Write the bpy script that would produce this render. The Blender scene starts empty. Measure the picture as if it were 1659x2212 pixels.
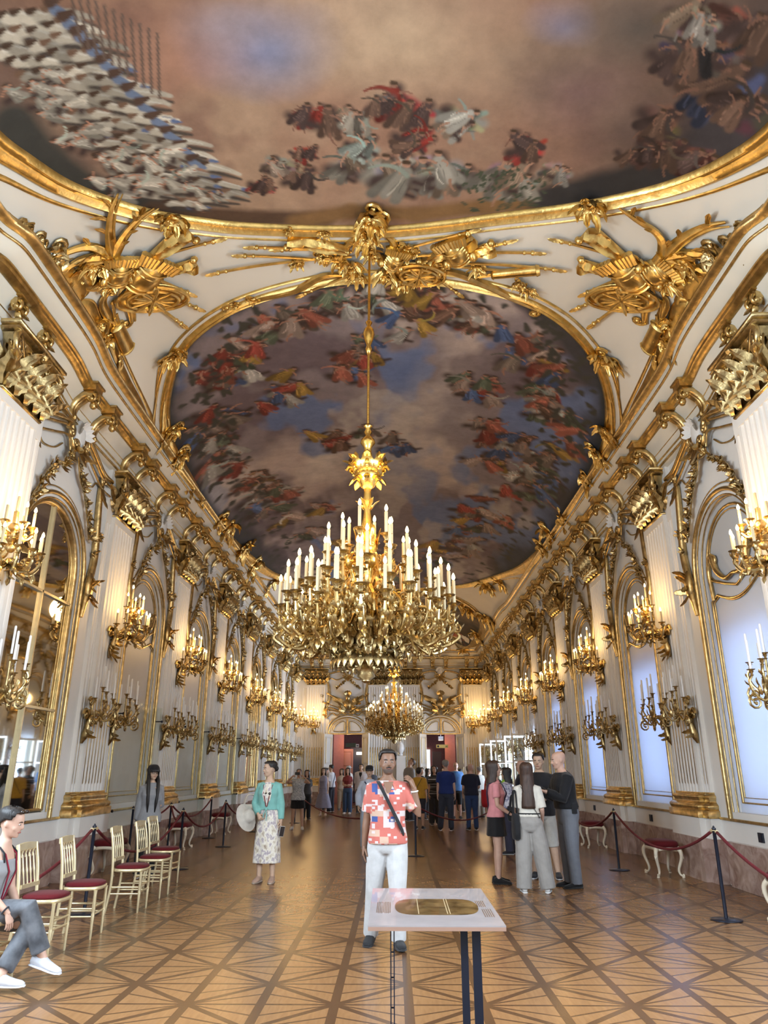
import bpy, bmesh, math, random
import numpy as np
from mathutils import Vector, Matrix, Euler
SC = bpy.context.scene
COL = SC.collection
PI = math.pi
random.seed(7)

# ---------------------------------------------------------------- camera
CAM_H = 1.55
PITCH, YAW = math.radians(19.663), math.radians(0.773)
cd = bpy.data.cameras.new('camera')
cd.sensor_fit = 'HORIZONTAL'; cd.sensor_width = 36.0; cd.lens = 1570.0/1659.0*36.0
cd.clip_start = 0.05; cd.clip_end = 300
cam = bpy.data.objects.new('camera', cd); COL.objects.link(cam)
cam.location = (0, 0, CAM_H); cam.rotation_euler = (PI/2+PITCH, 0, YAW)
SC.camera = cam

# ---------------------------------------------------------------- sky, exposure
w = bpy.data.worlds.new('sky'); SC.world = w; w.use_nodes = True
wn = w.node_tree; bg = wn.nodes['Background']
bg.inputs[0].default_value = (0.43, 0.60, 1.0, 1); bg.inputs[1].default_value = 12.0
SC.view_settings.view_transform = 'Standard'; SC.view_settings.look = 'None'
SC.view_settings.exposure = 0.50; SC.view_settings.gamma = 1.0
SC.view_settings.use_curve_mapping = False
SC.cycles.max_bounces = 7; SC.cycles.diffuse_bounces = 4; SC.cycles.glossy_bounces = 4
SC.cycles.transmission_bounces = 6; SC.cycles.transparent_max_bounces = 8
SC.cycles.use_adaptive_sampling = True; SC.cycles.adaptive_threshold = 0.025
SC.cycles.sample_clamp_indirect = 3.0; SC.cycles.caustics_reflective = False; SC.cycles.caustics_refractive = False
SC.cycles.use_denoising = True

def area_light(name, loc, rot, sx, sy, power, color, spread=PI):
    l = bpy.data.lights.new(name, 'AREA'); l.shape = 'RECTANGLE'; l.size = sx; l.size_y = sy
    l.energy = power; l.color = color; l.spread = spread
    o = bpy.data.objects.new(name, l); COL.objects.link(o); o.location = loc; o.rotation_euler = rot
    return o
DAY = (0.72, 0.86, 1.0)
# added fill lights before the plain near walls, both sides of the camera
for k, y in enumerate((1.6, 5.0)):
    area_light('daylight_fill', (4.70, y, 2.9), (0, math.radians(72), 0), 3.2, 1.7, 480, DAY)
    area_light('daylight_fill', (-4.90, y, 2.9), (0, math.radians(-72), 0), 3.2, 1.7, 480, DAY)
# the three far windows, lit from outside the wall
for y in (27.28, 31.43, 35.55):
    area_light('daylight_fill', (5.62, y, 1.95), (0, math.radians(90), 0), 1.75, 1.7, 420, DAY)
LAMP_W = 40.0           # each lit wall candelabrum
CHAND_W = 105.0         # each chandelier
# ---------------------------------------------------------------- mesh helpers
def V(*a): return Vector(a)
class M:
    """collects shapes and links them as ONE mesh object"""
    def __init__(s, xf=None): s.v = []; s.f = []; s.xf = xf
    def add(s, vs, fs):
        b = len(s.v)
        if s.xf: vs = [s.xf(p) for p in vs]
        s.v += [tuple(p) for p in vs]
        s.f += [tuple(i+b for i in f) for f in fs]
        return s
    def box(s, c, d, rz=0, rx=0):
        R = Euler((rx, 0, rz)).to_matrix(); c = Vector(c)
        vs = [c + R @ Vector((i*d[0]/2, j*d[1]/2, k*d[2]/2)) for k in (-1, 1) for j in (-1, 1) for i in (-1, 1)]
        return s.add(vs, [(0,2,3,1), (4,5,7,6), (0,1,5,4), (1,3,7,5), (3,2,6,7), (2,0,4,6)])
    def rings(s, R, closed_u=True, caps=True, closed_v=False):
        n = len(R[0]); vs = [p for r in R for p in r]; fs = []
        for i in range(len(R) if closed_v else len(R)-1):
            a, b = i*n, ((i+1) % len(R))*n
            for j in range(n if closed_u else n-1):
                k = (j+1) % n
                fs.append((a+j, a+k, b+k, b+j))
        if caps and closed_u and not closed_v:
            fs.append(tuple(reversed(range(n)))); fs.append(tuple(range((len(R)-1)*n, len(R)*n)))
        return s.add(vs, fs)
    def prism(s, poly, z0, z1):
        if sum(poly[i-1][0]*poly[i][1]-poly[i][0]*poly[i-1][1] for i in range(len(poly))) < 0: poly = list(reversed(poly))
        return s.rings([[(x, y, z0) for x, y in poly], [(x, y, z1) for x, y in poly]])
    def tube(s, pts, r, seg=6, closed=False, flat=1.0, up=None):
        pts = [Vector(p) for p in pts]; n = len(pts)
        if not isinstance(r, (list, tuple)): r = [r]*n
        T = []
        for i in range(n):
            a = pts[(i-1) % n] if closed or i > 0 else pts[i]
            b = pts[(i+1) % n] if closed or i < n-1 else pts[i]
            t = b-a; T.append(t.normalized() if t.length > 1e-9 else Vector((0,0,1)))
        nrm = Vector(up) if up else (Vector((0,0,1)) if abs(T[0].z) < .9 else Vector((1,0,0)))
        R = []
        for i in range(n):
            nrm = nrm - T[i]*nrm.dot(T[i])
            if nrm.length < 1e-6: nrm = T[i].orthogonal()
            nrm.normalize(); b = T[i].cross(nrm)
            if up: 
                u0 = Vector(up); u0 = u0 - T[i]*u0.dot(T[i])
                if u0.length > 1e-4: nrm = u0.normalized(); b = T[i].cross(nrm)
            R.append([pts[i] + (nrm*math.cos(2*PI*k/seg)*flat + b*math.sin(2*PI*k/seg))*r[i] for k in range(seg)])
        return s.rings(R, caps=not closed, closed_v=closed)
    def ell(s, c, r, seg=8, n=5, R=None):
        c = Vector(c); r = (r, r, r) if not isinstance(r, (tuple, list)) else r
        rr = []
        for i in range(n+1):
            a = -PI/2+PI*(0.04+0.92*i/n)
            ring = [Vector((math.cos(a)*math.cos(2*PI*k/seg)*r[0], math.cos(a)*math.sin(2*PI*k/seg)*r[1], math.sin(a)*r[2])) for k in range(seg)]
            rr.append([c + (R @ p if R else p) for p in ring])
        return s.rings(rr)
    def lathe(s, prof, seg=12, c=(0,0,0), arc=None):
        c = Vector(c)
        R = [[c+Vector((r*math.cos(2*PI*k/seg), r*math.sin(2*PI*k/seg), z)) for k in range(seg)] for r, z in prof]
        return s.rings(R)
    def leaf(s, p, d, L, w, up, curl=.6, n=4, t=.25):
        """a folded leaf of triangular section that curls towards up"""
        p = Vector(p); d = Vector(d).normalized(); up = Vector(up); up = (up-d*up.dot(d))
        if up.length < 1e-6: up = d.orthogonal()
        up.normalize(); sd = d.cross(up)
        R = []; n = max(n, 3)+2; LB = (.62, 1.0, .80, 1.02, .74, .82, .5)
        for i in range(n+1):
            f = i/n; a = curl*f*f*1.9+curl*f*.25
            q = p + d*L*f*(1-.28*(curl*f)**2 if curl > 0 else 1) + up*L*curl*f*f*.62
            ww = w*(.35+.65*math.sin(PI*min(1, .12+.72*f)))*LB[(i*7)//(n+1)]; uu = (up*math.cos(a)-d*math.sin(a))
            if i == n: ww = w*.14
            R.append([q+sd*ww/2+uu*ww*.10, q+sd*ww*.22+uu*ww*t*.9, q+uu*ww*t*.35, q-sd*ww*.22+uu*ww*t*.9, q-sd*ww/2+uu*ww*.10, q-uu*ww*.16])
        return s.rings(R)
    def scroll(s, c, u, v, r0, turns=1.3, rt=.03, start=0., seg=6, n=18, sgn=1, tail=None):
        """a spiral volute in the plane u,v round c; the open end can lead on to tail"""
        c = Vector(c); u = Vector(u).normalized(); v = Vector(v).normalized(); pts = []; rad = []
        for i in range(n+1):
            f = i/n; a = start+sgn*2*PI*turns*f; r = r0*(1-f*.85)
            pts.append(c+u*math.cos(a)*r+v*math.sin(a)*r); rad.append(rt*(1-.45*f))
        if tail:
            t = [Vector(q) for q in tail]; pts = t+pts; rad = [rt*(.5+.5*i/len(t)) for i in range(len(t))]+rad
        s.tube(pts, rad, seg)
        return s.ell(pts[-1], rt*1.3, 6, 4)
    def flower(s, c, nrm, r, k=5):
        c = Vector(c); nrm = Vector(nrm).normalized(); u = nrm.orthogonal().normalized(); v = nrm.cross(u)
        for i in range(k):
            a = 2*PI*i/k+r*50; dd = u*math.cos(a)+v*math.sin(a)
            s.leaf(c, (dd+nrm*.35), r*1.25, r*.9, nrm, .5, 2, .3)
        return s.ell(c+nrm*r*.3, r*.32, 5, 3)
    def build(s, name, mat, parent=None, smooth=75, mats=None):
        me = bpy.data.meshes.new(name); me.from_pydata(s.v, [], s.f); me.update()
        if mat: me.materials.append(mat)
        if smooth:
            me.polygons.foreach_set('use_smooth', [True]*len(me.polygons))
            if smooth < 179: me.set_sharp_from_angle(angle=math.radians(smooth))
        o = bpy.data.objects.new(name, me); COL.objects.link(o)
        if parent: o.parent = parent
        return o
def empty(name, loc=(0,0,0), rz=0.):
    o = bpy.data.objects.new(name, None); COL.objects.link(o); o.location = loc; o.rotation_euler = (0,0,rz); o.empty_display_size = .1
    return o
def tag(o, label=None, cat=None, group=None, kind=None):
    if label: o['label'] = label
    if cat: o['category'] = cat
    if group: o['group'] = group
    if kind: o['kind'] = kind
    return o
def copy_tree(o, parent=None):
    c = o.copy(); COL.objects.link(c)
    if parent is not None: c.parent = parent
    for ch in KIDS(o): copy_tree(ch, c)
    return c
_kids = {}
def KIDS(o): return list(o.children)
def bez(p, n=12):
    """smooth curve (Catmull-Rom) through the points p"""
    p = [Vector(q) for q in p]; out = []
    P = [p[0]*2-p[1]]+p+[p[-1]*2-p[-2]]
    for i in range(1, len(P)-2):
        for k in range(n):
            t = k/n; a, b, c, d = P[i-1], P[i], P[i+1], P[i+2]
            out.append(.5*((2*b)+(c-a)*t+(2*a-5*b+4*c-d)*t*t+(3*b-a-3*c+d)*t**3))
    out.append(p[-1]); return out
def rnd(a, b): return random.uniform(a, b)

# ---------------------------------------------------------------- materials
def mat(name, color, rough=.5, metal=0., noise=0., nscale=6., bump=0., bscale=30., spec=.5, coat=0., dark=None, sheen=0., emit=None, estr=0., trans=0.):
    m = bpy.data.materials.new(name); m.use_nodes = True; nt = m.node_tree; b = nt.nodes['Principled BSDF']
    b.inputs['Base Color'].default_value = (*color, 1); b.inputs['Roughness'].default_value = rough; b.inputs['Metallic'].default_value = metal
    b.inputs['Specular IOR Level'].default_value = spec; b.inputs['Coat Weight'].default_value = coat; b.inputs['Sheen Weight'].default_value = sheen
    b.inputs['Transmission Weight'].default_value = trans
    if emit: b.inputs['Emission Color'].default_value = (*emit, 1); b.inputs['Emission Strength'].default_value = estr; m.cycles.emission_sampling = 'NONE'
    if noise or bump:
        tc = nt.nodes.new('ShaderNodeTexCoord')
    if noise:
        n = nt.nodes.new('ShaderNodeTexNoise'); n.inputs['Scale'].default_value = nscale; n.inputs['Detail'].default_value = 5
        r = nt.nodes.new('ShaderNodeValToRGB'); d = dark or tuple(c*(1-noise) for c in color)
        r.color_ramp.elements[0].color = (*d, 1); r.color_ramp.elements[1].color = (*color, 1)
        r.color_ramp.elements[0].position = .32; r.color_ramp.elements[1].position = .68
        nt.links.new(tc.outputs['Object'], n.inputs['Vector']); nt.links.new(n.outputs['Fac'], r.inputs['Fac']); nt.links.new(r.outputs['Color'], b.inputs['Base Color'])
    if bump:
        n2 = nt.nodes.new('ShaderNodeTexNoise'); n2.inputs['Scale'].default_value = bscale; n2.inputs['Detail'].default_value = 4
        bp = nt.nodes.new('ShaderNodeBump'); bp.inputs['Strength'].default_value = bump; bp.inputs['Distance'].default_value = .02
        nt.links.new(tc.outputs['Object'], n2.inputs['Vector']); nt.links.new(n2.outputs['Fac'], bp.inputs['Height']); nt.links.new(bp.outputs['Normal'], b.inputs['Normal'])
    return m
PLASTER = mat('white_plaster', (.80,.775,.735), .55, noise=.05, nscale=2.)
CREAM = mat('cream_plaster', (.80,.73,.60), .6, noise=.05, nscale=2.)
VAULT = mat('vault_plaster', (.79,.715,.60), .65, noise=.05, nscale=1.2)
PANELW = mat('grey_white_panel', (.56,.52,.46), .5, noise=.04, nscale=3.)
GOLD = mat('gilding', (.76,.555,.25), .36, 1., noise=.45, nscale=9., bump=.25, bscale=22.)
STUCCO = mat('warm_lit_gilding', (.86,.59,.20), .33, 1., noise=.4, nscale=7., bump=.2, bscale=20.)  # brighter gilding for the vault, warm light put into its colour
GOLDB = mat('bright_gilding', (.95,.62,.17), .25, 1., noise=.2, nscale=8., bump=.15, bscale=25.)
BRONZE = mat('old_gilt_bronze', (.64,.48,.23), .34, 1., noise=.5, nscale=12., bump=.2, bscale=30.)
PALEGOLD = mat('pale_gold_paint', (.74,.62,.38), .36, .6, noise=.12, nscale=12.)
MARBLE = mat('red_marble', (.40,.26,.21), .22, noise=.0, coat=.3)
def _marble():
    nt = MARBLE.node_tree; b = nt.nodes['Principled BSDF']; tc = nt.nodes.new('ShaderNodeTexCoord')
    n = nt.nodes.new('ShaderNodeTexNoise'); n.inputs['Scale'].default_value = 3.5; n.inputs['Detail'].default_value = 9; n.inputs['Distortion'].default_value = 1.6
    r = nt.nodes.new('ShaderNodeValToRGB'); e = r.color_ramp.elements
    e[0].color = (.24,.14,.11,1); e[0].position = .3; e[1].color = (.52,.39,.34,1); e[1].position = .7
    nt.links.new(tc.outputs['Object'], n.inputs['Vector']); nt.links.new(n.outputs['Fac'], r.inputs['Fac']); nt.links.new(r.outputs['Color'], b.inputs['Base Color'])
_marble()
def wood(name, c1, c2, rough, sx=18.):
    m = mat(name, c1, rough, spec=.27)
    nt = m.node_tree; b = nt.nodes['Principled BSDF']
    tc = nt.nodes.new('ShaderNodeTexCoord'); mp = nt.nodes.new('ShaderNodeMapping'); mp.inputs['Scale'].default_value = (sx, 2.2, 1)
    n = nt.nodes.new('ShaderNodeTexNoise'); n.inputs['Scale'].default_value = 2.; n.inputs['Detail'].default_value = 6; n.inputs['Distortion'].default_value = .6
    g = nt.nodes.new('ShaderNodeNewGeometry')
    oi = nt.nodes.new('ShaderNodeObjectInfo'); mx = nt.nodes.new('ShaderNodeMath'); mx.operation = 'MULTIPLY_ADD'; mx.inputs[1].default_value = .35; mx.inputs[2].default_value = -.17
    ad = nt.nodes.new('ShaderNodeMath'); ad.operation = 'ADD'
    r = nt.nodes.new('ShaderNodeValToRGB'); e = r.color_ramp.elements; e[0].color = (*c2, 1); e[1].color = (*c1, 1); e[0].position = .25; e[1].position = .75
    nt.links.new(g.outputs['Position'], mp.inputs['Vector']); nt.links.new(mp.outputs['Vector'], n.inputs['Vector'])
    nt.links.new(g.outputs['Random Per Island'], mx.inputs[0]); nt.links.new(n.outputs['Fac'], ad.inputs[0]); nt.links.new(mx.outputs[0], ad.inputs[1])
    nt.links.new(ad.outputs[0], r.inputs['Fac']); nt.links.new(r.outputs['Color'], b.inputs['Base Color'])
    return m
OAK = wood('light_oak', (.28,.145,.062), (.215,.105,.043), .27)
OAKD = wood('dark_oak', (.095,.046,.022), (.07,.033,.016), .27, 9.)
BLACK = mat('black_metal', (.012,.016,.03), .35, .2)
CANDLE = mat('candle_white', (.60,.49,.30), .5)
WAX = mat('candle_tall_white', (.85,.84,.82), .45)
FLAME = mat('lit_bulb', (1,.85,.55), .4, emit=(1.0,.74,.36), estr=5.)
CUSHION = mat('dark_red_velvet', (.11,.006,.010), .8, noise=.2, nscale=60, sheen=.05, spec=.2)
ROPE = mat('dark_red_rope', (.13,.008,.014), .8, noise=.25, nscale=40)
IVORY = mat('ivory_paint', (.78,.70,.55), .35)
MIRROR = mat('mirror_glass', (.78,.77,.72), .03, 1.)
GLASS = mat('clear_glass', (.93,.97,.95), .02, trans=1., spec=.5)
def _glass():
    nt = GLASS.node_tree; nt.nodes.clear(); o = nt.nodes.new('ShaderNodeOutputMaterial'); a = nt.nodes.new('ShaderNodeBsdfTransparent'); g = nt.nodes.new('ShaderNodeBsdfGlossy')
    a.inputs[0].default_value = (.97,.985,.975,1); g.inputs['Roughness'].default_value = .02; mx = nt.nodes.new('ShaderNodeMixShader'); lw = nt.nodes.new('ShaderNodeFresnel'); lw.inputs[0].default_value = 1.10
    mx.inputs[0].default_value = .035; nt.links.new(a.outputs[0], mx.inputs[1]); nt.links.new(g.outputs[0], mx.inputs[2]); nt.links.new(mx.outputs[0], o.inputs[0])
_glass()
SCREEN = mat('translucent_white_screen', (.8,.8,.8), .5)
def _screen():
    nt = SCREEN.node_tree; b = nt.nodes['Principled BSDF']; o = nt.nodes['Material Output']; t = nt.nodes.new('ShaderNodeBsdfTranslucent'); t.inputs[0].default_value = (.80,.84,.9,1)
    mx = nt.nodes.new('ShaderNodeMixShader'); mx.inputs[0].default_value = .45; b.inputs['Base Color'].default_value = (.78,.77,.75,1)
    nt.links.new(b.outputs[0], mx.inputs[1]); nt.links.new(t.outputs[0], mx.inputs[2]); nt.links.new(mx.outputs[0], o.inputs[0])
_screen()
# ---------------------------------------------------------------- the room: dimensions
XC, HALF, YE, YN = -0.1, 5.0, 39.2, -2.2          # centre line, half width, far wall, near wall
PIL = [8.05, 12.72, 16.88, 21.04, 25.2, 29.36, 33.5, 37.6]
BAY = [10.38, 14.80, 18.96, 23.12, 27.28, 31.43, 35.55]
VH, VZ, VC = 4.38, 7.6, 8.8                        # vault: half span, springing, crown
def vault(x, y):
    u = abs(x-XC)/VH; e = max(0., (y-34.2)/4.3); r = min(1., (u**3+e**3)**(1/3))
    return VZ+(VC-VZ)*max(0., 1-r**2.6)**.6
_F = Vector((-math.sin(YAW)*math.cos(PITCH), math.cos(YAW)*math.cos(PITCH), math.sin(PITCH)))
_R = Vector((math.cos(YAW), math.sin(YAW), 0)); _U = _R.cross(_F)
def sight(px, py): return _F+_R*((px-829.5)/1570.)-_U*((py-1106.)/1570.)
def on_vault(px, py):
    """point of the vault on the line of sight to a spot measured in the photograph"""
    d = sight(px, py); z = 8.6
    for i in range(40):
        x, y = d.x*(z-CAM_H)/d.z, d.y*(z-CAM_H)/d.z
        z = z*.6+vault(x, y)*.4
    return x, y
def at_depth(px, py, y):
    d = sight(px, py); return Vector((0, 0, CAM_H))+d*(y/d.y)
def on_floor(px, py):
    d = sight(px, py); t = -CAM_H/d.z; return Vector((d.x*t, d.y*t, 0))
def wall_xf(side, s0=0.):
    """local (s along the wall, n out of it, z) to the room"""
    if side == 'left': return lambda p: (XC-HALF+p[1], p[0]+s0, p[2])
    if side == 'right': return lambda p: (XC+HALF-p[1], s0-p[0], p[2])
    return lambda p: (p[0]+s0, YE-p[1], p[2])
def place(o, side, s):
    """hang a part built as (s, -n, z) on a wall"""
    if side == 'left': o.location = (XC-HALF, s, 0); o.rotation_euler = (0, 0, PI/2)
    elif side == 'right': o.location = (XC+HALF, s, 0); o.rotation_euler = (0, 0, -PI/2)
    else: o.location = (s, YE, 0); o.rotation_euler = (0, 0, 0)
    return o
def LM(): return M(lambda p: (p[0], -p[1], p[2]))
def arch_pts(a, z0, zs, za, n=20):
    return [(-a, z0)]+[(-a*math.cos(PI*i/n), zs+(za-zs)*math.sin(PI*i/n)) for i in range(n+1)]+[(a, z0)]
def arch_wall(m, hw, zb, zt, a, z0, zs, za, depth):
    P = arch_pts(a, z0, zs, za)
    m.add([(-hw,0,zb),(hw,0,zb),(hw,0,z0),(-hw,0,z0)], [(0,1,2,3)])
    m.add([(-hw,0,z0),(-a,0,z0),(-a,0,zt),(-hw,0,zt)], [(0,1,2,3)])
    m.add([(hw,0,z0),(a,0,z0),(a,0,zt),(hw,0,zt)], [(0,1,2,3)])
    top = P[1:-1]
    for (s0, q0), (s1, q1) in zip(top, top[1:]):
        m.add([(s0,0,q0),(s1,0,q1),(s1,0,zt),(s0,0,zt)], [(0,1,2,3)])
    L = P+[P[0]]
    for (s0, q0), (s1, q1) in zip(L, L[1:]):
        m.add([(s0,0,q0),(s1,0,q1),(s1,-depth,q1),(s0,-depth,q0)], [(0,1,2,3)])
A_, Z0_, ZS_, ZA_ = 1.02, 1.0, 4.45, 5.45          # arch: half width, sill, springing, apex

# ---- floor: dark strips with light triangular tiles let in
fm = M(); fm.box((XC, (YN+YE)/2, -.05), (2*HALF+.8, YE-YN+.8, .1))
floor = tag(fm.build('floor', OAKD, smooth=0), 'polished oak parquet floor in a star pattern of light triangles', 'floor', kind='structure')
def shrink(tri, ds):
    """triangle with each edge k moved in by ds[k]"""
    pts = [Vector((p[0], p[1])) for p in tri]; ctr = sum(pts, Vector((0,0)))/3; ln = []
    for k in range(3):
        a, b = pts[k], pts[(k+1) % 3]; d = (b-a).normalized(); n = Vector((-d.y, d.x))
        if n.dot(ctr-a) < 0: n = -n
        ln.append((a+n*ds[k], d))
    out = []
    for k in range(3):
        (p, d), (q, e) = ln[k-1], ln[k]
        den = d.x*e.y-d.y*e.x
        t = ((q-p).x*e.y-(q-p).y*e.x)/den; out.append(p+d*t)
    return out
G, X0, Y0 = .525, -.43, 6.0
tiles = []
for i in range(-10, 11):
    for j in range(-2, 64):
        x, y = X0+i*G, Y0+j*G
        if x < XC-HALF-.1 or x+G > XC+HALF+.15 or y+G > YE: continue
        for star in ((0, 0), (1, 1)) if (i+j) % 2 == 0 else ((1, 0), (0, 1)):
            ax, ay = star; A = (x+ax*G, y+ay*G); Cc = (x+(1-ax)*G, y+(1-ay)*G)
            for B in ((x+(1-ax)*G, y+ay*G),):
                Mx = ((B[0]+Cc[0])/2, (B[1]+Cc[1])/2)
                ed = lambda p, q: .034 if abs(p[0]-q[0]) < .01 else .017
                tiles.append((A, B, Mx, (ed(A, B), ed(B, Mx), .012)))
                tiles.append((A, Mx, Cc, (.012, ed(B, Cc), .026)))
seen = set(); uniq = []
for t in tiles:
    key = tuple(sorted((round(p[0], 3), round(p[1], 3)) for p in t[:3]))
    if key not in seen: seen.add(key); uniq.append(t)
tiles = uniq
def tile_poly(t): 
    try: return shrink(t[:3], t[3])
    except ZeroDivisionError: return None
tiles.sort(key=lambda t: (sum(p[1] for p in t[:3])/3+abs(sum(p[0] for p in t[:3])/3)*.25))
vis = [t for t in tiles if 5.3 < sum(p[1] for p in t[:3])/3 and abs(sum(p[0] for p in t[:3])/3) < .56*sum(p[1] for p in t[:3])/3+.1]
near = set(id(t) for t in vis[:300])
rest = M()
for t in tiles:
    q = tile_poly(t)
    if not q: continue
    if id(t) in near:
        m = M(); m.prism([(p.x, p.y) for p in q], -.002, .0002); m.build('parquet_tile', OAK, floor, smooth=0)
    else: rest.prism([(p.x, p.y) for p in q], -.002, .0002)
tag(rest.build('parquet_tiles', OAK, floor, smooth=0), kind='stuff')

# ---- side walls
def flat(m, s0, s1, z0, z1, n=0.): m.add([(s0,n,z0),(s1,n,z0),(s1,n,z1),(s0,n,z1)], [(0,1,2,3)])
WALL = {}
for side in ('left', 'right'):
    m = M(); sg = 1 if side == 'left' else -1
    for i, y in enumerate(BAY):
        m.xf = wall_xf(side, y); hw = 2.08
        lo = -2.35 if i == 0 else -2.08
        arch_wall(m, hw, 0, 6.75, A_, Z0_, ZS_, ZA_, .12)
        if i == 0: flat(m, -2.45*sg if sg > 0 else 2.08, -2.08 if sg > 0 else 2.45, 0, 6.75)
    m.xf = wall_xf(side, 0)
    e = (37.6, YE) if side == 'left' else (-YE, -37.6); flat(m, e[0], e[1], 0, 6.75)
    e = (YN, 8.0) if side == 'left' else (-8.0, -YN); flat(m, e[0], e[1], 0, 6.75)
    WALL[side] = tag(m.build('wall_'+side, PLASTER, smooth=0), 'white plaster %s of the gallery with gilt pilasters and arches' % ('wall opposite the windows' if side == 'left' else 'window wall'), 'wall', kind='structure')
# far wall with two door openings
m = M(); m.xf = wall_xf('far'); DX, DW, DH = 2.42, .78, 3.38
for a, b in ((-5.3, -DX-DW), (-DX+DW, DX-DW), (DX+DW, 5.1)): flat(m, a, b, 0, 6.75)
for c in (-DX, DX):
    flat(m, c-DW, c+DW, DH, 6.75)
    for s in (-1, 1): m.add([(c+s*DW,0,0),(c+s*DW,-.45,0),(c+s*DW,-.45,DH),(c+s*DW,0,DH)], [(0,1,2,3)])
    m.add([(c-DW,0,DH),(c+DW,0,DH),(c+DW,-.45,DH),(c-DW,-.45,DH)], [(0,1,2,3)])
WALL['far'] = tag(m.build('wall_far', PLASTER, smooth=0), 'white end wall of the gallery with two open doorways', 'wall', kind='structure')
m = M(); m.box((XC, YN-.1, 4.4), (10.4, .2, 8.8)); WALL['near'] = tag(m.build('wall_near', PLASTER, smooth=0), 'plain white end wall behind the viewer', 'wall', kind='structure')

# ---- vault
m = M(); nx, ny = 61, 90
ys = [YN+(39.0-YN)*j/(ny-1) for j in range(ny)]
m.rings([[(XC+VH*math.sin(PI/2*(2*i/(nx-1)-1)), y, vault(XC+VH*math.sin(PI/2*(2*i/(nx-1)-1)), min(y, 38.5))) for i in range(nx)] for y in ys], closed_u=False)
ceiling = tag(m.build('ceiling', VAULT, smooth=180), 'white vaulted ceiling with gilded stucco and painted panels', 'ceiling', kind='structure')

# unseen shell added behind cornice and vault to shut out sky light
m = M()
m.box((XC-HALF-.5, (YN+YE)/2, 4.6), (.2, YE-YN+1.2, 9.4)); m.box((XC+HALF+.75, (YN+YE)/2, 8.0), (.4, YE-YN+1.2, 2.6)); m.box((XC+HALF+.75, 3.0, 4), (.4, 10.6, 8)); m.box((XC+HALF+.75, 38.6, 4), (.4, 2.0, 8))
m.box((XC, YE+.35, 8.0), (12, .2, 2.8)); m.box((XC, YN-.3, 8.0), (12, .2, 2.8)); m.box((XC, (YN+YE)/2, 9.3), (12, YE-YN+1.6, .2))
for sx in (-1, 1): m.box((XC+sx*5.35, YE+.32, 4), (.9, .5, 8)); m.box((XC+sx*5.3, YN-.1, 4), (.9, .4, 8))
m.build('light_block_shell', PLASTER, ceiling, smooth=0)
# ---- cornice and entablature: profiles (half width from the centre line, z) run along the walls
def bulge(y):
    """the cornice steps out over the pilaster that divides the ceiling paintings"""
    return .16*(1/(1+math.exp((y-9.6)*4)))*(1/(1+math.exp(-(y-6.9)*14)))+.12*(1/(1+math.exp(-(y-28.0)*4)))*(1/(1+math.exp((y-30.4)*6)))
YR = sorted(set([YN+.6*i for i in range(int((38.6-YN)/.6)+1)]+[6.6+.06*i for i in range(60)]+[27+.1*i for i in range(40)]+[38.55]))
def run(m, side, prof, b=1.):
    sg = -1 if side == 'left' else 1
    m.rings([[(XC+sg*(h-bulge(y)*b), y, z) for h, z in prof] for y in YR], closed_u=True)
def run_far(m, prof):
    m.rings([[(x, YE+(h-HALF), z) for h, z in prof] for x in (XC-h_in, XC+h_in)], closed_u=True)
def circ(h, z, r, n=8): return [(h+r*math.cos(2*PI*k/n), z+r*math.sin(2*PI*k/n)) for k in range(n)]
WHITE_P = [(5.02,6.66),(4.90,6.68),(4.88,6.74),(4.93,6.80),(4.92,6.92),(4.88,7.02),(4.80,7.10),(4.74,7.18),(4.70,7.26),(5.05,7.26)]
SOFF_P = [(4.74,7.24),(4.66,7.27),(4.56,7.35),(4.47,7.44),(4.44,7.49),(4.44,7.64),(4.75,7.64)]
GOLD_P = [circ(4.885,6.70,.022), circ(4.925,6.845,.018), circ(4.91,6.985,.018),
          [(4.74,7.17),(4.69,7.17),(4.66,7.20),(4.63,7.21),(4.625,7.25),(4.60,7.26),(4.60,7.285),(4.74,7.285)],
          circ(4.455,7.455,.022), [(4.46,7.55),(4.41,7.55),(4.385,7.57),(4.35,7.58),(4.33,7.61),(4.345,7.65),(4.375,7.66),(4.37,7.69),(4.39,7.71),(4.46,7.71)]]
k = 0
for side in ('left', 'right'):
    k += 1; m = M(); run(m, side, WHITE_P); run(m, side, SOFF_P)
    tr = tag(m.build('trim_%d' % k, CREAM, smooth=30), 'cream cornice and frieze running along the top of the %s' % ('mirror wall' if side == 'left' else 'window wall'), 'cornice', kind='structure')
    for p in GOLD_P:
        m = M(); run(m, side, p); m.build('gilt_moulding', GOLD, tr, smooth=50)
    WALL['trim_'+side] = tr
k += 1; h_in = 4.9
m = M(); run_far(m, WHITE_P); run_far(m, SOFF_P)
tr = tag(m.build('trim_%d' % k, CREAM, smooth=30), 'cream cornice and frieze across the far end wall', 'cornice', kind='structure'); WALL['trim_far'] = tr
for p in GOLD_P:
    m = M(); run_far(m, p); m.build('gilt_moulding', GOLD, tr, smooth=50)

# ---- dado, gilt line and marble plinth
MBK = {}
for side in ('left', 'right'):
    MBK[side] = tag(M().box((XC+(HALF+.05)*(-1 if side == 'left' else 1), (8+YE)/2, .3), (.12, YE-8, .58)).build('baseboard_'+side, MARBLE, smooth=0), 'red marble plinth along the foot of the %s' % ('mirror wall' if side == 'left' else 'window wall'), 'plinth', kind='structure')
def bay_plinth(hw):
    m = LM(); m.box((0, .06, .30), (2*hw, .12, .60)); return m
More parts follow.
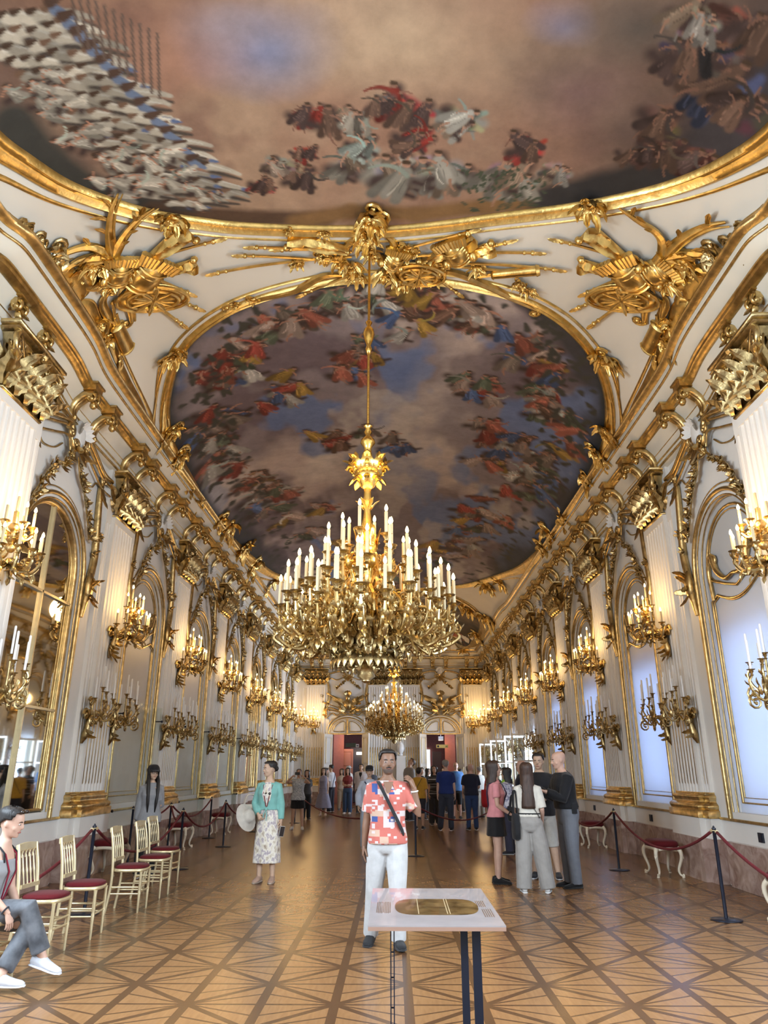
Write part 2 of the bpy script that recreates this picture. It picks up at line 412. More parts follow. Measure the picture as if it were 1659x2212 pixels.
# ---------------------------------------------------------------- pilasters (built once, copied along the walls)
def fluted(m, hw, n0, n1, c, fw, z0, z1, step=.03):
    """fluted slab: s in +-hw, n0..n1, flutes at c"""
    prof = [(-hw, n0), (-hw, n1)]
    for x in c:
        prof.append((x-fw, n1))
        for i in range(1, 5): a = PI*i/5; prof.append((x-fw*math.cos(a), n1-step*math.sin(a)))
        prof.append((x+fw, n1))
    prof += [(hw, n1), (hw, n0)]
    m.rings([[(s, n, z0) for s, n in prof], [(s, n, z1) for s, n in prof]], closed_u=False)
FL = [-.375+.125*i for i in range(7)]
def rect_prof(m, hw, d, prof):
    m.rings([[(-hw-o, -.05, z), (-hw-o, d+o, z), (hw+o, d+o, z), (hw+o, -.05, z)] for o, z in prof])
def pilaster_parts(n_off=0.):
    m = LM(); m.xf = lambda p: (p[0], -p[1]-n_off, p[2])
    fluted(m, .48, 0-n_off, .12, FL, .045, 1.25, 5.74)
    m.box((0, .06-n_off/2, 5.80), (.98, .13+n_off, .13)); m.box((0, .06-n_off/2, 6.2), (.94, .12+n_off, .9))
    fluted(m, .72, 0-n_off, .06, [-.64,-.545,.545,.64], .032, 1.2, 5.74); m.box((0, .03-n_off/2, 6.2), (1.45, .066+n_off, 1.0))
    m.box((0, .06-n_off/2, .74), (1.2, .36+n_off, .29)); m.box((0, .02-n_off/2, .74), (1.62, .26+n_off, .29))
    shaft = m
    g = M(m.xf)
    for c in FL:
        g.tube([(c, .085, 1.34), (c, .085, 1.38), (c, .085, 2.70), (c, .085, 2.75)], [.008,.03,.03,.008], 6)
    for c in [-.64,-.545,.545,.64]:
        g.tube([(c, .03, 1.34), (c, .03, 1.38), (c, .03, 2.70), (c, .03, 2.75)], [.008,.024,.024,.008], 6)
    b = M(m.xf); BP = [(.13,.885),(.13,.99),(.10,1.0),(.115,1.03),(.115,1.06),(.09,1.08),(.055,1.10),(.045,1.13),(.06,1.16),(.065,1.185),(.055,1.205),(.025,1.215),(.02,1.25)]
    rect_prof(b, .48, .12, BP); rect_prof(b, .70, .05, BP)
    if n_off: b.box((0, -n_off/2, 1.05), (1.5, n_off+.02, .33))
    mb = M(m.xf); mb.box((0, .13-n_off/2, .30), (1.26, .26+n_off, .60)); mb.box((0, .08-n_off/2, .30), (1.70, .20+n_off, .60))
    c = M(m.xf)
    rect_prof(c, .44, .10, [(.05,5.85),(.06,5.88),(.03,5.90),(.03,6.2),(.07,6.45),(.14,6.58)])
    random.seed(3)
    for zb, L, cs, w_, o in ((5.97, .56, (-.36, -.12, .12, .36), .21, .02), (5.88, .36, (-.24, 0, .24), .25, .05), (5.88, .30, (-.44, .44), .2, .05)):
        for s_ in cs:
            c.leaf((s_, .12+o, zb), (0, .06, 1), L, w_, (0, 1, -.05), .95, 7, .55)
            for d_ in (-1, 1): c.leaf((s_+d_*w_*.28, .13+o, zb+L*.25), (d_*.55, .15, 1), L*.5, w_*.42, (0, 1, 0), .8, 4, .4)
    for sd in (-1, 1):
        c.leaf((sd*.46, .13, 5.90), (sd*.16, .14, 1), .52, .24, (sd*.8, .8, 0), .9, 7, .5)
        for y_, zb, L in ((.03, 5.88, .36), (.10, 5.98, .52)): c.leaf((sd*.49, y_, zb), (sd*.08, 0, 1), L, .17, (sd, 0, 0), .9, 6, .5)
        c.scroll((sd*.33, .21, 6.50), (sd, 0, 0), (0, 0, 1), .075, 1.4, .022, -PI*.5, 5, 12, 1)
    for sd in (-1, 1):
        c.scroll((sd*.50, .24, 6.43), (sd, .3, 0), (0, 0, 1), .15, 1.6, .045, PI*.5, 7, 18, -1, tail=[(sd*.16, .17, 6.18), (sd*.26, .2, 6.38), (sd*.40, .22, 6.54)])
        c.scroll((sd*.17, .22, 6.44), (sd, 0, 0), (0, 0, 1), .085, 1.3, .026, PI*.5, 5, 12, 1)
        c.flower((sd*.62, .2, 6.3), (sd*.5, 1, 0), .08); c.leaf((sd*.6, .2, 6.42), (sd*.4, .2, -1), .42, .16, (0, 1, 0), .4)
    c.flower((0, .27, 6.52), (0, 1, 0), .1)
    AB = [(.10,6.56),(.16,6.58),(.18,6.61),(.15,6.64),(.19,6.66),(.19,6.70)]
    rect_prof(c, .46, .12, AB)
    return [('pilaster', shaft, PLASTER, None), ('gilt_reeding', g, GOLD, 'stuff'), ('pilaster_base', b, GOLD, None), ('marble_block', mb, MARBLE, None), ('capital', c, BRONZE, None)]
def make_pilaster(n_off=0.):
    L = pilaster_parts(n_off); root = L[0][1].build('pilaster', PLASTER, smooth=25)
    for nm, m, mt, kd in L[1:]:
        o = m.build(nm, mt, root, smooth=75 if nm != 'marble_block' else 0)
        if kd: o['kind'] = kd
    return root
pil = make_pilaster(); pil_out = make_pilaster(.32)
first = {id(pil): True, id(pil_out): True}
def hang(root, side, s):
    if first.pop(id(root), None): o = root; o.parent = WALL[side]
    else: o = copy_tree(root, WALL[side])
    return place(o, side, s)
for side in ('left', 'right'):
    hang(pil_out, side, PIL[0])
    for y in PIL[1:]: hang(pil, side, y)
for x in (-4.1, -.86, .86, 4.1): hang(pil, 'far', x)

# ---------------------------------------------------------------- arches of the bays
def strip(P, r, n0, closed=False):   # tube along an outline (s,z)
    return [(s, n0, z) for s, z in P]
def arch_moulding():
    m = LM()
    P = arch_pts(A_+.09, .9, ZS_, ZA_+.09, 28); m.tube(strip(P, 0, .02), .034, 8)
    P = arch_pts(A_+.005, 1.0, ZS_, ZA_+.005, 28); m.tube(strip(P, 0, .005), .013, 6)
    P = arch_pts(A_+.19, .9, ZS_, ZA_+.19, 28); m.tube(strip(P, 0, .008), .012, 6)
    P = arch_pts(A_-.012, 1.0, ZS_, ZA_-.012, 28); m.tube(strip(P, 0, -.06), .010, 6)
    return m
def arch_fillet():
    m = LM(); P = arch_pts(A_+.145, .92, ZS_, ZA_+.145, 28); m.tube(strip(P, 0, .0), .030, 8); return m
def panel_moulding():
    m = LM()
    for o, r in ((.13, .024), (.20, .012)):
        a = A_-o; zt = 4.22-o*.4
        lower = [(-a, 1.0+o), (-a, 3.9), (-a, zt-.12)]+[(-a*.9+a*.9*i/6, zt+.0-.22*math.sin(PI*i/12)) for i in range(1, 7)]
        lower += [(-s, z) for s, z in reversed(lower[:-1])]
        m.tube(strip(lower, 0, -.10), r, 6, closed=True)
        up = [(-a*.86, 4.36)]+[(-a*math.cos(PI*i/16), ZS_+(ZA_-ZS_-o)*math.sin(PI*i/16)) for i in range(17)]+[(a*.86, 4.36), (a*.4, 4.22), (0, 4.12), (-a*.4, 4.22)]
        m.tube(strip(up, 0, -.10), r, 6, closed=True)
    return m
def rocaille_moulding():
    """gilt C-scrolls that divide the tympanum of a panel"""
    m = LM()
    for sd in (-1, 1):
        p = bez([(sd*.78, -.08, 4.05), (sd*.80, -.07, 4.5), (sd*.62, -.06, 4.72), (sd*.5, -.06, 4.45), (sd*.25, -.06, 4.28), (0, -.06, 4.30)], 6)
        m.tube(p, [.05-.02*abs(2*i/(len(p)-1)-1) for i in range(len(p))], 6)
        m.scroll((sd*.56, -.06, 4.62), (sd, 0, 0), (0, 0, 1), .1, 1.2, .03)
    return m
def arch_side_scrolls():
    m = LM(); random.seed(5)
    for sd in (-1, 1):
        p = bez([(sd*1.33, .04, 6.30), (sd*1.24, .05, 6.1), (sd*1.30, .05, 5.5), (sd*1.36, .05, 4.95), (sd*1.27, .06, 4.55), (sd*1.20, .06, 4.15), (sd*1.16, .05, 3.9)], 7)
        n = len(p); m.tube(p, [.035+.03*math.sin(PI*i/n) for i in range(n)], 7)
        p2 = [q+Vector((sd*.09, -.01, 0)) for q in p[3:-8]]; m.tube(p2, .02, 6)
        m.ell((sd*1.25, .08, 4.42), (.12, .07, .24), 8, 6)
        for k in range(6): m.leaf((sd*1.25, .12, 4.58-.07*k), (sd*rnd(-.5,.4), .25, rnd(-1,.6)), .22, .12, (0,1,0), .6, 4)
        m.scroll((sd*1.27, .07, 6.28), (sd, 0, 0), (0, 0, 1), .1, 1.3, .03)
        m.leaf((sd*1.25, .06, 6.2), (0, .1, -1), .45, .16, (0,1,0), .4)
    return m
def cornice_bow():
    """gilt bow of mouldings that swings from capital to capital over an arch"""
    m = LM()
    for sd in (-1, 1):
        for o, r in ((0, .045), (-.10, .022), (-.27, .018)):
            p = bez([(sd*1.62, .07, 6.42+o), (sd*1.2, .08, 6.42+o), (sd*.75, .10, 6.56+o), (sd*.34, .12, 6.66+o*.9), (sd*.2, .12, 6.5+o)], 6)
            m.tube(p, r, 6)
        m.scroll((sd*.27, .13, 6.52), (sd, 0, 0), (0, 0, 1), .13, 1.4, .034)
        p = bez([(sd*1.45,.03,6.15), (sd*1.1,.03,6.2), (sd*.9,.03,6.05), (sd*.55,.03,6.12), (sd*.3,.03,6.3)], 6); m.tube(p, .014, 5)
    return m
def cartouche():
    m = LM(); random.seed(8)
    m.ell((0, .13, 6.55), (.17, .08, .28), 10, 7)
    for k in range(9):
        a = PI*(k/8); m.leaf((.1*math.cos(a), .18, 6.56+.1*math.sin(a)), (math.cos(a), .35, math.sin(a)+.1), .17, .09, (0,1,0), .6, 3)
    return m
def cartouche_gilt():
    m = LM(); random.seed(9)
    for sd in (-1, 1):
        m.scroll((sd*.15, .17, 6.36), (sd, 0, 0), (0, 0, 1), .13, 1.3, .035, 0, 6, 14, -1)
        m.leaf((sd*.08, .16, 6.32), (sd*.8, .2, -.6), .32, .14, (0,1,0), .8)
    m.leaf((0, .17, 6.34), (0, .1, -1), .36, .2, (0,1,0), .5); m.flower((0, .24, 6.3), (0,1,0), .1)
    return m
def garland(m, path, size, step=.085):
    L = [Vector(p) for p in path]; acc = 0
    for a, b in zip(L, L[1:]):
        d = (b-a).length; acc += d
        while acc > step:
            acc -= step; q = b+Vector((rnd(-.3,.3), rnd(-.2,.4), rnd(-.3,.3)))*size
            m.flower(q, (rnd(-.5,.5), 1, rnd(-.5,.5)), size*rnd(.7,1.1))
            for _ in range(2): m.leaf(q, (rnd(-1,1), rnd(.0,.5), rnd(-1,1)), size*2.0, size*.9, (0,1,0), .6, 2)
def festoon(kind):
    m = LM(); random.seed(11+kind)
    for sd in (-1, 1):
        if kind == 0: path = bez([(sd*.1, .12, 6.25), (sd*.3, .1, 5.98), (sd*.58, .08, 5.80), (sd*.8, .08, 5.5), (sd*1.0, .08, 5.15)], 6)
        else: path = bez([(sd*.08, .12, 6.25), (sd*.22, .1, 6.0), (sd*.5, .08, 5.78), (sd*.62, .08, 5.62)], 6)
        garland(m, path, .075); m.tube(path, .018, 5)
        garland(m, [(sd*1.32, .06, 5.9), (sd*1.36, .06, 5.3), (sd*1.3, .06, 5.0)], .06, .12)
    return m
def consoles():
    """scrolled bracket under the cornice, with an acorn drop"""
    m = LM(); W = .085
    path = bez([(0, .12, 6.72), (0, .10, 6.86), (0, .16, 7.0), (0, .30, 7.11), (0, .43, 7.10)], 5)
    for o, r in ((-.05, .05), (.05, .05), (0, .065)):
        m.tube([(p.x+o, p.y, p.z) for p in path], [r*.95+.025*i/len(path) for i in range(len(path))], 7)
    for o in (-.07, .07): m.scroll((o, .40, 7.04), (0, 1, 0), (0, 0, 1), .085, 1.4, .03, PI*.5, 5, 12, -1)
    m.scroll((0, .15, 6.74), (0, 1, 0), (0, 0, 1), .05, 1.0, .035, PI*.5, 5, 9)
    m.ell((0, .42, 6.94), (.06, .06, .07), 7, 5); m.leaf((0, .44, 7.0), (0, .4, -1), .2, .14, (0, 1, 0), .5, 3)
    return m
def bracket_cap():
    m = LM(); m.box((0, .30, 7.215), (.26, .36, .11)); m.box((0, .30, 7.275), (.31, .42, .035)); return m
PARTS = {}
def part(nm, fn, mt, side, s, key=None, smooth=75):
    key = key or nm
    if key not in PARTS:
        o = PARTS[key] = fn().build(nm, mt, WALL[side], smooth=smooth)
    else:
        o = PARTS[key].copy(); COL.objects.link(o); o.parent = WALL[side]
    return place(o, side, s)
def solid_panel(n0, t, a=None, z0=Z0_, bot=None):
    def f():
        m = LM(); P = arch_pts(A_, z0, ZS_, ZA_, 24)
        m.rings([[(s, n0, z) for s, z in P], [(s, n0-t, z) for s, z in P]]); return m
    return f
def dado_line():
    m = LM(); m.box((0, .02, .895), (2.9, .05, .035)); return m
def marble_slab():
    m = LM(); m.box((0, .03, .30), (2.55, .10, .598)); return m
KIND = {'left': ['mirror','panel','panel','panel','mirror','mirror','mirror'], 'right': ['screen']*4+['window']*3}
for side in ('left', 'right'):
    for i, y in enumerate(BAY):
        kd = KIND[side][i]
        part('arch_moulding', arch_moulding, GOLD, side, y)
        part('arch_fillet', arch_fillet, PLASTER, side, y)
        part('gilt_scrolls', arch_side_scrolls, GOLD, side, y)
        part('gilt_bow', cornice_bow, GOLD, side, y)
        part('shell_cartouche', cartouche, PLASTER, side, y)
        part('cartouche_gilding', cartouche_gilt, GOLD, side, y)
        part('flower_festoon', lambda: festoon(0), BRONZE, side, y)
        part('dado_moulding', dado_line, GOLD, side, y, smooth=0)
        part('marble_slab', marble_slab, MARBLE, side, y, smooth=0).parent = MBK[side]
        if kd != 'mirror':
            part('panel_moulding', panel_moulding, GOLD, side, y)
        if kd == 'panel':
            part('rocaille_moulding', rocaille_moulding, GOLD, side, y)
            part('arch_panel', solid_panel(-.11, .03), PANELW, side, y, 'arch_panel_l', 0)
        if kd == 'screen':
            part('rocaille_moulding', rocaille_moulding, GOLD, side, y)
            part('window_screen', solid_panel(-.11, .004), SCREEN, side, y, 'window_screen', 0)
        if kd == 'window':
            part('arch_panel', solid_panel(-.11, .004, z0=2.82), SCREEN, side, y, 'arch_panel_w', 0)
    for i, y in enumerate(PIL):
        for d in (-.36, .36):
            part('console_bracket', consoles, GOLD, side, y+d); part('bracket_cap', bracket_cap, GOLD, side, y+d, smooth=0)
    for i, y in enumerate(BAY):
        for d in ((-.42, .42) if i else (-.3, .5)):
            part('console_bracket', consoles, GOLD, side, y+d); part('bracket_cap', bracket_cap, GOLD, side, y+d, smooth=0)
for x in (-4.35, -3.85, -2.75, -2.05, -1.1, -.6, .6, 1.1, 2.05, 2.75, 3.85, 4.35):
    part('console_bracket', consoles, GOLD, 'far', x); part('bracket_cap', bracket_cap, GOLD, 'far', x, smooth=0)
# one pane of the tympanum cord: black floor-level socket plates on the window wall
for i, y in enumerate(BAY[:3]):
    m = LM(); m.box((0, .012, .72), (.13, .025, .12)); m.box((0, .026, .72), (.09, .01, .08))
    tag(place(m.build('vent_cover', BLACK, smooth=0), 'right', y+.28), 'small square black wall plate on the %s' % ['dado nearest the viewer, beside the front stool', 'dado behind the middle stool', 'dado beside the farther rope post'][i], 'vent')
# outer wall behind the window bays, with the window openings and blinds
m = M()
for i, y in enumerate(BAY):
    m.xf = wall_xf('right', y); a, z0, z1 = .86, 1.05, 3.45 if i < 4 else 2.82
    for n in (-.42, -.60):
        flat(m, -2.08, -a, 0, 6.75, n); flat(m, a, 2.08, 0, 6.75, n); flat(m, -a, a, 0, z0, n); flat(m, -a, a, z1, 6.75, n)
    for s in (-a, a): m.add([(s,-.42,z0),(s,-.6,z0),(s,-.6,z1),(s,-.42,z1)], [(0,1,2,3)])
    for z in (z0, z1): m.add([(-a,-.42,z),(a,-.42,z),(a,-.6,z),(-a,-.6,z)], [(0,1,2,3)])
    for s in (-1.5, 1.5): m.add([(s,-.1,0),(s,-.45,0),(s,-.45,6.7),(s,-.1,6.7)], [(0,1,2,3)])
    m.add([(-1.5,-.1,6),(1.5,-.1,6),(1.5,-.45,6),(-1.5,-.45,6)], [(0,1,2,3)]); m.add([(-1.5,-.1,.9),(1.5,-.1,.9),(1.5,-.45,.9),(-1.5,-.45,.9)], [(0,1,2,3)])
m.build('outer_wall', PLASTER, WALL['right'], smooth=0)
LOUV = mat('white_louvre', (.8,.8,.8), .6)
def louvre(z1):
    def f():
        m = LM()
        z = 1.1
        while z < z1: m.box((0, -.50, z), (1.7, .075, .008), rx=.45); z += .085
        return m
    return f
for i, y in enumerate(BAY):
    o = part('louvre_blind', louvre(3.4 if i < 4 else 2.8), LOUV, 'right', y, 'lv%d' % (i < 4), 0); o['kind'] = 'stuff'
# ---------------------------------------------------------------- ceiling paintings
def outline(px, n=10, closed=True):
    P = [Vector((*on_vault(*p), 0)) for p in px]; out = []
    N = len(P)
    for i in range(N if closed else N-1):
        a, b, c, d = (P[(i-1) % N], P[i], P[(i+1) % N], P[(i+2) % N]) if closed else (P[max(i-1,0)], P[i], P[i+1], P[min(i+2,N-1)])
        for k in range(n):
            t = k/n; out.append(.5*((2*b)+(c-a)*t+(2*a-5*b+4*c-d)*t*t+(3*b-a-3*c+d)*t**3))
    if not closed: out.append(P[-1])
    return [(p.x, p.y) for p in out]
P1 = [(-180,60),(-90,190),(0,286),(60,332),(150,390),(250,430),(345,456),(430,469),(520,480),(650,486),(760,487),(850,487),(960,476),(1060,462),(1170,448),(1280,431),(1400,404),(1500,370),(1590,322),(1659,268),(1740,170),(1830,50)]
P2 = [(805,606),(870,606),(960,613),(1040,627),(1130,652),(1200,690),(1255,742),(1288,795),(1305,850),(1308,900),(1300,960),(1275,1018),(1245,1078),(1210,1132),(1170,1184),(1100,1232),(1000,1262),(900,1270),(800,1270),(690,1262),(610,1243),(560,1213),(502,1162),(452,1100),(425,1050),(398,1000),(374,950),(366,900),(369,850),(384,792),(405,750),(440,714),(500,674),(560,649),(640,627),(730,610)]
P3 = [(965,1287),(1005,1306),(1030,1330),(1037,1350),(1030,1372),(1008,1388),(985,1388),(962,1384),(930,1390),(895,1397),(850,1399),(800,1397),(770,1391),(735,1384),(712,1389),(690,1388),(668,1372),(661,1350),(668,1330),(693,1306),(733,1287),(785,1281),(850,1279),(915,1281)]
def bg_noise(X, Y, seed, sc, oct=4):
    """smooth value noise over the plan"""
    r = np.random.RandomState(seed); out = 0; amp = 1; tot = 0
    for o in range(oct):
        g = r.rand(64, 64); x = X*sc+r.rand()*20; y = Y*sc+r.rand()*20
        xi, yi = np.floor(x).astype(int), np.floor(y).astype(int); fx, fy = x-xi, y-yi
        fx = fx*fx*(3-2*fx); fy = fy*fy*(3-2*fy)
        a = g[xi % 64, yi % 64]; b = g[(xi+1) % 64, yi % 64]; c = g[xi % 64, (yi+1) % 64]; d = g[(xi+1) % 64, (yi+1) % 64]
        out = out+amp*((a*(1-fx)+b*fx)*(1-fy)+(c*(1-fx)+d*fx)*fy); tot += amp; amp *= .55; sc *= 2.05
    return out/tot
class Paint:
    """brush strokes laid on the plan of a painting, stored as a colour attribute"""
    def __init__(s, X, Y, base): s.X, s.Y = X, Y; s.C = np.zeros(X.shape+(3,)); s.C[:] = base
    def over(s, a, col): s.C = s.C*(1-a[..., None])+np.array(col)*a[..., None]
    def stroke(s, p, q, w, col, soft=.35, bend=0., w1=None):
        """tapering stroke from p to q"""
        p, q = np.array(p, float), np.array(q, float); d = q-p; L = math.hypot(*d)+1e-6; R = L+w*2+abs(bend)
        m = (np.abs(s.X-(p[0]+q[0])/2) < R) & (np.abs(s.Y-(p[1]+q[1])/2) < R)
        if not m.any(): return
        x, y = s.X[m]-p[0], s.Y[m]-p[1]; t = np.clip((x*d[0]+y*d[1])/L**2, 0, 1)
        nx, ny = -d[1]/L, d[0]/L; off = bend*4*t*(1-t)
        dist = np.hypot(x-d[0]*t-nx*off, y-d[1]*t-ny*off); ww = w+((w1 if w1 is not None else w*.45)-w)*t
        a = np.clip((ww-dist)/(ww*soft+1e-4), 0, 1); c = s.C[m]; s.C[m] = c*(1-a[:, None])+np.array(col)*a[:, None]
    def figure(s, r, x, y, sz, cloth, ang, dark=(.05,.03,.025), flesh=(.42,.20,.12)):
        """a loosely brushed draped figure: shadow, cloth in folds, limbs, head"""
        ca, sa = math.cos(ang), math.sin(ang)
        def T(u, v): return (x+(u*ca-v*sa)*sz, y+(u*sa+v*ca)*sz)
        tint = lambda c, f: tuple(min(1, v*f) for v in c)
        s.stroke(T(-.45,.3), T(.5,.35), .36*sz, dark, .9); s.stroke(T(.1,-.4), T(.15,.5), .30*sz, dark, .8)
        k1 = r.uniform(-.35,.35); k2 = r.uniform(-.5,.5)
        s.stroke(T(-.30+k1,.62), T(-.02,-.30), .20*sz, tint(cloth,.55), .5, .10*sz*k2, .17*sz)         # skirts of the cloth
        s.stroke(T(.30+k1,.60), T(.05,-.28), .19*sz, tint(cloth,.75), .45, -.10*sz*k2, .16*sz)
        s.stroke(T(k1,.55), T(.02,-.30), .17*sz, cloth, .5, .08*sz*k2, .19*sz)
        for k in range(4):
            a = r.uniform(-.28,.28); f = r.choice([.55,.75,1.25,1.5]); s.stroke(T(a+k1*.8, r.uniform(.3,.6)), T(a*.5, r.uniform(-.3,0)), r.uniform(.025,.05)*sz, tint(cloth,f), .7, r.uniform(-.1,.1)*sz)
        s.stroke(T(-.1,-.22), T(-.45*r.uniform(.3,1.2), r.uniform(-.65,.2)), .060*sz, tint(flesh,.9), .4, .06*sz); s.stroke(T(.12,-.22), T(.5*r.uniform(.3,1.2), r.uniform(-.6,.3)), .060*sz, flesh, .4, -.06*sz)
        if r.rand() < .5: s.stroke(T(k1,.5), T(k1+r.uniform(-.3,.3),.95), .065*sz, tint(flesh,.8), .4, .05*sz)
        if r.rand() < .4: c2 = tint(cloth, r.uniform(.5,1.5)); s.stroke(T(.1,-.2), T(r.choice([-.8,.8]), r.uniform(-.4,.1)), .10*sz, (c2[0]*.8,c2[1],c2[2]), .5, .18*sz, .05*sz)
        hx = T(r.uniform(-.08,.08)+.02, -.50); s.stroke(hx, (hx[0]+.01, hx[1]+.02*sz), .115*sz, flesh, .35, w1=.1*sz); s.stroke((hx[0]-.04*sz, hx[1]-.07*sz), (hx[0]+.06*sz, hx[1]-.05*sz), .085*sz, (.06,.035,.02), .5, w1=.08*sz)
PAINT = bpy.data.materials.new('fresco_paint'); PAINT.use_nodes = True
def _paint():
    nt = PAINT.node_tree; b = nt.nodes['Principled BSDF']; b.inputs['Roughness'].default_value = .7; b.inputs['Specular IOR Level'].default_value = .2
    at = nt.nodes.new('ShaderNodeAttribute'); at.attribute_name = 'paint'
    tc = nt.nodes.new('ShaderNodeTexCoord'); n = nt.nodes.new('ShaderNodeTexNoise'); n.inputs['Scale'].default_value = 3.2; n.inputs['Detail'].default_value = 12; n.inputs['Roughness'].default_value = .68
    mr = nt.nodes.new('ShaderNodeMapRange'); mr.inputs[1].default_value = .25; mr.inputs[2].default_value = .75; mr.inputs[3].default_value = .80; mr.inputs[4].default_value = 1.2
    mx = nt.nodes.new('ShaderNodeVectorMath'); mx.operation = 'MULTIPLY'
    nt.links.new(tc.outputs['Object'], n.inputs['Vector']); nt.links.new(n.outputs['Fac'], mr.inputs[0]); nt.links.new(at.outputs['Color'], mx.inputs[0]); nt.links.new(mr.outputs[0], mx.inputs[1]); nt.links.new(mx.outputs[0], b.inputs['Base Color'])
_paint()
def painting_grid(poly, rows, nu):
    """rows of points across the outline, laid 1 cm below the vault"""
    pl = np.array(poly+[poly[0]]); xs0, xs1 = [], []
    for y in rows:
        a, b = pl[:-1], pl[1:]; m = (a[:,1]-y)*(b[:,1]-y) <= 0; m &= np.abs(a[:,1]-b[:,1]) > 1e-9
        t = (y-a[m,1])/(b[m,1]-a[m,1]); x = a[m,0]+t*(b[m,0]-a[m,0]); xs0.append(x.min()); xs1.append(x.max())
    u = np.linspace(0, 1, nu)[None, :]; X = np.array(xs0)[:, None]*(1-u)+np.array(xs1)[:, None]*u; Y = np.repeat(np.array(rows)[:, None], nu, 1)
    return X, Y
def vault_np(X, Y):
    u = np.abs(X-XC)/VH; e = np.maximum(0, (Y-34.2)/4.3); r = np.minimum(1, (u**3+e**3)**(1/3)); return VZ+(VC-VZ)*np.maximum(0, 1-r**2.6)**.6
def painting(name, P, label, X, Y, gap=.012):
    Z = vault_np(X, Y)-gap; nv, nu = X.shape; me = bpy.data.meshes.new(name)
    co = np.stack([X, Y, Z], -1).reshape(-1, 3); idx = np.arange(nv*nu).reshape(nv, nu)
    q = np.stack([idx[:-1,:-1], idx[:-1,1:], idx[1:,1:], idx[1:,:-1]], -1).reshape(-1, 4)
    me.vertices.add(len(co)); me.vertices.foreach_set('co', co.ravel()); me.loops.add(q.size); me.loops.foreach_set('vertex_index', q.ravel())
    me.polygons.add(len(q)); me.polygons.foreach_set('loop_start', np.arange(0, q.size, 4)); me.polygons.foreach_set('use_smooth', np.ones(len(q), bool)); me.update(); me.validate()
    ca = me.color_attributes.new('paint', 'FLOAT_COLOR', 'POINT'); c4 = np.ones((len(co), 4), np.float32); c4[:, :3] = np.clip(P.C, 0, 1).reshape(-1, 3); ca.data.foreach_set('color', c4.ravel())
    me.materials.append(PAINT); o = bpy.data.objects.new(name, me); COL.objects.link(o)
    return tag(o, label, 'ceiling painting', 'ceiling paintings')
def pv(x, y): return on_vault(x, y)
# nearest painting: brown-rose clouds over a dark foreground with rows of pale and red figures
L1 = outline(P1, 8, False); L1 = L1+[(L1[-1][0], 3.9), (L1[0][0], 3.9)]
ymax = max(p[1] for p in L1)-.004
rows = list(np.linspace(4.6, ymax-.35, 170))+list(ymax-.35*(1-np.linspace(0, 1, 70)[1:])**1.6)
X, Y = painting_grid(L1, rows, 420)
p = Paint(X, Y, (.27,.145,.092)); r = np.random.RandomState(4)
n1, n2 = bg_noise(X, Y, 1, .5), bg_noise(X, Y, 2, .9)
sm = lambda v, a, b: np.clip((v-a)/(b-a), 0, 1)
p.over(sm(n1, .5, .68)*.8, (.36,.23,.145)); p.over(sm(n2, .52, .66)*.6, (.17,.085,.062)); p.over(sm(X, -.2, 2.2)*.5*sm(n2, .3, .6), (.27,.20,.125)); p.over(sm(X, 1.2, 2.9)*.9*sm(n1, .2, .5), (.11,.065,.055)); p.over(sm(X, 2.5, 3.4)*.75, (.06,.042,.036)); p.over(sm(-X, 3.0, 4.2)*.6, (.09,.07,.055))
for c, rr, col, al in (((560,110), .62, (.16,.19,.30), .85), ((470,60), .4, (.26,.24,.28), .6), ((900,110), .9, (.50,.36,.22), .5), ((1250,200), .55, (.16,.09,.08), .8), ((1220,60), .3, (.17,.17,.25), .6), ((370,120), .7, (.40,.20,.13), .6), ((1380,60), .5, (.07,.06,.05), .8)):
    x, y = pv(*c); d = np.hypot((X-x)/1.5, (Y-y))+.35*(n2-.5); p.over(sm(rr-d, 0, rr)*al, col)
def ground(pts, w, col, soft=.6):
    q = [pv(*k) for k in pts]
    for a, b in zip(q, q[1:]): p.stroke(a, b, w, col, soft, w1=w)
ground([(30,260),(90,340),(200,415),(330,450),(430,470)], .30, (.045,.042,.035)); ground([(330,452),(430,462),(560,470),(700,472)], .2, (.09,.05,.03)); ground([(640,478),(760,455),(900,462),(1050,445),(1180,435)], .19, (.20,.105,.042)); ground([(1180,428),(1300,405),(1420,370),(1520,330),(1640,240)], .34, (.035,.03,.028)); ground([(1540,330),(1650,120)], .5, (.05,.04,.04))
for i in range(15):           # rows of pale slanting cloths, lower left
    for j in range(6):
        px, py = i*27+j*34-50+r.uniform(-8,8), 55+i*28-j*6+r.uniform(-6,6)
        if py > 445: continue
        x, y = pv(px, py); f_ = r.uniform(.45,1.1); L_ = r.uniform(.22,.42); s_ = r.uniform(.25,.6)
        p.stroke((x+.02, y+.08), (x+L_, y+.08+L_*s_), .07, (.065,.05,.04), .8)
        p.stroke((x, y), (x+L_, y+L_*s_), r.uniform(.05,.085), (.50*f_,.43*f_,.33*f_), .45, r.uniform(-.05,.05), .035)
        p.stroke((x+.03, y-.02), (x+L_*.7, y+L_*s_*.6), .02, (.62*f_,.56*f_,.46*f_), .7)
        p.stroke((x-.05, y-.05), (x+.01, y-.06), .05, r.choice([.4,1.])*np.array((.16,.09,.055)), .5)
        if r.rand() < .4: p.stroke((x+L_*.8, y+L_*s_), (x+L_*1.1, y+L_*s_+.03), .04, (.10,.13,.22), .5)
for i in range(12):
    x, y = pv(120+i*27, 20+i*30); p.stroke((x, y), (x+.12, y+.1), .07, (.14,.17,.24), .4); p.stroke((x-.02, y-.08), (x+.08, y-.1), .07, (.08,.045,.03), .4)
for i in range(11):
    x, y = pv(175+i*17, 90+i*12); a, b = pv(150+i*19, -30+i*10); p.stroke((x, y), (a, b), .022, (.12,.08,.06), .6, w1=.018)
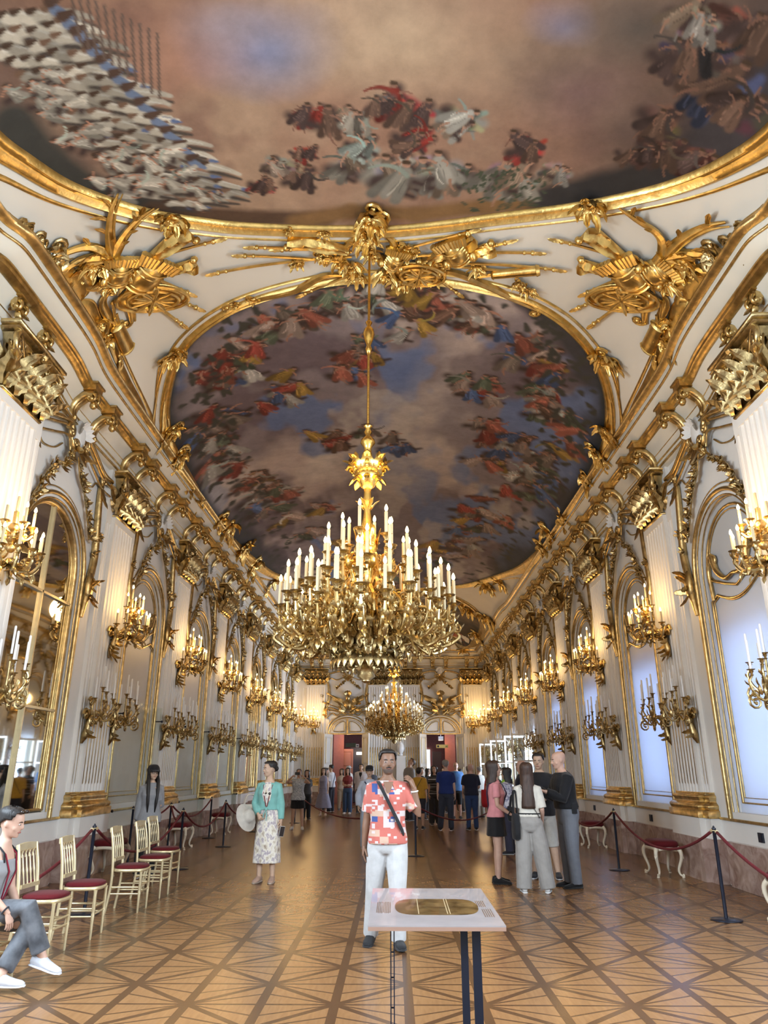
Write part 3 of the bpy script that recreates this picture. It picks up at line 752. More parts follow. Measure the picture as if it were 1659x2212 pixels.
for px, py, sz in ((250,330,.5),(180,300,.45),(330,340,.5),(280,400,.55),(400,390,.42),(220,390,.4),(130,230,.4),(450,420,.3),(60,170,.36)):
    x, y = pv(px, py)
    for k in range(4): f_ = r.uniform(.5,1.1); p.figure(r, x+r.uniform(-.2,.2), y+r.uniform(-.15,.15), sz*.5, (.54*f_,.47*f_,.37*f_), r.uniform(-1.4,.3))
for px, py, sz, col, ang in ((770,350,.42,(.36,.31,.24),.1),(860,370,.55,(.52,.45,.35),0),(960,375,.5,(.50,.44,.35),.2),(1000,260,.36,(.48,.43,.35),1.2),(760,260,.3,(.30,.25,.19),1.0),(1100,385,.5,(.42,.36,.28),.1),(650,370,.36,(.26,.17,.10),0),(680,260,.34,(.42,.06,.04),0),(660,330,.24,(.35,.05,.035),.2),(880,230,.42,(.45,.06,.04),.1),(900,300,.34,(.40,.05,.035),.9),(830,220,.24,(.13,.10,.09),.2),(600,350,.26,(.42,.30,.22),.2),(570,400,.24,(.38,.07,.05),.4),(1140,320,.34,(.42,.06,.045),0),(1200,370,.26,(.46,.40,.33),.5),(780,320,.28,(.45,.48,.40),.3),(1470,330,.4,(.19,.06,.045),.6),(1420,260,.4,(.20,.09,.06),.4),(1560,180,.5,(.09,.10,.16),.5),(1530,90,.45,(.12,.09,.07),.2),(1600,60,.4,(.24,.10,.07),.7),(1480,120,.4,(.07,.06,.06),.2),(1610,250,.4,(.10,.055,.04),.9),(1380,330,.3,(.12,.06,.045),.3),(1500,40,.3,(.42,.36,.30),.2)):
    x, y = pv(px, py); dk = tuple(v*.45 for v in col); sz *= 1.45
    if sum(col) > .9: col = tuple(v*.72 for v in col); p.stroke((x-.45*sz, y+.12*sz), (x+.45*sz, y+.06*sz), .24*sz, tuple(v*.7 for v in col), .8, -.08*sz, .2*sz); p.stroke((x-.2*sz, y+.2*sz), (x-.25*sz, y+.55*sz), .08*sz, tuple(v*.55 for v in col), .7); p.stroke((x+.2*sz, y+.2*sz), (x+.3*sz, y+.5*sz), .08*sz, tuple(v*.6 for v in col), .7); p.stroke((x-.3*sz, y+.25*sz), (x+.3*sz, y+.28*sz), .07*sz, tuple(v*.4 for v in col), .9)
    for k in range(4): p.stroke((x+r.uniform(-.3,.3)*sz, y+r.uniform(-.25,.25)*sz), (x+r.uniform(-.5,.5)*sz, y+r.uniform(-.3,.4)*sz), .22*sz, tuple(v*r.uniform(.5,1.) for v in col), .7)
    for k in range(4): g_ = r.uniform(.55,1.1); c_ = ([col, dk, (.22,.15,.10), col] if sum(col) > .55 else [col, dk, (.10,.06,.05), (.16,.09,.06)])[k]; p.figure(r, x+r.uniform(-.30,.30)*sz, y+r.uniform(-.22,.22)*sz, sz*r.uniform(.45,.72), tuple(v*g_ for v in c_), ang+r.uniform(-.6,.6), flesh=(.36,.19,.12) if sum(col) > .55 else (.20,.10,.065))
for k in range(90):
    x, y = pv(r.uniform(1000,1180), r.uniform(365,455)); p.stroke((x, y), (x+r.uniform(-.06,.06), y+r.uniform(-.06,.06)), .03, (.055,.06,.035), .5)
painting('ceiling_painting', p, 'nearest ceiling fresco of rose-brown clouds with rows of pale and red figures', X, Y)
# middle painting: stormy sky ringed with groups of figures
L2 = outline(P2, 8); y0, y1 = min(q[1] for q in L2)+.004, max(q[1] for q in L2)-.01
f = np.linspace(0, 1, 330); ff = 1/(1/y0+(1/y1-1/y0)*f); ff = np.concatenate([y0+(ff[6]-y0)*(np.linspace(0,1,26)[:-1])**1.8, ff[6:-4], y1-(y1-ff[-4])*(1-np.linspace(0,1,26)[1:])**1.8])
X, Y = painting_grid(L2, list(ff), 300)
# measured against the middle of the outline
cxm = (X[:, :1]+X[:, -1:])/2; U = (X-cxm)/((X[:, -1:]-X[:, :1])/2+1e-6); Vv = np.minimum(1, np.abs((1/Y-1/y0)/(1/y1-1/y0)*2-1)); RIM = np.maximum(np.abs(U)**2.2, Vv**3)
p = Paint(X, Y, (.235,.185,.185)); r = np.random.RandomState(9)
Ys = np.log(Y)*8
n1, n2, n3 = bg_noise(X, Ys, 5, .42), bg_noise(X, Ys, 6, .8), bg_noise(X, Ys, 7, .6)
p.over(sm(n1, .47, .58)*.9, (.50,.39,.33)); p.over(sm(n1+.35*(n2-.5), .60, .70)*.8, (.66,.56,.47)); p.over(sm(n2, .53, .62)*.8, (.13,.09,.10)); p.over(sm(n3, .54, .60)*.85, (.13,.18,.32)); p.over(sm(n2, .36, .30)*.6, (.47,.40,.34))
p.over(sm(.50-np.hypot(U-.05, (np.log(Y)-np.log(15))*1.2), 0, .5)*.7*sm(n1, .38, .58), (.56,.47,.38))
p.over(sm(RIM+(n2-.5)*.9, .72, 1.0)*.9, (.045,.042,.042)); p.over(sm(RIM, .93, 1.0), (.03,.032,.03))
r2 = np.random.RandomState(21)
CL = [(.44,.14,.09),(.22,.12,.08),(.52,.31,.07),(.13,.19,.36),(.58,.53,.46),(.15,.17,.11),(.40,.08,.055),(.24,.18,.14),(.55,.40,.32)]
spots = []
for k in range(170):       # ring of figures near the rim
    a = r2.uniform(0, 2*PI); f = r2.uniform(.72, .93); i = int((.5+.5*math.sin(a)*f)*(X.shape[0]-1)); j = int((.5+.5*math.cos(a)*f)*(X.shape[1]-1))
    spots.append((X[i, j], Y[i, j], .26+.022*Y[i, j]*r2.uniform(.7, 1.2)))
for px, py in ((740,760),(800,750),(600,855),(650,830),(1020,840),(1050,835),(700,945),(760,940),(850,960),(1080,970),(1050,990),(620,1050),(690,1100),(1010,1110),(1180,840),(1200,890),(900,660),(860,690),(520,770),(1060,930),(560,1050),(1130,960),(760,830)):
    x, y = pv(px, py)
    for k in range(4): spots.append((x+r2.uniform(-.35,.35), y+r2.uniform(-.5,.5), .24+.018*y))
for x, y, sz in spots:
    c = CL[r2.randint(len(CL))]; fz = r2.uniform(.45, .95); p.figure(r2, x, y, sz, tuple(v*fz for v in c), r2.uniform(-.9, .9), flesh=(.36,.18,.12))
for k in range(260):
    i = r2.randint(8, X.shape[0]-8); j = r2.choice([r2.randint(6, 40), r2.randint(X.shape[1]-40, X.shape[1]-6)]); x, y = X[i, j], Y[i, j]
    p.stroke((x, y), (x+r2.uniform(-.12,.12), y+r2.uniform(-.2,.2)), .05+.004*y, (.055,.05,.04), .6)
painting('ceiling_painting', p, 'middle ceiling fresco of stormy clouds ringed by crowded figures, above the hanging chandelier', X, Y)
# far painting, dark
L3 = outline(P3, 8); y0, y1 = min(q[1] for q in L3)+.01, max(q[1] for q in L3)-.01
ff = y0+(y1-y0)*(.5-.5*np.cos(np.linspace(0, PI, 110))); X, Y = painting_grid(L3, list(ff), 120)
p = Paint(X, Y, (.10,.075,.055)); r = np.random.RandomState(13); n1, n2 = bg_noise(X, Y, 15, .35), bg_noise(X, Y, 16, .8)
p.over(sm(n1, .5, .65)*.8, (.22,.16,.11)); p.over(sm(n2, .5, .62)*.7, (.04,.045,.04))
for k in range(46):
    i, j = r.randint(10, 100), r.randint(8, 112); p.figure(r, X[i, j], Y[i, j], .7, CL[r.randint(len(CL))], r.uniform(-.8,.8))
painting('ceiling_painting', p, 'farthest ceiling fresco, small and dark, above the end wall', X, Y)

# ---------------------------------------------------------------- gilded frames round the paintings (parts of the ceiling)
def hug(h=0.): return lambda p: (p[0], p[1], vault(p[0], min(p[1], 38.6))-p[2]-h)
def offset(poly, d, closed=True):
    out = []; n = len(poly)
    cx, cy = sum(p[0] for p in poly)/n, sum(p[1] for p in poly)/n
    for i in range(n):
        a = poly[(i-1) % n] if closed or i else poly[0]; b = poly[(i+1) % n] if closed or i < n-1 else poly[-1]
        t = Vector((b[0]-a[0], b[1]-a[1], 0)).normalized(); nn = Vector((-t.y, t.x, 0))
        if nn.x*(poly[i][0]-cx)+nn.y*(poly[i][1]-cy) < 0: nn = -nn
        out.append((poly[i][0]+nn.x*d, poly[i][1]+nn.y*d))
    return out
def frame(poly, prof, mt, nm, closed=True):
    """profile (offset outwards, depth below the vault) run round an outline"""
    m = M(); cols = [offset(poly, o, closed) for o, h in prof]
    R = [[(cols[k][i][0], cols[k][i][1], vault(cols[k][i][0], min(cols[k][i][1], 38.6))-prof[k][1]) for k in range(len(prof))] for i in range(len(poly))]
    m.rings(R, closed_u=True, caps=False, closed_v=closed); return m.build(nm, mt, ceiling, smooth=60)
FP = [(-.02,-.02),(-.02,.05),(.02,.075),(.05,.05),(.075,.06),(.12,.10),(.165,.07),(.19,.03),(.19,-.02)]
FPW = [(.19,-.02),(.19,.03),(.27,.03),(.27,-.02)]
FPL = [(.26,-.02),(.26,.03),(.285,.045),(.31,.03),(.31,-.02)]
O1 = outline(P1, 8, False)
for pr, mt in ((FP, GOLD), (FPW, VAULT), (FPL, GOLD)): frame(O1, pr, STUCCO if mt is GOLD else mt, 'painting_frame', False)
for pr, mt in ((FP, GOLD), (FPW, VAULT), (FPL, GOLD)): frame(L2, [(o*.85, h) for o, h in pr], STUCCO if mt is GOLD else mt, 'painting_frame')
for pr, mt in ((FP, GOLD), (FPL, GOLD)): frame(L3, [(o*1.3, h) for o, h in pr], mt, 'painting_frame')
W2 = [Vector((*q, 0)) for q in offset(L2, .5)]
W2 = [(XC+(v.x-XC), v.y) for v in W2]
def thin(px, r=.018, n=8, nm='gilt_line', h=.0, taper=False):
    m = M(hug()); P = outline(px, n, False); k = len(P)
    m.tube([(x, y, h+r*.6) for x, y in P], [r*(.35+.65*math.sin(PI*(i+.5)/k)) if taper else r for i in range(k)], 6); return m.build(nm, mt_line, ceiling, smooth=60)
mt_line = STUCCO
for s in (1, -1):       # thin wandering lines round the middle painting, mirrored about the axis of the frame
    mx = lambda L: [(x if s > 0 else 1674-x, y) for x, y in L]
    thin(mx([(345,790),(338,850),(344,905),(352,950),(370,985)]), .02)
    thin(mx([(395,735),(430,695),(480,662),(530,640),(600,617)]), .02)
    thin(mx([(220,690),(240,740),(275,820),(315,905),(350,985)]), .035); thin(mx([(236,690),(256,742),(290,818),(328,900),(362,980)]), .018)
    thin(mx([(352,990),(372,1020),(392,1058),(420,1100),(455,1145),(500,1190),(540,1222)]), .03)
# ---------------------------------------------------------------- gilded stucco on the vault: trophies, scrolls, leaves
def pl(px, py, h=0.):
    x, y = on_vault(px, py); return Vector((x, y, h))
def ribbon_scroll(m, px, r, n=8, h=.05):
    P = bez([pl(*q, h) for q in px], n); k = len(P)
    m.tube(P, [r*(.3+.9*math.sin(PI*(i+.6)/(k+1))) for i in range(k)], 7); m.tube([p+Vector((r*.9, r*.4, -.01)) for p in P], r*.35, 5)
    e = P[-1]; d = (P[-1]-P[-3]).normalized(); u = Vector((-d.y, d.x, 0)); m.scroll(e+u*r*1.6, -u, d, r*1.7, 1.4, r*.6, 0, 6, 14)
def acanthus(m, c, size, k=9, a0=0., a1=2*PI, h=.05, seed=1):
    random.seed(seed)
    for i in range(k):
        a = a0+(a1-a0)*(i+rnd(-.2,.2))/max(1, k-1); d = Vector((math.cos(a), math.sin(a), 0))
        m.leaf(Vector(c)+d*size*.15+Vector((0,0,h)), d+Vector((0,0,.25)), size*rnd(.7,1.25), size*.42, (0,0,1), rnd(.5,1.1), 4, .3)
def spray(m, c, size, seed, dirs=None, h=.06):
    """rocaille bunch: scrolls, leaves and flowers"""
    random.seed(seed); c = Vector(c)
    for i in range(4):
        a = rnd(0, 2*PI); u = Vector((math.cos(a), math.sin(a), 0)); v = Vector((-u.y, u.x, .2))
        m.scroll(c+u*size*.35+Vector((0,0,h)), u, v, size*.32, 1.3, size*.085, rnd(0,6), 6, 12, random.choice((-1,1)))
    acanthus(m, c, size*.75, 9, 0, 2*PI, h*.7, seed+3)
    for i in range(4): m.flower(c+Vector((rnd(-.4,.4), rnd(-.4,.4), 0))*size+Vector((0,0,h*1.5)), (rnd(-.3,.3), rnd(-.3,.3), 1), size*rnd(.13,.22))
def spear(m, a, b, r=.022, tip=.22, h=.08):
    a, b = pl(*a, h), pl(*b, h); d = (b-a).normalized(); m.tube([a+(b-a)*i/10 for i in range(11)], r, 6)
    u = Vector((-d.y, d.x, 0)); m.leaf(b-d*.02, d, tip, tip*.42, (0,0,1), .01, 5, .35); m.ell(b, r*1.8, 6, 4); m.ell(b-d*.12, r*1.5, 6, 4)
def flag(m, a, b, w, h=.08, seed=2):
    """gathered banner along a staff"""
    random.seed(seed); A, B = pl(*a, h), pl(*b, h); d = B-A; u = Vector((-d.y, d.x, 0)).normalized()
    R = []
    for i in range(13):
        f = i/12; c = A+d*f; ww = w*(.35+.65*f)*(1-.5*max(0, f-.8)*5*.6)
        R.append([c+u*ww*g+Vector((0,0,.05*math.sin(9*g+5*f)+.03)) for g in (0,.14,.28,.42,.56,.7,.85,1)]+[c+u*ww*g+Vector((0,0,-.03)) for g in (1,.5,0)])
    m.rings(R)
    for q in (A, B): m.ell(q, .06, 6, 4)
def shield(m, c, rx, ry, ang, h=.1):
    c = pl(*c, h); Rm = Euler((0, 0, ang)).to_matrix(); m.ell(c, (rx, ry, .09), 18, 8, Rm)
    for f in (1.0, .72): m.tube([c+Rm @ Vector((rx*f*math.cos(t), ry*f*math.sin(t), .05+.04*(1-f)*2)) for t in [2*PI*i/22 for i in range(22)]], .028, 6, closed=True)
    for i in range(12):
        t = 2*PI*i/12; m.leaf(c+Vector((0,0,.08)), Rm @ Vector((rx*math.cos(t), ry*math.sin(t), 0)), rx*.6, .08, (0,0,1), .15, 3)
def quiver(m, a, b, r, h=.1):
    A, B = pl(*a, h), pl(*b, h); d = (B-A); m.tube([A, A+d*.04, A+d*.05, A+d*.92, A+d*.93, B], [r*.7, r*1.1, r*.85, r*.95, r*1.15, r*.9], 10)
    for k in range(5): m.tube([A+Vector((rnd(-1,1), rnd(-1,1), 0))*r*.4, A-d*.25+Vector((rnd(-1,1), rnd(-1,1), 0))*r*.8], .016, 5)
def armour(m, c, s, ang, h=.1):
    c = pl(*c, h); Rm = Euler((0, 0, ang)).to_matrix()
    m.ell(c, (s*.55, s*.72, .16), 14, 8, Rm)
    for sd in (-1, 1):
        m.ell(c+Rm @ Vector((sd*s*.6, s*.4, 0)), (s*.24, s*.28, .11), 10, 6, Rm)
        for k in range(5): m.tube([c+Rm @ Vector((sd*s*(.1+.12*k), -s*.55, .05)), c+Rm @ Vector((sd*s*(.12+.14*k), -s*.95, .03))], .05, 6)
    for k in range(6): m.tube([c+Rm @ Vector((x*s*.5, -s*.4+.17*s*k, .14-.09*x*x)) for x in (-1,-.5,0,.5,1)], .018, 5)
def plume(m, c, dirs, L, h=.08):
    for dx, dy, k in dirs:
        b = pl(*c, h); d = Vector((dx, dy, 0)).normalized(); u = Vector((-d.y, d.x, 0))
        P = bez([b, b+d*L*.4*k+u*.05, b+d*L*.75*k+u*.16*(1 if dx > 0 else -1), b+d*L*k+u*.3*(1 if dx > 0 else -1)], 5); n = len(P)
        m.tube(P, [.07*(1-.85*i/n) for i in range(n)], 6); m.tube([q+Vector((.05,.02,0)) for q in P], [.035*(1-.8*i/n) for i in range(n)], 5)
        for i in range(2, n-2, 3): m.leaf(P[i], d+u*rnd(-.9,.9), L*.28, .07, (0,0,1), .5, 3)
def trophy(name, build):
    m = M(hug()); random.seed(len(name)*7+len(COL.objects)); build(m); o = m.build(name, STUCCO, ceiling, smooth=45); return o
def t_left(m, f=lambda x: x):
    q = lambda x, y: (f(x), y)
    plume(m, q(245,545), [(-.9*(1 if f(0) == 0 else -1), -.35, 1.0), (-.55*(1 if f(0) == 0 else -1), -.75, .9), (0.1, -1, 1.0), (.5*(1 if f(0) == 0 else -1), -.8, .9), (-1*(1 if f(0) == 0 else -1), .05, .8)], 1.0)
    armour(m, q(318,585), .42, .9 if f(0) == 0 else -.9); shield(m, q(335,628), .5, .26, .5 if f(0) == 0 else -.5); armour(m, q(262,575), .3, .5)
    flag(m, q(335,550), q(425,510), -.36 if f(0) == 0 else .36); flag(m, q(352,572), q(420,552), .3 if f(0) == 0 else -.3, seed=5)
    for a, b in ((q(240,590), q(462,512)), (q(250,560), q(405,622)), (q(270,600), q(424,655)), (q(280,610), q(392,690))): spear(m, a, b)
    quiver(m, q(255,690), q(280,745), .09); spear(m, q(245,640), q(262,770), .02, .2)
    ribbon_scroll(m, [q(235,590), q(215,610), q(190,600), q(180,575), q(200,560)], .07); ribbon_scroll(m, [q(240,650), q(265,640), q(282,660), q(285,690)], .05)
    for x, y, s in ((215,555,.34), (195,575,.3), (240,600,.3), (290,600,.3), (300,560,.26), (230,560,.3)): spray(m, pl(*q(x, y)), s, int(x))
trophy('stucco_trophy', t_left)
trophy('stucco_trophy', lambda m: t_left(m, lambda x: 1674-x))
def t_mid(m):
    for a, b in (((760,545),(472,580)), ((770,560),(530,543)), ((760,535),(555,525)), ((740,530),(610,530)), ((780,575),(660,625)), ((900,560),(1195,573)), ((880,545),(1150,537)), ((870,530),(1010,492)), ((930,560),(1090,515)), ((920,575),(985,622)), ((830,560),(1120,580))): spear(m, a, b)
    flag(m, (750,535), (620,525), .3); flag(m, (905,555), (1010,495), .34, seed=6); flag(m, (970,545), (1060,515), .3, seed=3)
    shield(m, (905,578), .40, .24, .15); armour(m, (985,535), .34, -.5); quiver(m, (1060,582), (1165,572), .08); armour(m, (850,548), .26, .4)
    for x, y, s in ((790,510,.34), (760,565,.3), (830,580,.34), (860,600,.3), (770,590,.26), (730,555,.26), (640,560,.2), (1030,575,.24), (950,560,.28), (880,530,.3), (805,540,.25), (700,545,.25), (930,590,.3), (880,600,.25)): spray(m, pl(x, y), s, x)
    for L in ([(775,500),(745,530),(740,560),(765,580)], [(830,500),(850,520),(840,550),(850,585)], [(770,590),(700,590),(640,620),(560,640),(500,665)], [(850,600),(960,580),(1050,610),(1110,640),(1160,665)]): ribbon_scroll(m, L, .055)
trophy('stucco_trophy', t_mid)
# bunches on the painting frames and along the cornice
for px, py, s in ((375,466,.42), (1270,438,.44), (800,462,.5), (800,490,.4), (380,762,.42), (1296,765,.42), (365,770,.3), (1320,780,.34), (625,492,.16), (700,497,.2), (545,640,.2), (505,650,.2), (1140,620,.24), (1120,605,.22), (372,930,.3), (1305,925,.3), (388,985,.34), (1290,975,.34),
                  (395,1050,.34), (1268,1040,.34), (415,1075,.38), (1225,1120,.4), (490,1150,.5), (470,1130,.4), (1190,1160,.5), (1175,1185,.4), (520,1195,.5), (545,1230,.5), (590,1255,.4), (1050,1262,.5), (1080,1255,.4), (985,1300,.5), (1010,1315,.5), (1045,1330,.5), (1065,1345,.5), (1030,1370,.5), (1000,1402,.4), (700,1400,.4), (690,1405,.35), (880,1408,.35), (640,1330,.4), (655,1350,.45)):
    m = M(hug()); spray(m, pl(px, py), s*(.85 if py < 800 else 1.2), px+py); m.build('gilt_rocaille', STUCCO, ceiling, smooth=45)
for s in (1, -1):       # flower rope and great scroll where the cornice breaks forward over the nearest pilaster
    mx = lambda x: x if s > 0 else 1660-x
    m = M(hug()); random.seed(4)
    garland(m, [pl(mx(x), y, .06) for x, y in ((2,478),(30,500),(60,522),(85,545),(110,560),(135,560))], .10, .13)
    for x, y, z in ((110,545,.34), (40,505,.26), (75,530,.26)): spray(m, pl(mx(x), y), z, x)
    m.build('flower_garland', BRONZE, ceiling, smooth=45)
    m = M(hug())
    for L, r in (([(110,572),(140,590),(165,605),(172,630),(158,652)], .10), ([(160,655),(190,655),(205,690),(222,722)], .07), ([(225,725),(238,690),(222,650),(232,625)], .045), ([(60,545),(85,565),(110,572)], .07)): ribbon_scroll(m, [(mx(x), y) for x, y in L], r)
    for x, y, z in ((150,655,.26), (205,700,.28), (185,690,.2), (228,735,.24)): spray(m, pl(mx(x), y), z, x)
    m.build('great_scroll', STUCCO, ceiling, smooth=45)
# ---------------------------------------------------------------- far wall: doors, overdoor trophies, middle panel
def lunette():
    m = LM(); P = arch_pts(.96, 3.38, 3.40, 4.18, 20); m.rings([[(s, .05, z) for s, z in P], [(s, -.02, z) for s, z in P]]); return m
def lunette_gilt():
    m = LM()
    for a, zt, r, n in ((.97, 4.19, .035, .05), (1.10, 4.32, .03, .03), (.88, 4.10, .014, .055)):
        P = arch_pts(a, 3.36 if r > .02 else 3.42, 3.42, zt, 20); m.tube(strip(P, 0, n), r, 6)
    m.box((0, .07, 3.76), (.09, .06, .74)); m.box((0, .05, 3.385), (1.95, .09, .06))
    for sd in (-1, 1):
        q = bez([(sd*.14,.07,3.52),(sd*.14,.07,3.98),(sd*.45,.07,3.92),(sd*.70,.07,3.66),(sd*.70,.07,3.52),(sd*.42,.07,3.5),(sd*.14,.07,3.52)], 5); m.tube(q, .022, 6)
    m.box((-.98, .02, 2.1), (.05, .05, 2.5)); m.box((.98, .02, 2.1), (.05, .05, 2.5))
    return m
def overdoor():
    m = LM(); random.seed(31)
    for a, b in (((.6,4.5),(-.95,5.35)), ((-.6,4.5),(.95,5.3)), ((.3,4.45),(-1.1,4.9)), ((-.3,4.45),(1.1,4.85)), ((.1,4.4),(-.85,4.55)), ((-.1,4.4),(.9,4.5))):
        A, B = Vector((a[0], .08, a[1])), Vector((b[0], .14, b[1])); m.tube([A+(B-A)*i/4 for i in range(5)], .028, 6); m.leaf(B, B-A, .2, .1, (0,1,0), .02, 4, .35)
    for sd in (-1, 1):
        R = []
        for i in range(7):
            f = i/6; c = Vector((sd*(.25+.6*f), .12+.04*math.sin(6*f), 4.75+.35*f)); R.append([c+Vector((-sd*.05*g, .03*math.sin(8*g+4*f), g*.34*(1-.3*f))) for g in (0,.33,.66,1)]+[c+Vector((0,-.06,.17))])
        m.rings(R)
        for L in ([(sd*.3,.08,4.45),(sd*.55,.1,4.3),(sd*.8,.08,4.42),(sd*1.05,.08,4.2)], [(sd*.1,.1,4.35),(sd*.35,.12,4.55),(sd*.2,.12,4.7),(sd*.5,.1,4.75)], [(sd*.35,.1,4.45),(sd*.7,.1,4.62),(sd*1.0,.08,4.7),(sd*1.15,.06,4.55)]):
            p = bez(L, 6); m.tube(p, [.05*(1-.6*i/len(p)) for i in range(len(p))], 6)
        for k in range(6): m.leaf((sd*rnd(.1,.5), .12, rnd(4.5,5.0)), (sd*rnd(.2,1), .3, rnd(-.3,.8)), .42, .15, (0,1,0), .6, 4)
    m.ell((0,.16,4.85), (.24,.14,.26), 10, 7); m.ell((0,.18,5.2), (.13,.13,.17), 9, 7)     # cuirass and plumed helmet
    for k in range(7): m.leaf((0,.18,5.3), (math.cos(PI*k/6)*.8, .2, .5+math.sin(PI*k/6)*.6), .36, .13, (0,1,0), .8, 4)
    for k in range(8): m.flower((rnd(-.7,.7), .12, rnd(4.35,4.6)), (0,1,.2), .08)
    return m
def door_frame_scroll():
    m = LM(); random.seed(6)
    for sd in (-1, 1):
        p = bez([(sd*1.12,.05,6.1),(sd*1.02,.06,5.7),(sd*.98,.06,5.2),(sd*1.1,.06,4.8),(sd*1.2,.06,4.5)], 6); m.tube(p, .05, 7); m.tube([q+Vector((-sd*.08,0,0)) for q in p], .02, 6)
        garland(m, [(sd*1.02,.08,5.7),(sd*1.05,.08,4.9)], .06, .1); m.ell((sd*1.18,.08,4.5), (.12,.08,.3), 8, 6)
        for k in range(6): m.leaf((sd*1.18,.1,4.6-.08*k), (sd*rnd(-.8,.5),.3,rnd(-1,1)), .28, .11, (0,1,0), .7, 3)
        p = bez([(sd*1.55,.08,6.40),(sd*1.15,.09,6.38),(sd*.7,.10,6.52),(sd*.3,.12,6.56),(sd*.18,.12,6.4)], 6); m.tube(p, .05, 6)
        p = bez([(sd*1.12,.05,6.12),(sd*.9,.05,6.2),(sd*.6,.05,6.12),(sd*.3,.05,6.22),(sd*.15,.06,6.3)], 6); m.tube(p, .025, 6)
    return m
for k, x in enumerate((-DX, DX)):
    lu = part('door_lunette', lunette, PLASTER, 'far', x); part('door_gilding', lunette_gilt, GOLD, 'far', x); part('overdoor_trophy', overdoor, BRONZE, 'far', x)
    part('gilt_scrolls', door_frame_scroll, GOLD, 'far', x, 'dfs'); part('shell_cartouche', cartouche, PLASTER, 'far', x, 'shell_cartouche'); part('cartouche_gilding', cartouche_gilt, GOLD, 'far', x, 'cartouche_gilding')
    part('flower_festoon', lambda: festoon(1), BRONZE, 'far', x, 'fest1')
m = LM(); m.box((0, .02, 3.5), (.62, .04, 5.2)); part('middle_panel', lambda: m, PLASTER, 'far', 0, smooth=0)
m2 = LM()
for a, r in ((.27, .022), (.20, .012)): m2.tube([(-a,.045,1.0+a),(a,.045,1.0+a),(a,.045,6.0),(a*.6,.045,6.2),(-a*.6,.045,6.2),(-a,.045,6.0)], r, 6, closed=True)
part('panel_moulding', lambda: m2, GOLD, 'far', 0, 'far_pm')
for x in (-4.1+2.42, ): pass
m = LM(); m.box((XC, .03, .30), (10, .06, .60))
bf = tag(place(m.build('baseboard_far', MARBLE, smooth=0), 'far', 0), 'red marble plinth along the end wall, broken by the two doorways', 'plinth', kind='structure')
# trim the plinth away from the door openings: rebuild as three slabs
me = bf.data; m = LM()
for a, b in ((-5.2, -DX-DW-.04), (-DX+DW+.04, DX-DW-.04), (DX+DW+.04, 5.0)): m.box(((a+b)/2, .03, .30), (b-a, .06, .60))
tmp = m.build('t', MARBLE, smooth=0); bf.data = tmp.data; bpy.data.objects.remove(tmp)
# door leaves swung into the gallery
LEAFW = mat('white_door_paint', (.78,.76,.71), .4)
def door_leaf():
    m = M(); m.box((.37, 0, 1.68), (.74, .05, 3.34)); return m
def leaf_mould():
    m = M()
    for y in (-.03, .03):
        for z0, z1 in ((.25, 1.05), (1.2, 1.75), (1.9, 3.2)):
            m.tube([(.11,y,z0),(.63,y,z0),(.63,y,z1),(.11,y,z1)], .014, 5, closed=True); m.tube([(.16,y,z0+.05),(.58,y,z0+.05),(.58,y,z1-.05),(.16,y,z1-.05)], .02, 5, closed=True)
    return m
dn = 0
dl_mesh = None
for c, lab in ((-DX, 'left'), (DX, 'right')):
    for s in (-1, 1):
        dn += 1
        o = door_leaf().build('door_%d' % dn, LEAFW, smooth=0); o.location = (c+s*DW, YE-.03, .02); o.rotation_euler = (0, 0, (-PI/2-.50) if s < 0 else (-PI/2+.50))
        leaf_mould().build('panel_moulding', PALEGOLD, o); h = M(); h.ell((.68,-.05,1.1), (.015,.03,.05), 7, 5); h.ell((.68,.05,1.1), (.015,.03,.05), 7, 5); h.build('door_handle', GOLD, o)
        tag(o, 'white panelled door leaf swung open on the %s side of the %s far doorway' % ('left' if s < 0 else 'right', lab), 'door', kind='structure')
# the rooms seen through the doorways
SALMON = mat('salmon_silk_wall', (.45,.15,.085), .55, noise=.12, nscale=9); REDWALL = mat('red_damask_wall', (.19,.045,.03), .6, noise=.35, nscale=14); ORANGE = mat('orange_lit_door', (.55,.23,.14), .45)  # white inner door has the orange light put into its colour
for k, (c, lab) in enumerate(((-DX, 'left'), (DX, 'right'))):
    m = M(); y0, y1 = YE+.46, YE+4.2
    m.box((c, y1, 2.2), (5, .1, 4.4)); m.box((c-2.0, (y0+y1)/2, 2.2), (.1, y1-y0, 4.4)); m.box((c+2.0, (y0+y1)/2, 2.2), (.1, y1-y0, 4.4)); m.box((c, (y0+y1)/2, 4.4), (5, y1-y0, .1)); m.box((c, (y0+y1)/2, -.05), (5, y1-y0, .1))
    tag(m.build('wall_room_%d' % (k+1), REDWALL, smooth=0), 'dark red room seen through the %s far doorway' % lab, 'room', kind='structure')
    m = M(); sx = -1 if k == 0 else 1
    m.box((c+sx*.55, YE+1.6, 1.75), (.55, .06, 3.5)); tag(m.build('wall_salmon_%d' % (k+1), SALMON, smooth=0), 'salmon lit wall strip just inside the %s far doorway' % lab, 'wall', kind='structure')
    L = bpy.data.lights.new('lamp', 'POINT'); L.energy = 16; L.color = (1,.62,.36); L.shadow_soft_size = .15; lo = bpy.data.objects.new('lamp', L); COL.objects.link(lo); lo.location = (c, YE+1.0, 3.0)
m = M(); m.box((-2.55, YE+1.75, 1.35), (.7, .06, 2.7)); t = tag(m.build('inner_door', ORANGE, smooth=0), 'white panelled door, orange light in its colour, inside the left far doorway', 'door')
m = M()
for z0, z1 in ((.2,1.1),(1.25,1.7),(1.85,2.55)): m.tube([(-2.82,YE+1.71,z0),(-2.3,YE+1.71,z0),(-2.3,YE+1.71,z1),(-2.82,YE+1.71,z1)], .02, 5, closed=True)
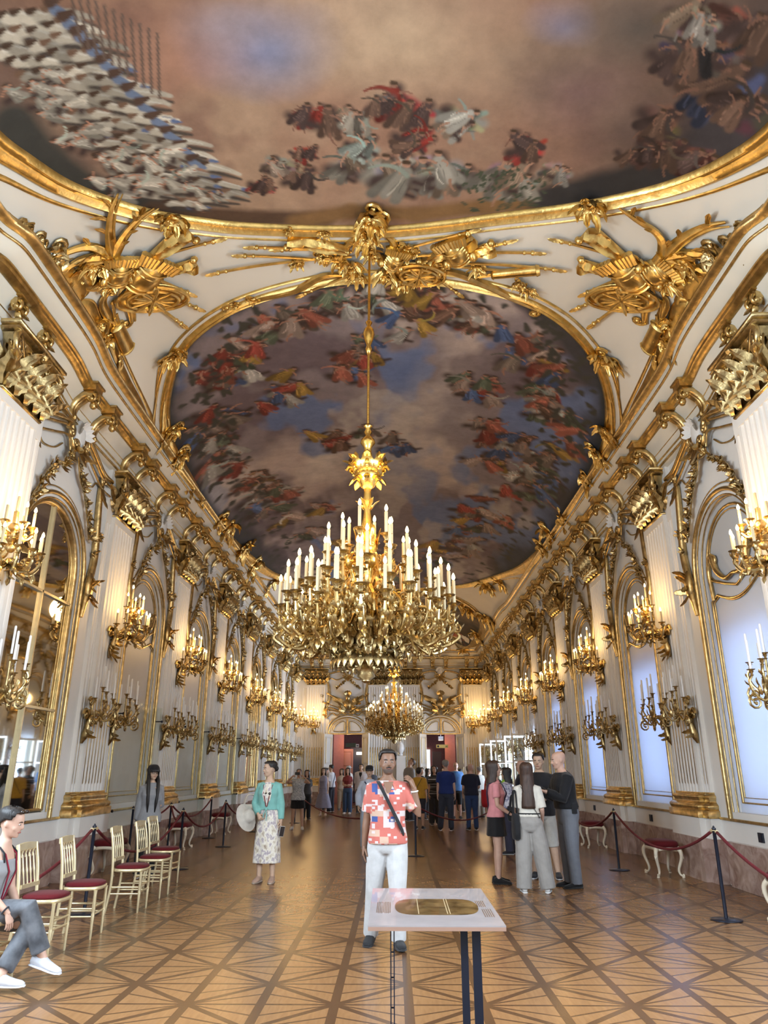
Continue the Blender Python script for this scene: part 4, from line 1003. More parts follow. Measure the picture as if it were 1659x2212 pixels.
m.build('panel_moulding', ORANGE, t)
m = M(); m.box((-2.0, YE+3.2, 1.35), (.62, .08, 2.7)); m.box((-2.0, YE+3.15, 2.74), (.8, .1, .12)); tag(m.build('inner_doorway', mat('grey_door', (.22,.19,.17), .5), smooth=0), 'grey door deeper inside the left far doorway', 'door')
m = M(); m.lathe([(.14,0),(.16,.1),(.1,.16),(.1,.9),(.17,.95),(.17,1.0)], 10, (-1.62, YE+2.4, 0)); fig = M(); fig.lathe([(.1,1.0),(.17,1.2),(.15,1.5),(.19,1.75),(.17,1.95),(.06,2.02),(.06,2.06),(.1,2.14),(.11,2.25),(.05,2.36)], 12, (-1.62, YE+2.4, 0))
t = tag(fig.build('statue', mat('brown_stone', (.25,.16,.12), .6)), 'brown stone figure on a pedestal inside the left far doorway', 'statue'); m.build('pedestal', PANELW, t)
EXITG = mat('sign_dark_green', (.012,.03,.018), .4); SIGNW = mat('lit_white_panel', (.8,.8,.75), .4, emit=(1,.95,.85), estr=1.6); SIGNY = mat('sign_yellow', (.62,.48,.14), .4)
s = M(); s.box((-2.27, YE+.72, 2.86), (.55, .05, .2)); t = tag(s.build('exit_sign', EXITG, smooth=0), 'dark green hanging sign with a small pale square in the left far doorway', 'sign')
s = M(); s.box((-1.93, YE+.70, 2.83), (.16, .04, .16)); s.build('sign_square', LEAFW, t, smooth=0); s = M(); s.box((-1.96, YE+.675, 2.83), (.035, .01, .09)); s.box((-1.90, YE+.675, 2.83), (.035, .01, .09)); s.box((-1.93, YE+.675, 2.83), (.07, .01, .03)); s.build('sign_mark', BLACK, t, smooth=0)
s = M(); s.box((-1.92, YE+3.0, 2.5), (.34, .06, .14)); tag(s.build('lit_sign', SIGNW, smooth=0), 'small lit white panel over the grey inner door', 'sign')
s = M(); s.box((2.5, YE+.72, 2.80), (.62, .05, .17)); t = tag(s.build('direction_sign', SIGNY, smooth=0), 'yellow hanging sign with a round mark in the right far doorway', 'sign')
s = M(); s.lathe([(.055,-.005),(.055,.005)], 14); o = s.build('sign_disc', BLACK, t, smooth=0); o.location = (2.29, YE+.69, 2.80); o.rotation_euler = (PI/2,0,0)
s = M(); s.box((2.72, YE+.69, 2.80), (.10, .012, .03)); s.build('sign_arrow', BLACK, t, smooth=0)
s = M(); s.box((2.45, YE+.9, 3.2), (.26, .2, .2)); s.tube([(2.45,YE+.9,3.3),(2.45,YE+.9,4.35)], .02, 6); tag(s.build('ceiling_fitting', LEAFW, smooth=0), 'small white box hanging under the lintel of the right far doorway', 'lamp')
WINL = mat('lit_window', (.9,.9,.9), .4, emit=(.85,.93,1), estr=3.)
s = M(); s.box((1.80, YE+4.1, 1.55), (.42, .06, 2.4)); t = tag(s.build('window_1', WINL, smooth=0), 'bright tall window inside the right far doorway', 'window', kind='structure')
s = M()
for a in (1.58, 1.8, 2.02): s.box((a, YE+4.05, 1.55), (.035, .05, 2.4))
for z in (.36, 1.55, 2.74): s.box((1.8, YE+4.05, z), (.46, .05, .04))
s.build('window_frame', LEAFW, t, smooth=0)
s = M(); s.box((2.35, YE+3.2, 1.3), (.5, .06, 2.6)); tag(s.build('dark_door', mat('dark_brown_door', (.06,.025,.018), .5), smooth=0), 'dark brown door inside the right far doorway', 'door')
# white urn on the tall white stand between the far pilasters
m = M(); m.lathe([(.02,2.30),(.10,2.31),(.13,2.36),(.07,2.42),(.16,2.52),(.2,2.66),(.17,2.82),(.10,2.90),(.12,2.93),(.04,3.0),(.02,3.06)], 16, (.32, YE-.35, 0)); t = tag(m.build('white_urn', mat('white_porcelain', (.85,.85,.86), .25)), 'white urn on a tall white stand between the two far doorways', 'urn')
m = M(); m.box((.32, YE-.35, 1.15), (.44, .44, 2.3)); m.box((.32, YE-.35, .1), (.56, .5, .2)); m.box((.32, YE-.35, 2.27), (.54, .5, .07)); m.build('stand', PLASTER, t, smooth=0)

# ---------------------------------------------------------------- mirrors of the left wall
FRG = GOLD
def mirror_bay(y, label):
    m = LM(); a = A_-.04; P = arch_pts(a, Z0_+.03, ZS_, ZA_-.04, 24)
    m.rings([[(s, -.085, z) for s, z in P], [(s, -.11, z) for s, z in P]])
    root = m.build('arched_mirror', MIRROR, smooth=0); place(root, 'left', y); tag(root, label, 'mirror', 'arched mirrors of the left wall')
    f = LM(); f.tube(strip(P, 0, -.07), .045, 6, closed=True); f.build('mirror_frame', GOLD, root)
    g = LM(); g.box((0, -.07, (Z0_+ZA_)/2), (.035, .05, ZA_-Z0_-.06)); g.build('glazing_bar', PALEGOLD, root, smooth=0)
    for z in (2.42, 4.05):
        g = LM(); g.box((0, -.07, z), (2*a, .05, .035)); g.build('glazing_bar', PALEGOLD, root, smooth=0)
    return root
mirror_bay(BAY[0], 'arched gilt framed mirror at the left edge, nearest of the left wall, reflecting louvred windows')
for i, t in ((4, 'nearest of the three far arched mirrors on the left wall'), (5, 'middle one of the three far arched mirrors on the left wall'), (6, 'last arched mirror of the left wall, beside the end wall')): mirror_bay(BAY[i], t)
# glass screens before the grey panels
for i, t in ((1, 'clear glass screen in front of the nearest grey arched panel'), (2, 'clear glass screen in front of the second grey arched panel'), (3, 'clear glass screen in front of the third grey arched panel')):
    m = LM(); m.box((.0, .16, 1.42), (2.3, .012, 2.8)); o = place(m.build('glass_screen', GLASS, smooth=0), 'left', BAY[i]); tag(o, t, 'glass screen', 'glass screens of the left wall')
    for sx in (-1, 1):
        m = LM(); m.box((sx*1.16, .085, 1.42), (.012, .14, 2.8)); m.build('side_pane', GLASS, o, smooth=0)
        for z in (.9, 2.55):
            m = LM(); m.tube([(sx*1.16,0,z),(sx*1.16,.17,z)], .012, 6); m.ell((sx*1.16,.17,z), .025, 7, 5); m.build('fixing_stud', BLACK, o)
# white casements of the far windows, opened into the gallery
for i in (4, 5, 6):
    for s in (-1, 1):
        m = LM(); hx = s*.88
        def C(u, z, d): return None
        root = empty('casement', (0,0,0)); place(root, 'right', BAY[i]); tag(root, 'white window casement folded open at the %s side of the %s far window' % ('nearer' if s > 0 else 'farther', ('nearest', 'middle', 'last')[i-4]), 'window casement', 'open casements of the far windows')
        fr = M(); W_, H0, H1 = .80, 1.05, 2.80
        for u in (.03, W_-.03): fr.box((s*(-0)+hx, -.05-u, (H0+H1)/2), (.05, .06, H1-H0))
        for z in (H0+.03, 1.9, H1-.03): fr.box((hx, -.05-W_/2, z), (.045, W_, .06))
        fr.build('casement_frame', LEAFW, root, smooth=0)
        gl = M(); gl.box((hx, -.05-W_/2, (H0+H1)/2), (.006, W_-.1, H1-H0-.1)); gl.build('pane', GLASS, root, smooth=0)
    m = LM()
    for sx in (-.86, .86): m.box((sx, -.11, 1.92), (.07, .08, 1.8))
    for z in (1.03, 2.82): m.box((0, -.11, z), (1.8, .08, .07))
    o = place(m.build('window_%d' % (i-2), LEAFW, smooth=0), 'right', BAY[i]); tag(o, 'white window frame of the %s far window on the right wall' % ('nearest', 'middle', 'last')[i-4], 'window', kind='structure')
# ---------------------------------------------------------------- wall candelabra
def candle_mesh(L, r):
    m = M(); m.lathe([(r*.9,0),(r,.01),(r,L-.012),(r*.55,L)], 8); return m
def flame_mesh(L):
    m = M(); m.lathe([(.006,0),(.015,.012),(.019,.03),(.014,.052),(.004,.075)], 8, (0,0,L-.004)); return m
def cup_mesh():
    m = M(); m.lathe([(.012,-.10),(.03,-.085),(.016,-.07),(.022,-.05),(.036,-.03),(.02,-.02),(.055,-.008),(.062,0),(.03,.004)], 10); return m
CUPD = BPY = None
def mesh_of(m, nm, mt, smooth=50):
    o = m.build(nm, mt, smooth=smooth); me = o.data; bpy.data.objects.remove(o); return me
ME_CANDLE = mesh_of(candle_mesh(.19, .017), 'candle', CANDLE); ME_FLAME = mesh_of(flame_mesh(.19), 'bulb', FLAME); ME_CUP = mesh_of(cup_mesh(), 'drip_cup', BRONZE)
ME_TALL = mesh_of(candle_mesh(.34, .015), 'candle', WAX); ME_CCANDLE = mesh_of(candle_mesh(.30, .022), 'candle', CANDLE); ME_CFLAME = mesh_of(M(lambda p: (p[0]*1.25, p[1]*1.25, p[2]*1.25)).lathe([(.006,0),(.015,.012),(.019,.03),(.014,.052),(.004,.075)], 8, (0,0,.237)), 'bulb', FLAME)
def inst(nm, me, parent, loc, rz=0., sc=1.):
    o = bpy.data.objects.new(nm, me); COL.objects.link(o); o.parent = parent; o.location = loc; o.rotation_euler = (0,0,rz); o.scale = (sc,)*3
    return o
def arm_mesh(reach, drop, rise, r=.018, leafy=True):
    """curved candle arm in the plane of +x, from the stem at the origin to its cup"""
    m = M(); p = bez([(0,0,0), (reach*.35,0,-drop*.7), (reach*.75,0,-drop), (reach*1.02,0,-drop*.35), (reach,0,rise-.1)], 5); n = len(p)
    m.tube(p, [r*(1.5-.6*i/n) for i in range(n)], 6)
    m.scroll((reach*.62,0,-drop*.35), (1,0,0), (0,0,1), drop*.42, 1.3, r*.8, PI, 5, 10, 1)
    if leafy:
        m.leaf((reach*.2,0,-drop*.4), (1,.0,-.6), .14, .07, (0,0,1), .9, 3); m.leaf((reach*.8,0,-drop*.9), (.6,.3,-.4), .12, .06, (0,0,-1), .8, 3); m.leaf((reach,0,0), (.7,0,.4), .10, .05, (0,0,1), .8, 3); m.leaf((reach*.5,0,-drop*.9), (.2,-.5,-.7), .1, .06, (0,0,1), .6, 3)
    return m
def big_arm_mesh(reach, drop, rise, r=.021):
    m = M(); p = bez([(0,0,0), (reach*.22,0,.07), (reach*.45,0,-drop*.45), (reach*.75,0,-drop*1.15), (reach*1.06,0,-drop*.6), (reach*.97,0,-.0), (reach,0,rise-.1)], 5); n = len(p)
    m.tube(p, [r*(1.35-.5*i/n+.25*math.sin(i*1.9)) for i in range(n)], 6)
    m.scroll((reach*.42,0,-drop*.05), (1,0,0), (0,0,1), .085, 1.4, r*.85, PI, 6, 13, 1); m.scroll((reach*.80,.03,-drop*.55), (1,.2,0), (0,0,1), .075, 1.4, r*.8, -PI/2, 6, 13, 1); m.scroll((reach*1.02,-.03,-drop*.1), (1,-.2,0), (0,0,1), .06, 1.3, r*.7, PI/2, 5, 11, -1)
    for f, dx, dy, dz, L in ((.2,1,.4,.5,.13),(.35,.4,-.5,-.9,.14),(.55,.5,.5,-.8,.15),(.7,1,-.4,-.4,.14),(.85,.6,.6,-.5,.13),(1.02,1,0,.2,.13),(1.0,.7,-.5,.7,.11),(.98,.3,.6,.8,.11),(.62,.3,-.3,.9,.13)): m.leaf((reach*f,0,-drop*(.1+.9*math.sin(PI*min(1,f)*.8))*(1 if f < .95 else .2)), (dx,dy,dz), L, .065, (0,0,1 if dz > 0 else -1), .7, 3)
    m.flower((reach*.92,0,-drop*.85), (1,0,-.3), .04); return m
ARMS = {}
def arm(parent, base, ang, reach, drop, rise, mt, nm='arm', key=None):
    k = (round(reach,3), round(drop,3), round(rise,3), mt.name)
    if k not in ARMS: ARMS[k] = mesh_of(arm_mesh(reach, drop, rise), 'arm', mt)
    a = inst(nm, ARMS[k], parent, base, ang)
    inst('drip_cup', ME_CUP, a, (reach, 0, rise))
    return a
def sconce_back():
    m = LM(); random.seed(14)
    m.tube(bez([(0,.05,3.42),(0,.10,3.6),(0,.16,3.8),(0,.30,3.93),(0,.36,4.1),(0,.36,4.45)], 5), [.03,.04,.05,.06,.065,.06,.055,.05,.05,.05,.05,.045,.04,.04,.04,.04,.035,.035,.035,.035,.03,.03,.03,.03,.03,.03], 7)
    for k in range(7): m.leaf((0,.06,3.95-.07*k), (rnd(-.8,.8), .35, -.6), .26, .12, (0,1,0), .8, 4)
    for sd in (-1, 1): m.scroll((sd*.1,.08,3.85), (sd,0,0), (0,0,1), .11, 1.3, .03); m.leaf((sd*.05,.07,3.6), (sd*.3,.1,-1), .3, .1, (0,1,0), .5, 4)
    for z in (4.0, 4.25): m.lathe([(.03,-.05),(.07,0),(.04,.05)], 8, (0,.36,z))
    for k in range(5): m.leaf((0,.36,4.05), (math.cos(k*1.26), math.sin(k*1.26), .4), .18, .08, (0,0,1), .9, 3)
    return m
def make_sconce():
    root = empty('lit_sconce'); sconce_back().build('backplate', GOLD, root)
    c = (0, -.36, 3.86)
    for k in range(8):
        a = -PI/2+(-1.9+3.8*k/7); A = arm(root, c, a, .33, .15, .10, BRONZE); inst('candle', ME_CANDLE, A, (.33,0,.10)); inst('bulb', ME_FLAME, A, (.33,0,.10))
    for k in range(4):
        a = -PI/2+(-1.6+3.2*k/3); A = arm(root, (0,-.36,4.20), a, .20, .08, .08, BRONZE); inst('candle', ME_CANDLE, A, (.20,0,.08)); inst('bulb', ME_FLAME, A, (.20,0,.08))
    inst('candle', ME_CANDLE, root, (0,-.36,4.46)); inst('bulb', ME_FLAME, root, (0,-.36,4.46))
    return root
def lamp_light(loc, power, r=.22):
    L = bpy.data.lights.new('candle_light', 'POINT'); L.energy = power; L.color = (1.0,.62,.25); L.shadow_soft_size = r
    o = bpy.data.objects.new('candle_light', L); COL.objects.link(o); o.location = loc; return o
ORD = ['nearest', 'second', 'third', 'fourth', 'fifth', 'sixth', 'seventh', 'eighth']
sc0 = make_sconce(); used = False
def put_sconce(side, s, label, off=0.):
    global used
    o = copy_tree(sc0) if used else sc0; used = True; place(o, side, s)
    tag(o, label, 'wall lamp', 'lit gilt candelabra on the pilasters')
    n = .45+off+.12
    if off: o.location.x += off*(1 if side == 'left' else -1)
    if side != 'far': o.location.x += .0
    w = wall_xf(side, s)((0, n, 4.28)); lamp_light(w, LAMP_W)
for side in ('left', 'right'):
    for i, y in enumerate(PIL): put_sconce(side, y, 'lit gilt candelabrum on the %s pilaster of the %s wall' % (ORD[i], 'left mirror' if side == 'left' else 'right window'), .28 if i == 0 else .06)
put_sconce('far', -4.1, 'lit gilt candelabrum on the end wall, left of the left doorway', .06); put_sconce('far', 4.1, 'lit gilt candelabrum on the end wall, right of the right doorway', .06)
# lower, unlit candelabra with tall white candles, two to a pilaster
def low_back():
    m = LM(); random.seed(15)
    m.tube(bez([(0,.03,1.98),(0,.08,2.15),(0,.12,2.35),(0,.22,2.45),(0,.34,2.40)], 5), [.02,.03,.045,.055,.06,.06,.055,.05,.05,.05,.045,.045,.04,.04,.04,.04,.035,.035,.03,.03,.03], 6)
    for k in range(7): m.leaf((0,.05,2.5-.06*k), (rnd(-.8,.8), .35, rnd(-.8,.5)), .22, .10, (0,1,0), .8, 4)
    for sd in (-1, 1): m.scroll((sd*.09,.08,2.42), (sd,0,0), (0,0,1), .1, 1.4, .026); m.scroll((sd*.05,.12,2.62), (sd,0,.3), (0,0,1), .08, 1.3, .022)
    return m
def curl_arm():
    m = M(); p = bez([(0,0,0),(.10,0,-.08),(.2,0,.0),(.24,0,.12),(.2,0,.2)], 5); m.tube(p, .016, 6)
    m.scroll((.20,0,-.10), (1,0,0), (0,0,1), .09, 1.5, .016, PI/2, 5, 14, -1); m.leaf((.12,0,-.02), (.5,.3,.6), .12, .06, (0,0,1), .8, 3); m.leaf((.22,0,.08), (.7,-.3,.2), .1, .05, (0,0,1), .8, 3)
    return m
ME_CURL = mesh_of(curl_arm(), 'arm', BRONZE)
def make_low():
    root = empty('unlit_sconce'); low_back().build('backplate', BRONZE, root)
    for k in range(5):
        a = -PI/2+(-1.7+3.4*k/4); z = 2.40+.10*(k % 2); A = inst('arm', ME_CURL, root, (0,-.26,z), a); inst('drip_cup', ME_CUP, A, (.2,0,.27), 0, .8); inst('candle', ME_TALL, A, (.2,0,.27))
    A = inst('drip_cup', ME_CUP, root, (0,-.27,2.86), 0, .8); inst('candle', ME_TALL, root, (0,-.27,2.86)); st = M(); st.tube([(0,-.27,2.4),(0,-.27,2.78)], .014, 6); st.build('stem', BRONZE, root)
    return root
lo0 = make_low(); used2 = False
for side in ('left', 'right'):
    for i, y in enumerate(PIL):
        for d in (-.56, .56):
            if side == 'left' and i == 0 and d < 0 or side == 'right' and i == 0 and d < 0: continue
            o = copy_tree(lo0) if used2 else lo0; used2 = True; place(o, side, y+d)
            o.location.x += (.30 if i == 0 else .05)*(1 if side == 'left' else -1)
            tag(o, 'unlit gilt candelabrum of tall candles, low on %s edge of the %s %s pilaster' % ('far' if d > 0 else 'near', ORD[i], side), 'candelabrum', 'unlit candelabra low on the pilasters')
# ---------------------------------------------------------------- chandeliers
def chandelier(loc, label, lights):
    root = empty('chandelier', loc); X = lambda z: z-2.55     # heights as measured on the near one, tip at 0
    m = M(); m.tube([(0,0,X(8.79)),(0,0,X(5.6))], .018, 8); m.build('rod', GOLDB, root)
    m = M(); m.lathe([(.02,X(7.62)),(.05,X(7.58)),(.025,X(7.52)),(.07,X(7.46)),(.085,X(7.38)),(.06,X(7.28)),(.03,X(7.2)),(.05,X(7.14)),(.02,X(7.06))], 12); m.lathe([(.02,X(5.98)),(.06,X(5.94)),(.03,X(5.9)),(.055,X(5.85)),(.03,X(5.8)),(.09,X(5.74)),(.1,X(5.69)),(.05,X(5.62)),(.05,X(5.56))], 12); m.build('rod_knob', GOLDB, root)
    m = M(); m.lathe([(.03,X(5.02)),(.09,X(5.06)),(.12,X(5.12)),(.17,X(5.2)),(.16,X(5.26)),(.05,X(5.34)),(.04,X(5.5))], 14); random.seed(40)
    for k in range(8):
        a = 2*PI*k/8; d = Vector((math.cos(a), math.sin(a), 0)); m.leaf(d*.10+Vector((0,0,X(5.2))), d+Vector((0,0,.55)), .34, .19, (0,0,1), .95, 5, .3); m.leaf(d*.10+Vector((0,0,X(5.28))), d*.6+Vector((0,0,.9)), .26, .12, -d, -.7, 4)
        m.scroll(d*.21+Vector((0,0,X(5.3))), d, (0,0,1), .075, 1.3, .022, 0, 5, 10); m.leaf(d*.14+Vector((0,0,X(5.2))), d-Vector((0,0,.5)), .16, .1, (0,0,-1), .6, 3)
    m.build('leaf_crown', GOLDB, root)
    m = M(); m.lathe([(.045,X(5.05)),(.05,X(4.9)),(.045,X(4.82)),(.06,X(4.78)),(.045,X(4.72)),(.06,X(4.6)),(.085,X(4.45)),(.12,X(4.3)),(.135,X(4.2)),(.10,X(4.12)),(.05,X(4.08)),(.10,X(4.02)),(.11,X(3.98)),(.06,X(3.92)),(.09,X(3.8)),(.13,X(3.6)),(.10,X(3.45)),(.18,X(3.3)),(.22,X(3.15))], 14)
    for k in range(6): a = PI*k/3; d = Vector((math.cos(a), math.sin(a), 0)); m.leaf(d*.05+Vector((0,0,X(4.74))), d*.25+Vector((0,0,.6)), .16, .06, -d, -.5, 3); m.leaf(d*.12+Vector((0,0,X(4.2))), Vector((0,0,1)), .3, .1, d, .3, 4)
    m.build('baluster', GOLDB, root)
    m = M(); m.lathe([(.42,X(3.30)),(.46,X(3.28)),(.47,X(3.22)),(.43,X(3.19)),(.44,X(3.14)),(.38,X(3.12)),(.30,X(3.05)),(.36,X(2.98)),(.38,X(2.92)),(.28,X(2.84)),(.16,X(2.78)),(.12,X(2.74)),(.10,X(2.72)),(.13,X(2.70)),(.10,X(2.66)),(.11,X(2.62)),(.05,X(2.58)),(.055,X(2.565)),(.02,X(2.545))], 20); m.build('bowl', BRONZE, root)
    m = M(); random.seed(41)
    for k in range(26):
        a = 2*PI*k/26; d = Vector((math.cos(a), math.sin(a), 0)); t = Vector((-d.y, d.x, 0))
        m.leaf(d*.40+Vector((0,0,X(3.18))), d*.8+Vector((0,0,-.8)), .30, .12, (0,0,-1), .8, 4); m.scroll(d*.42+Vector((0,0,X(3.02))), d, (0,0,-1), .10, 1.3, .022, 0, 5, 10); m.leaf(d*.33+Vector((0,0,X(2.88))), d+Vector((0,0,-.5)), .22, .1, (0,0,-1), .9, 3)
        if k % 2: m.flower(d*.36+Vector((0,0,X(2.95))), d, .06); m.leaf(d*.1+Vector((0,0,X(2.75))), d+Vector((0,0,.2)), .2, .09, (0,0,1), .9, 3); m.scroll(d*.16+Vector((0,0,X(2.82))), d, (0,0,1), .07, 1.2, .016, 0, 5, 9)
    m.build('leaf_skirt', BRONZE, root)
    m = M(); random.seed(42)
    for k in range(60):      # rocaille between the arms
        a = 2*PI*k/60*7.3; R = rnd(.25, .98); d = Vector((math.cos(a), math.sin(a), 0)); z = X(3.16+rnd(0,.55)*(1.15-R)+.12)
        m.scroll(d*R+Vector((0,0,z)), d, Vector((0,0,1))+d*rnd(-.4,.4), rnd(.05,.11), 1.3, .016, rnd(0,6), 5, 10, random.choice((-1,1)))
        m.leaf(d*R*.95+Vector((0,0,z)), (d.x*rnd(-.5,1)-d.y*rnd(-.8,.8), d.y*rnd(-.5,1)+d.x*rnd(-.8,.8), rnd(-.5,.7)), rnd(.12,.22), .07, (0,0,1), .9, 3)
        if k % 3 == 0: m.flower(d*R+Vector((0,0,z-.05)), d-Vector((0,0,.4)), .05)
    tag(m.build('rocaille', GOLD, root), kind='stuff')
    m = M(); random.seed(44)
    for k in range(24):      # hanging scrolls under the arms
        a = 2*PI*k/24; d = Vector((math.cos(a), math.sin(a), 0)); t = Vector((-d.y, d.x, 0)); R = (.98,.74,.88)[k % 3]; z = X(3.14+.05*(k % 2)-.06*(k % 3 == 1))
        p = bez([d*.40+Vector((0,0,X(3.22))), d*(R*.62)+Vector((0,0,z-.10)), d*(R*.95)+Vector((0,0,z-.08)), d*(R*1.04)+Vector((0,0,z+.10)), d*(R*.88)+Vector((0,0,z+.14))], 5); n = len(p)
        m.tube(p, [.026-.010*i/n for i in range(n)], 6); m.scroll(d*(R*.86)+Vector((0,0,z+.02)), d, (0,0,1), .095, 1.4, .020, -PI/2, 5, 12)
        m.scroll(d*(R*.60)+t*.05+Vector((0,0,z-.02)), d, (0,0,-1), .085, 1.3, .018, 0, 5, 11); m.leaf(d*R*.9+Vector((0,0,z-.06)), d*.4+Vector((0,0,-1)), .17, .08, d, .7, 4); m.leaf(d*R*.65+Vector((0,0,z-.08)), t*.5-Vector((0,0,1)), .15, .08, d, .7, 3); m.leaf(d*R*1.0+Vector((0,0,z+.06)), d+Vector((0,0,.3)), .14, .07, (0,0,1), .9, 3)
        m.ell(d*R*.9+Vector((0,0,z-.22)), (.018,.018,.03), 6, 4); m.flower(d*R*.78+Vector((0,0,z-.08)), d-Vector((0,0,.6)), .055)
    for k in range(34):      # foliage cone down to the finial
        a = k*2.4; f = k/34; R = .42-.26*f; d = Vector((math.cos(a), math.sin(a), 0)); z = X(3.02-.26*f)
        m.leaf(d*R+Vector((0,0,z)), d*.9+Vector((0,0,-.7)), .20-.05*f, .10, (0,0,-1), 1.0, 4); m.scroll(d*(R+.05)+Vector((0,0,z-.03)), d, (0,0,-1), .06, 1.2, .016, 0, 5, 9); m.ell(d*(R+.10)+Vector((0,0,z-.10)), .022, 6, 4)
    tag(m.build('hanging_scrolls', BRONZE, root), kind='stuff')
    m = M(); random.seed(43)
    for k in range(8):
        a = PI*k/4+.2; d = Vector((math.cos(a), math.sin(a), 0)); p = bez([d*.08+Vector((0,0,X(4.0))), d*.34+Vector((0,0,X(3.95))), d*.28+Vector((0,0,X(3.7))), d*.5+Vector((0,0,X(3.5))), d*.44+Vector((0,0,X(3.25)))], 6); m.tube(p, .024, 6); m.scroll(d*.26+Vector((0,0,X(4.02))), d, (0,0,1), .09, 1.3, .022); m.leaf(d*.3+Vector((0,0,X(3.85))), d+Vector((0,0,.4)), .22, .1, (0,0,1), .9, 4)
    m.build('scroll_cage', GOLDB, root)
    for cnt, R, zc, zb, rise in ((6, .34, 4.36, 4.05, .31), (12, .56, 4.06, 3.66, .40), (12, .76, 3.78, 3.45, .33), (18, .92, 3.68, 3.32, .36), (24, 1.06, 3.52, 3.20, .32)):
        for k in range(cnt):
            a = 2*PI*(k+.37*R*10 % 1)/cnt; rr = R*(.95+.07*((k*7) % 3)/2); dz = .05*((k*5) % 3-1)
            key = ('ch', R); ri = rr
            kk = (round(R,3), zb, rise, 'ch')
            if kk not in ARMS: ARMS[kk] = mesh_of(big_arm_mesh(R*.72, .20, rise-.02), 'arm', GOLD)
            A = inst('arm', ARMS[kk], root, (math.cos(a)*(rr-R*.72), math.sin(a)*(rr-R*.72), X(zb)+dz), a)
            inst('drip_cup', ME_CUP, A, (R*.72,0,rise-.02), 0, 1.25); inst('candle', ME_CCANDLE, A, (R*.72,0,rise-.02)); inst('bulb', ME_CFLAME, A, (R*.72,0,rise-.02))
    tag(root, label, 'chandelier', 'gilt chandeliers')
    for dz, pw in lights: lamp_light((loc[0], loc[1], loc[2]+X(dz)), pw, .5)
    return root
chandelier((-.335, 8.85, 2.55), 'large gilt chandelier of tall lit candles hanging nearest the viewer', ((4.95, CHAND_W*.6), (3.95, CHAND_W*.4)))
chandelier((.0, 29.05, 2.55), 'smaller looking gilt chandelier hanging far down the hall before the end wall', ((4.95, CHAND_W*.5), (3.95, CHAND_W*.4)))
# ---------------------------------------------------------------- people
TORSO = {'m': [(.80,.10,.09,.01),(.84,.155,.108,.01),(.93,.17,.118,.015),(1.02,.158,.108,.01),(1.10,.152,.106,0),(1.20,.163,.113,0),(1.30,.178,.12,0),(1.37,.178,.11,.006),(1.42,.155,.092,.012),(1.455,.10,.07,.012),(1.48,.066,.06,.008),(1.50,.06,.058,.005)],
         'f': [(.80,.10,.09,.01),(.84,.158,.11,.012),(.93,.170,.12,.02),(1.02,.142,.10,.01),(1.10,.124,.09,0),(1.20,.134,.10,-.006),(1.27,.148,.118,-.014),(1.35,.148,.10,0),(1.41,.128,.084,.01),(1.445,.085,.064,.012),(1.47,.056,.052,.01),(1.50,.050,.050,.005)]}
HEADR = [(0,.028,.03,-.045),(.06,.042,.05,-.034),(.14,.053,.066,-.022),(.25,.062,.083,-.010),(.38,.069,.094,-.002),(.5,.073,.099,.003),(.62,.076,.102,.007),(.74,.076,.101,.011),(.84,.070,.092,.013),(.92,.056,.074,.014),(.975,.034,.046,.014),(1.0,.008,.011,.014)]
def table(T, z):
    if z <= T[0][0]: return T[0][1:]
    for a, b in zip(T, T[1:]):
        if z <= b[0]:
            f = (z-a[0])/(b[0]-a[0]); f = f*f*(3-2*f)*.5+f*.5; return tuple(x+(y-x)*f for x, y in zip(a[1:], b[1:]))
    return T[-1][1:]
def sup(a, e=2.4):
    c, s = math.cos(a), math.sin(a); return math.copysign(abs(c)**(2/e), c), math.copysign(abs(s)**(2/e), s)
def remesh(o, vox, sm=5):
    r = o.modifiers.new('r', 'REMESH'); r.mode = 'VOXEL'; r.voxel_size = vox; r.use_smooth_shade = True
    s = o.modifiers.new('s', 'SMOOTH'); s.factor = .5; s.iterations = sm
def cloth(name, c, rough=.8, noise=.14, ns=14., bump=.35, bs=11.): return mat(name, c, rough, noise=noise, nscale=ns, bump=bump, bscale=bs, sheen=.15, spec=.25)
_cm = {}
def CLOTH(c, nm='cloth'):
    k = tuple(round(x, 3) for x in c)
    if k not in _cm: _cm[k] = cloth(nm, c)
    return _cm[k]
_sk = {}
def SKIN(c):
    if c not in _sk: _sk[c] = mat('skin', c, .5, noise=.10, nscale=18, spec=.35)
    return _sk[c]
HAIRM = {}
def HAIR(c):
    if c not in HAIRM:
        m = HAIRM[c] = mat('hair', c, .55); nt = m.node_tree; b = nt.nodes['Principled BSDF']; tc = nt.nodes.new('ShaderNodeTexCoord'); mp = nt.nodes.new('ShaderNodeMapping'); mp.inputs['Scale'].default_value = (75,75,5)
        n = nt.nodes.new('ShaderNodeTexNoise'); n.inputs['Scale'].default_value = 1.; n.inputs['Detail'].default_value = 3; r = nt.nodes.new('ShaderNodeValToRGB'); e = r.color_ramp.elements; e[0].position = .3; e[1].position = .75; e[0].color = (*[v*.5 for v in c],1); e[1].color = (*[min(1,v*1.6) for v in c],1)
        bp = nt.nodes.new('ShaderNodeBump'); bp.inputs['Strength'].default_value = .5; bp.inputs['Distance'].default_value = .01
        nt.links.new(tc.outputs['Object'], mp.inputs[0]); nt.links.new(mp.outputs[0], n.inputs[0]); nt.links.new(n.outputs['Fac'], r.inputs[0]); nt.links.new(r.outputs[0], b.inputs['Base Color']); nt.links.new(n.outputs['Fac'], bp.inputs['Height']); nt.links.new(bp.outputs[0], b.inputs['Normal'])
    return HAIRM[c]
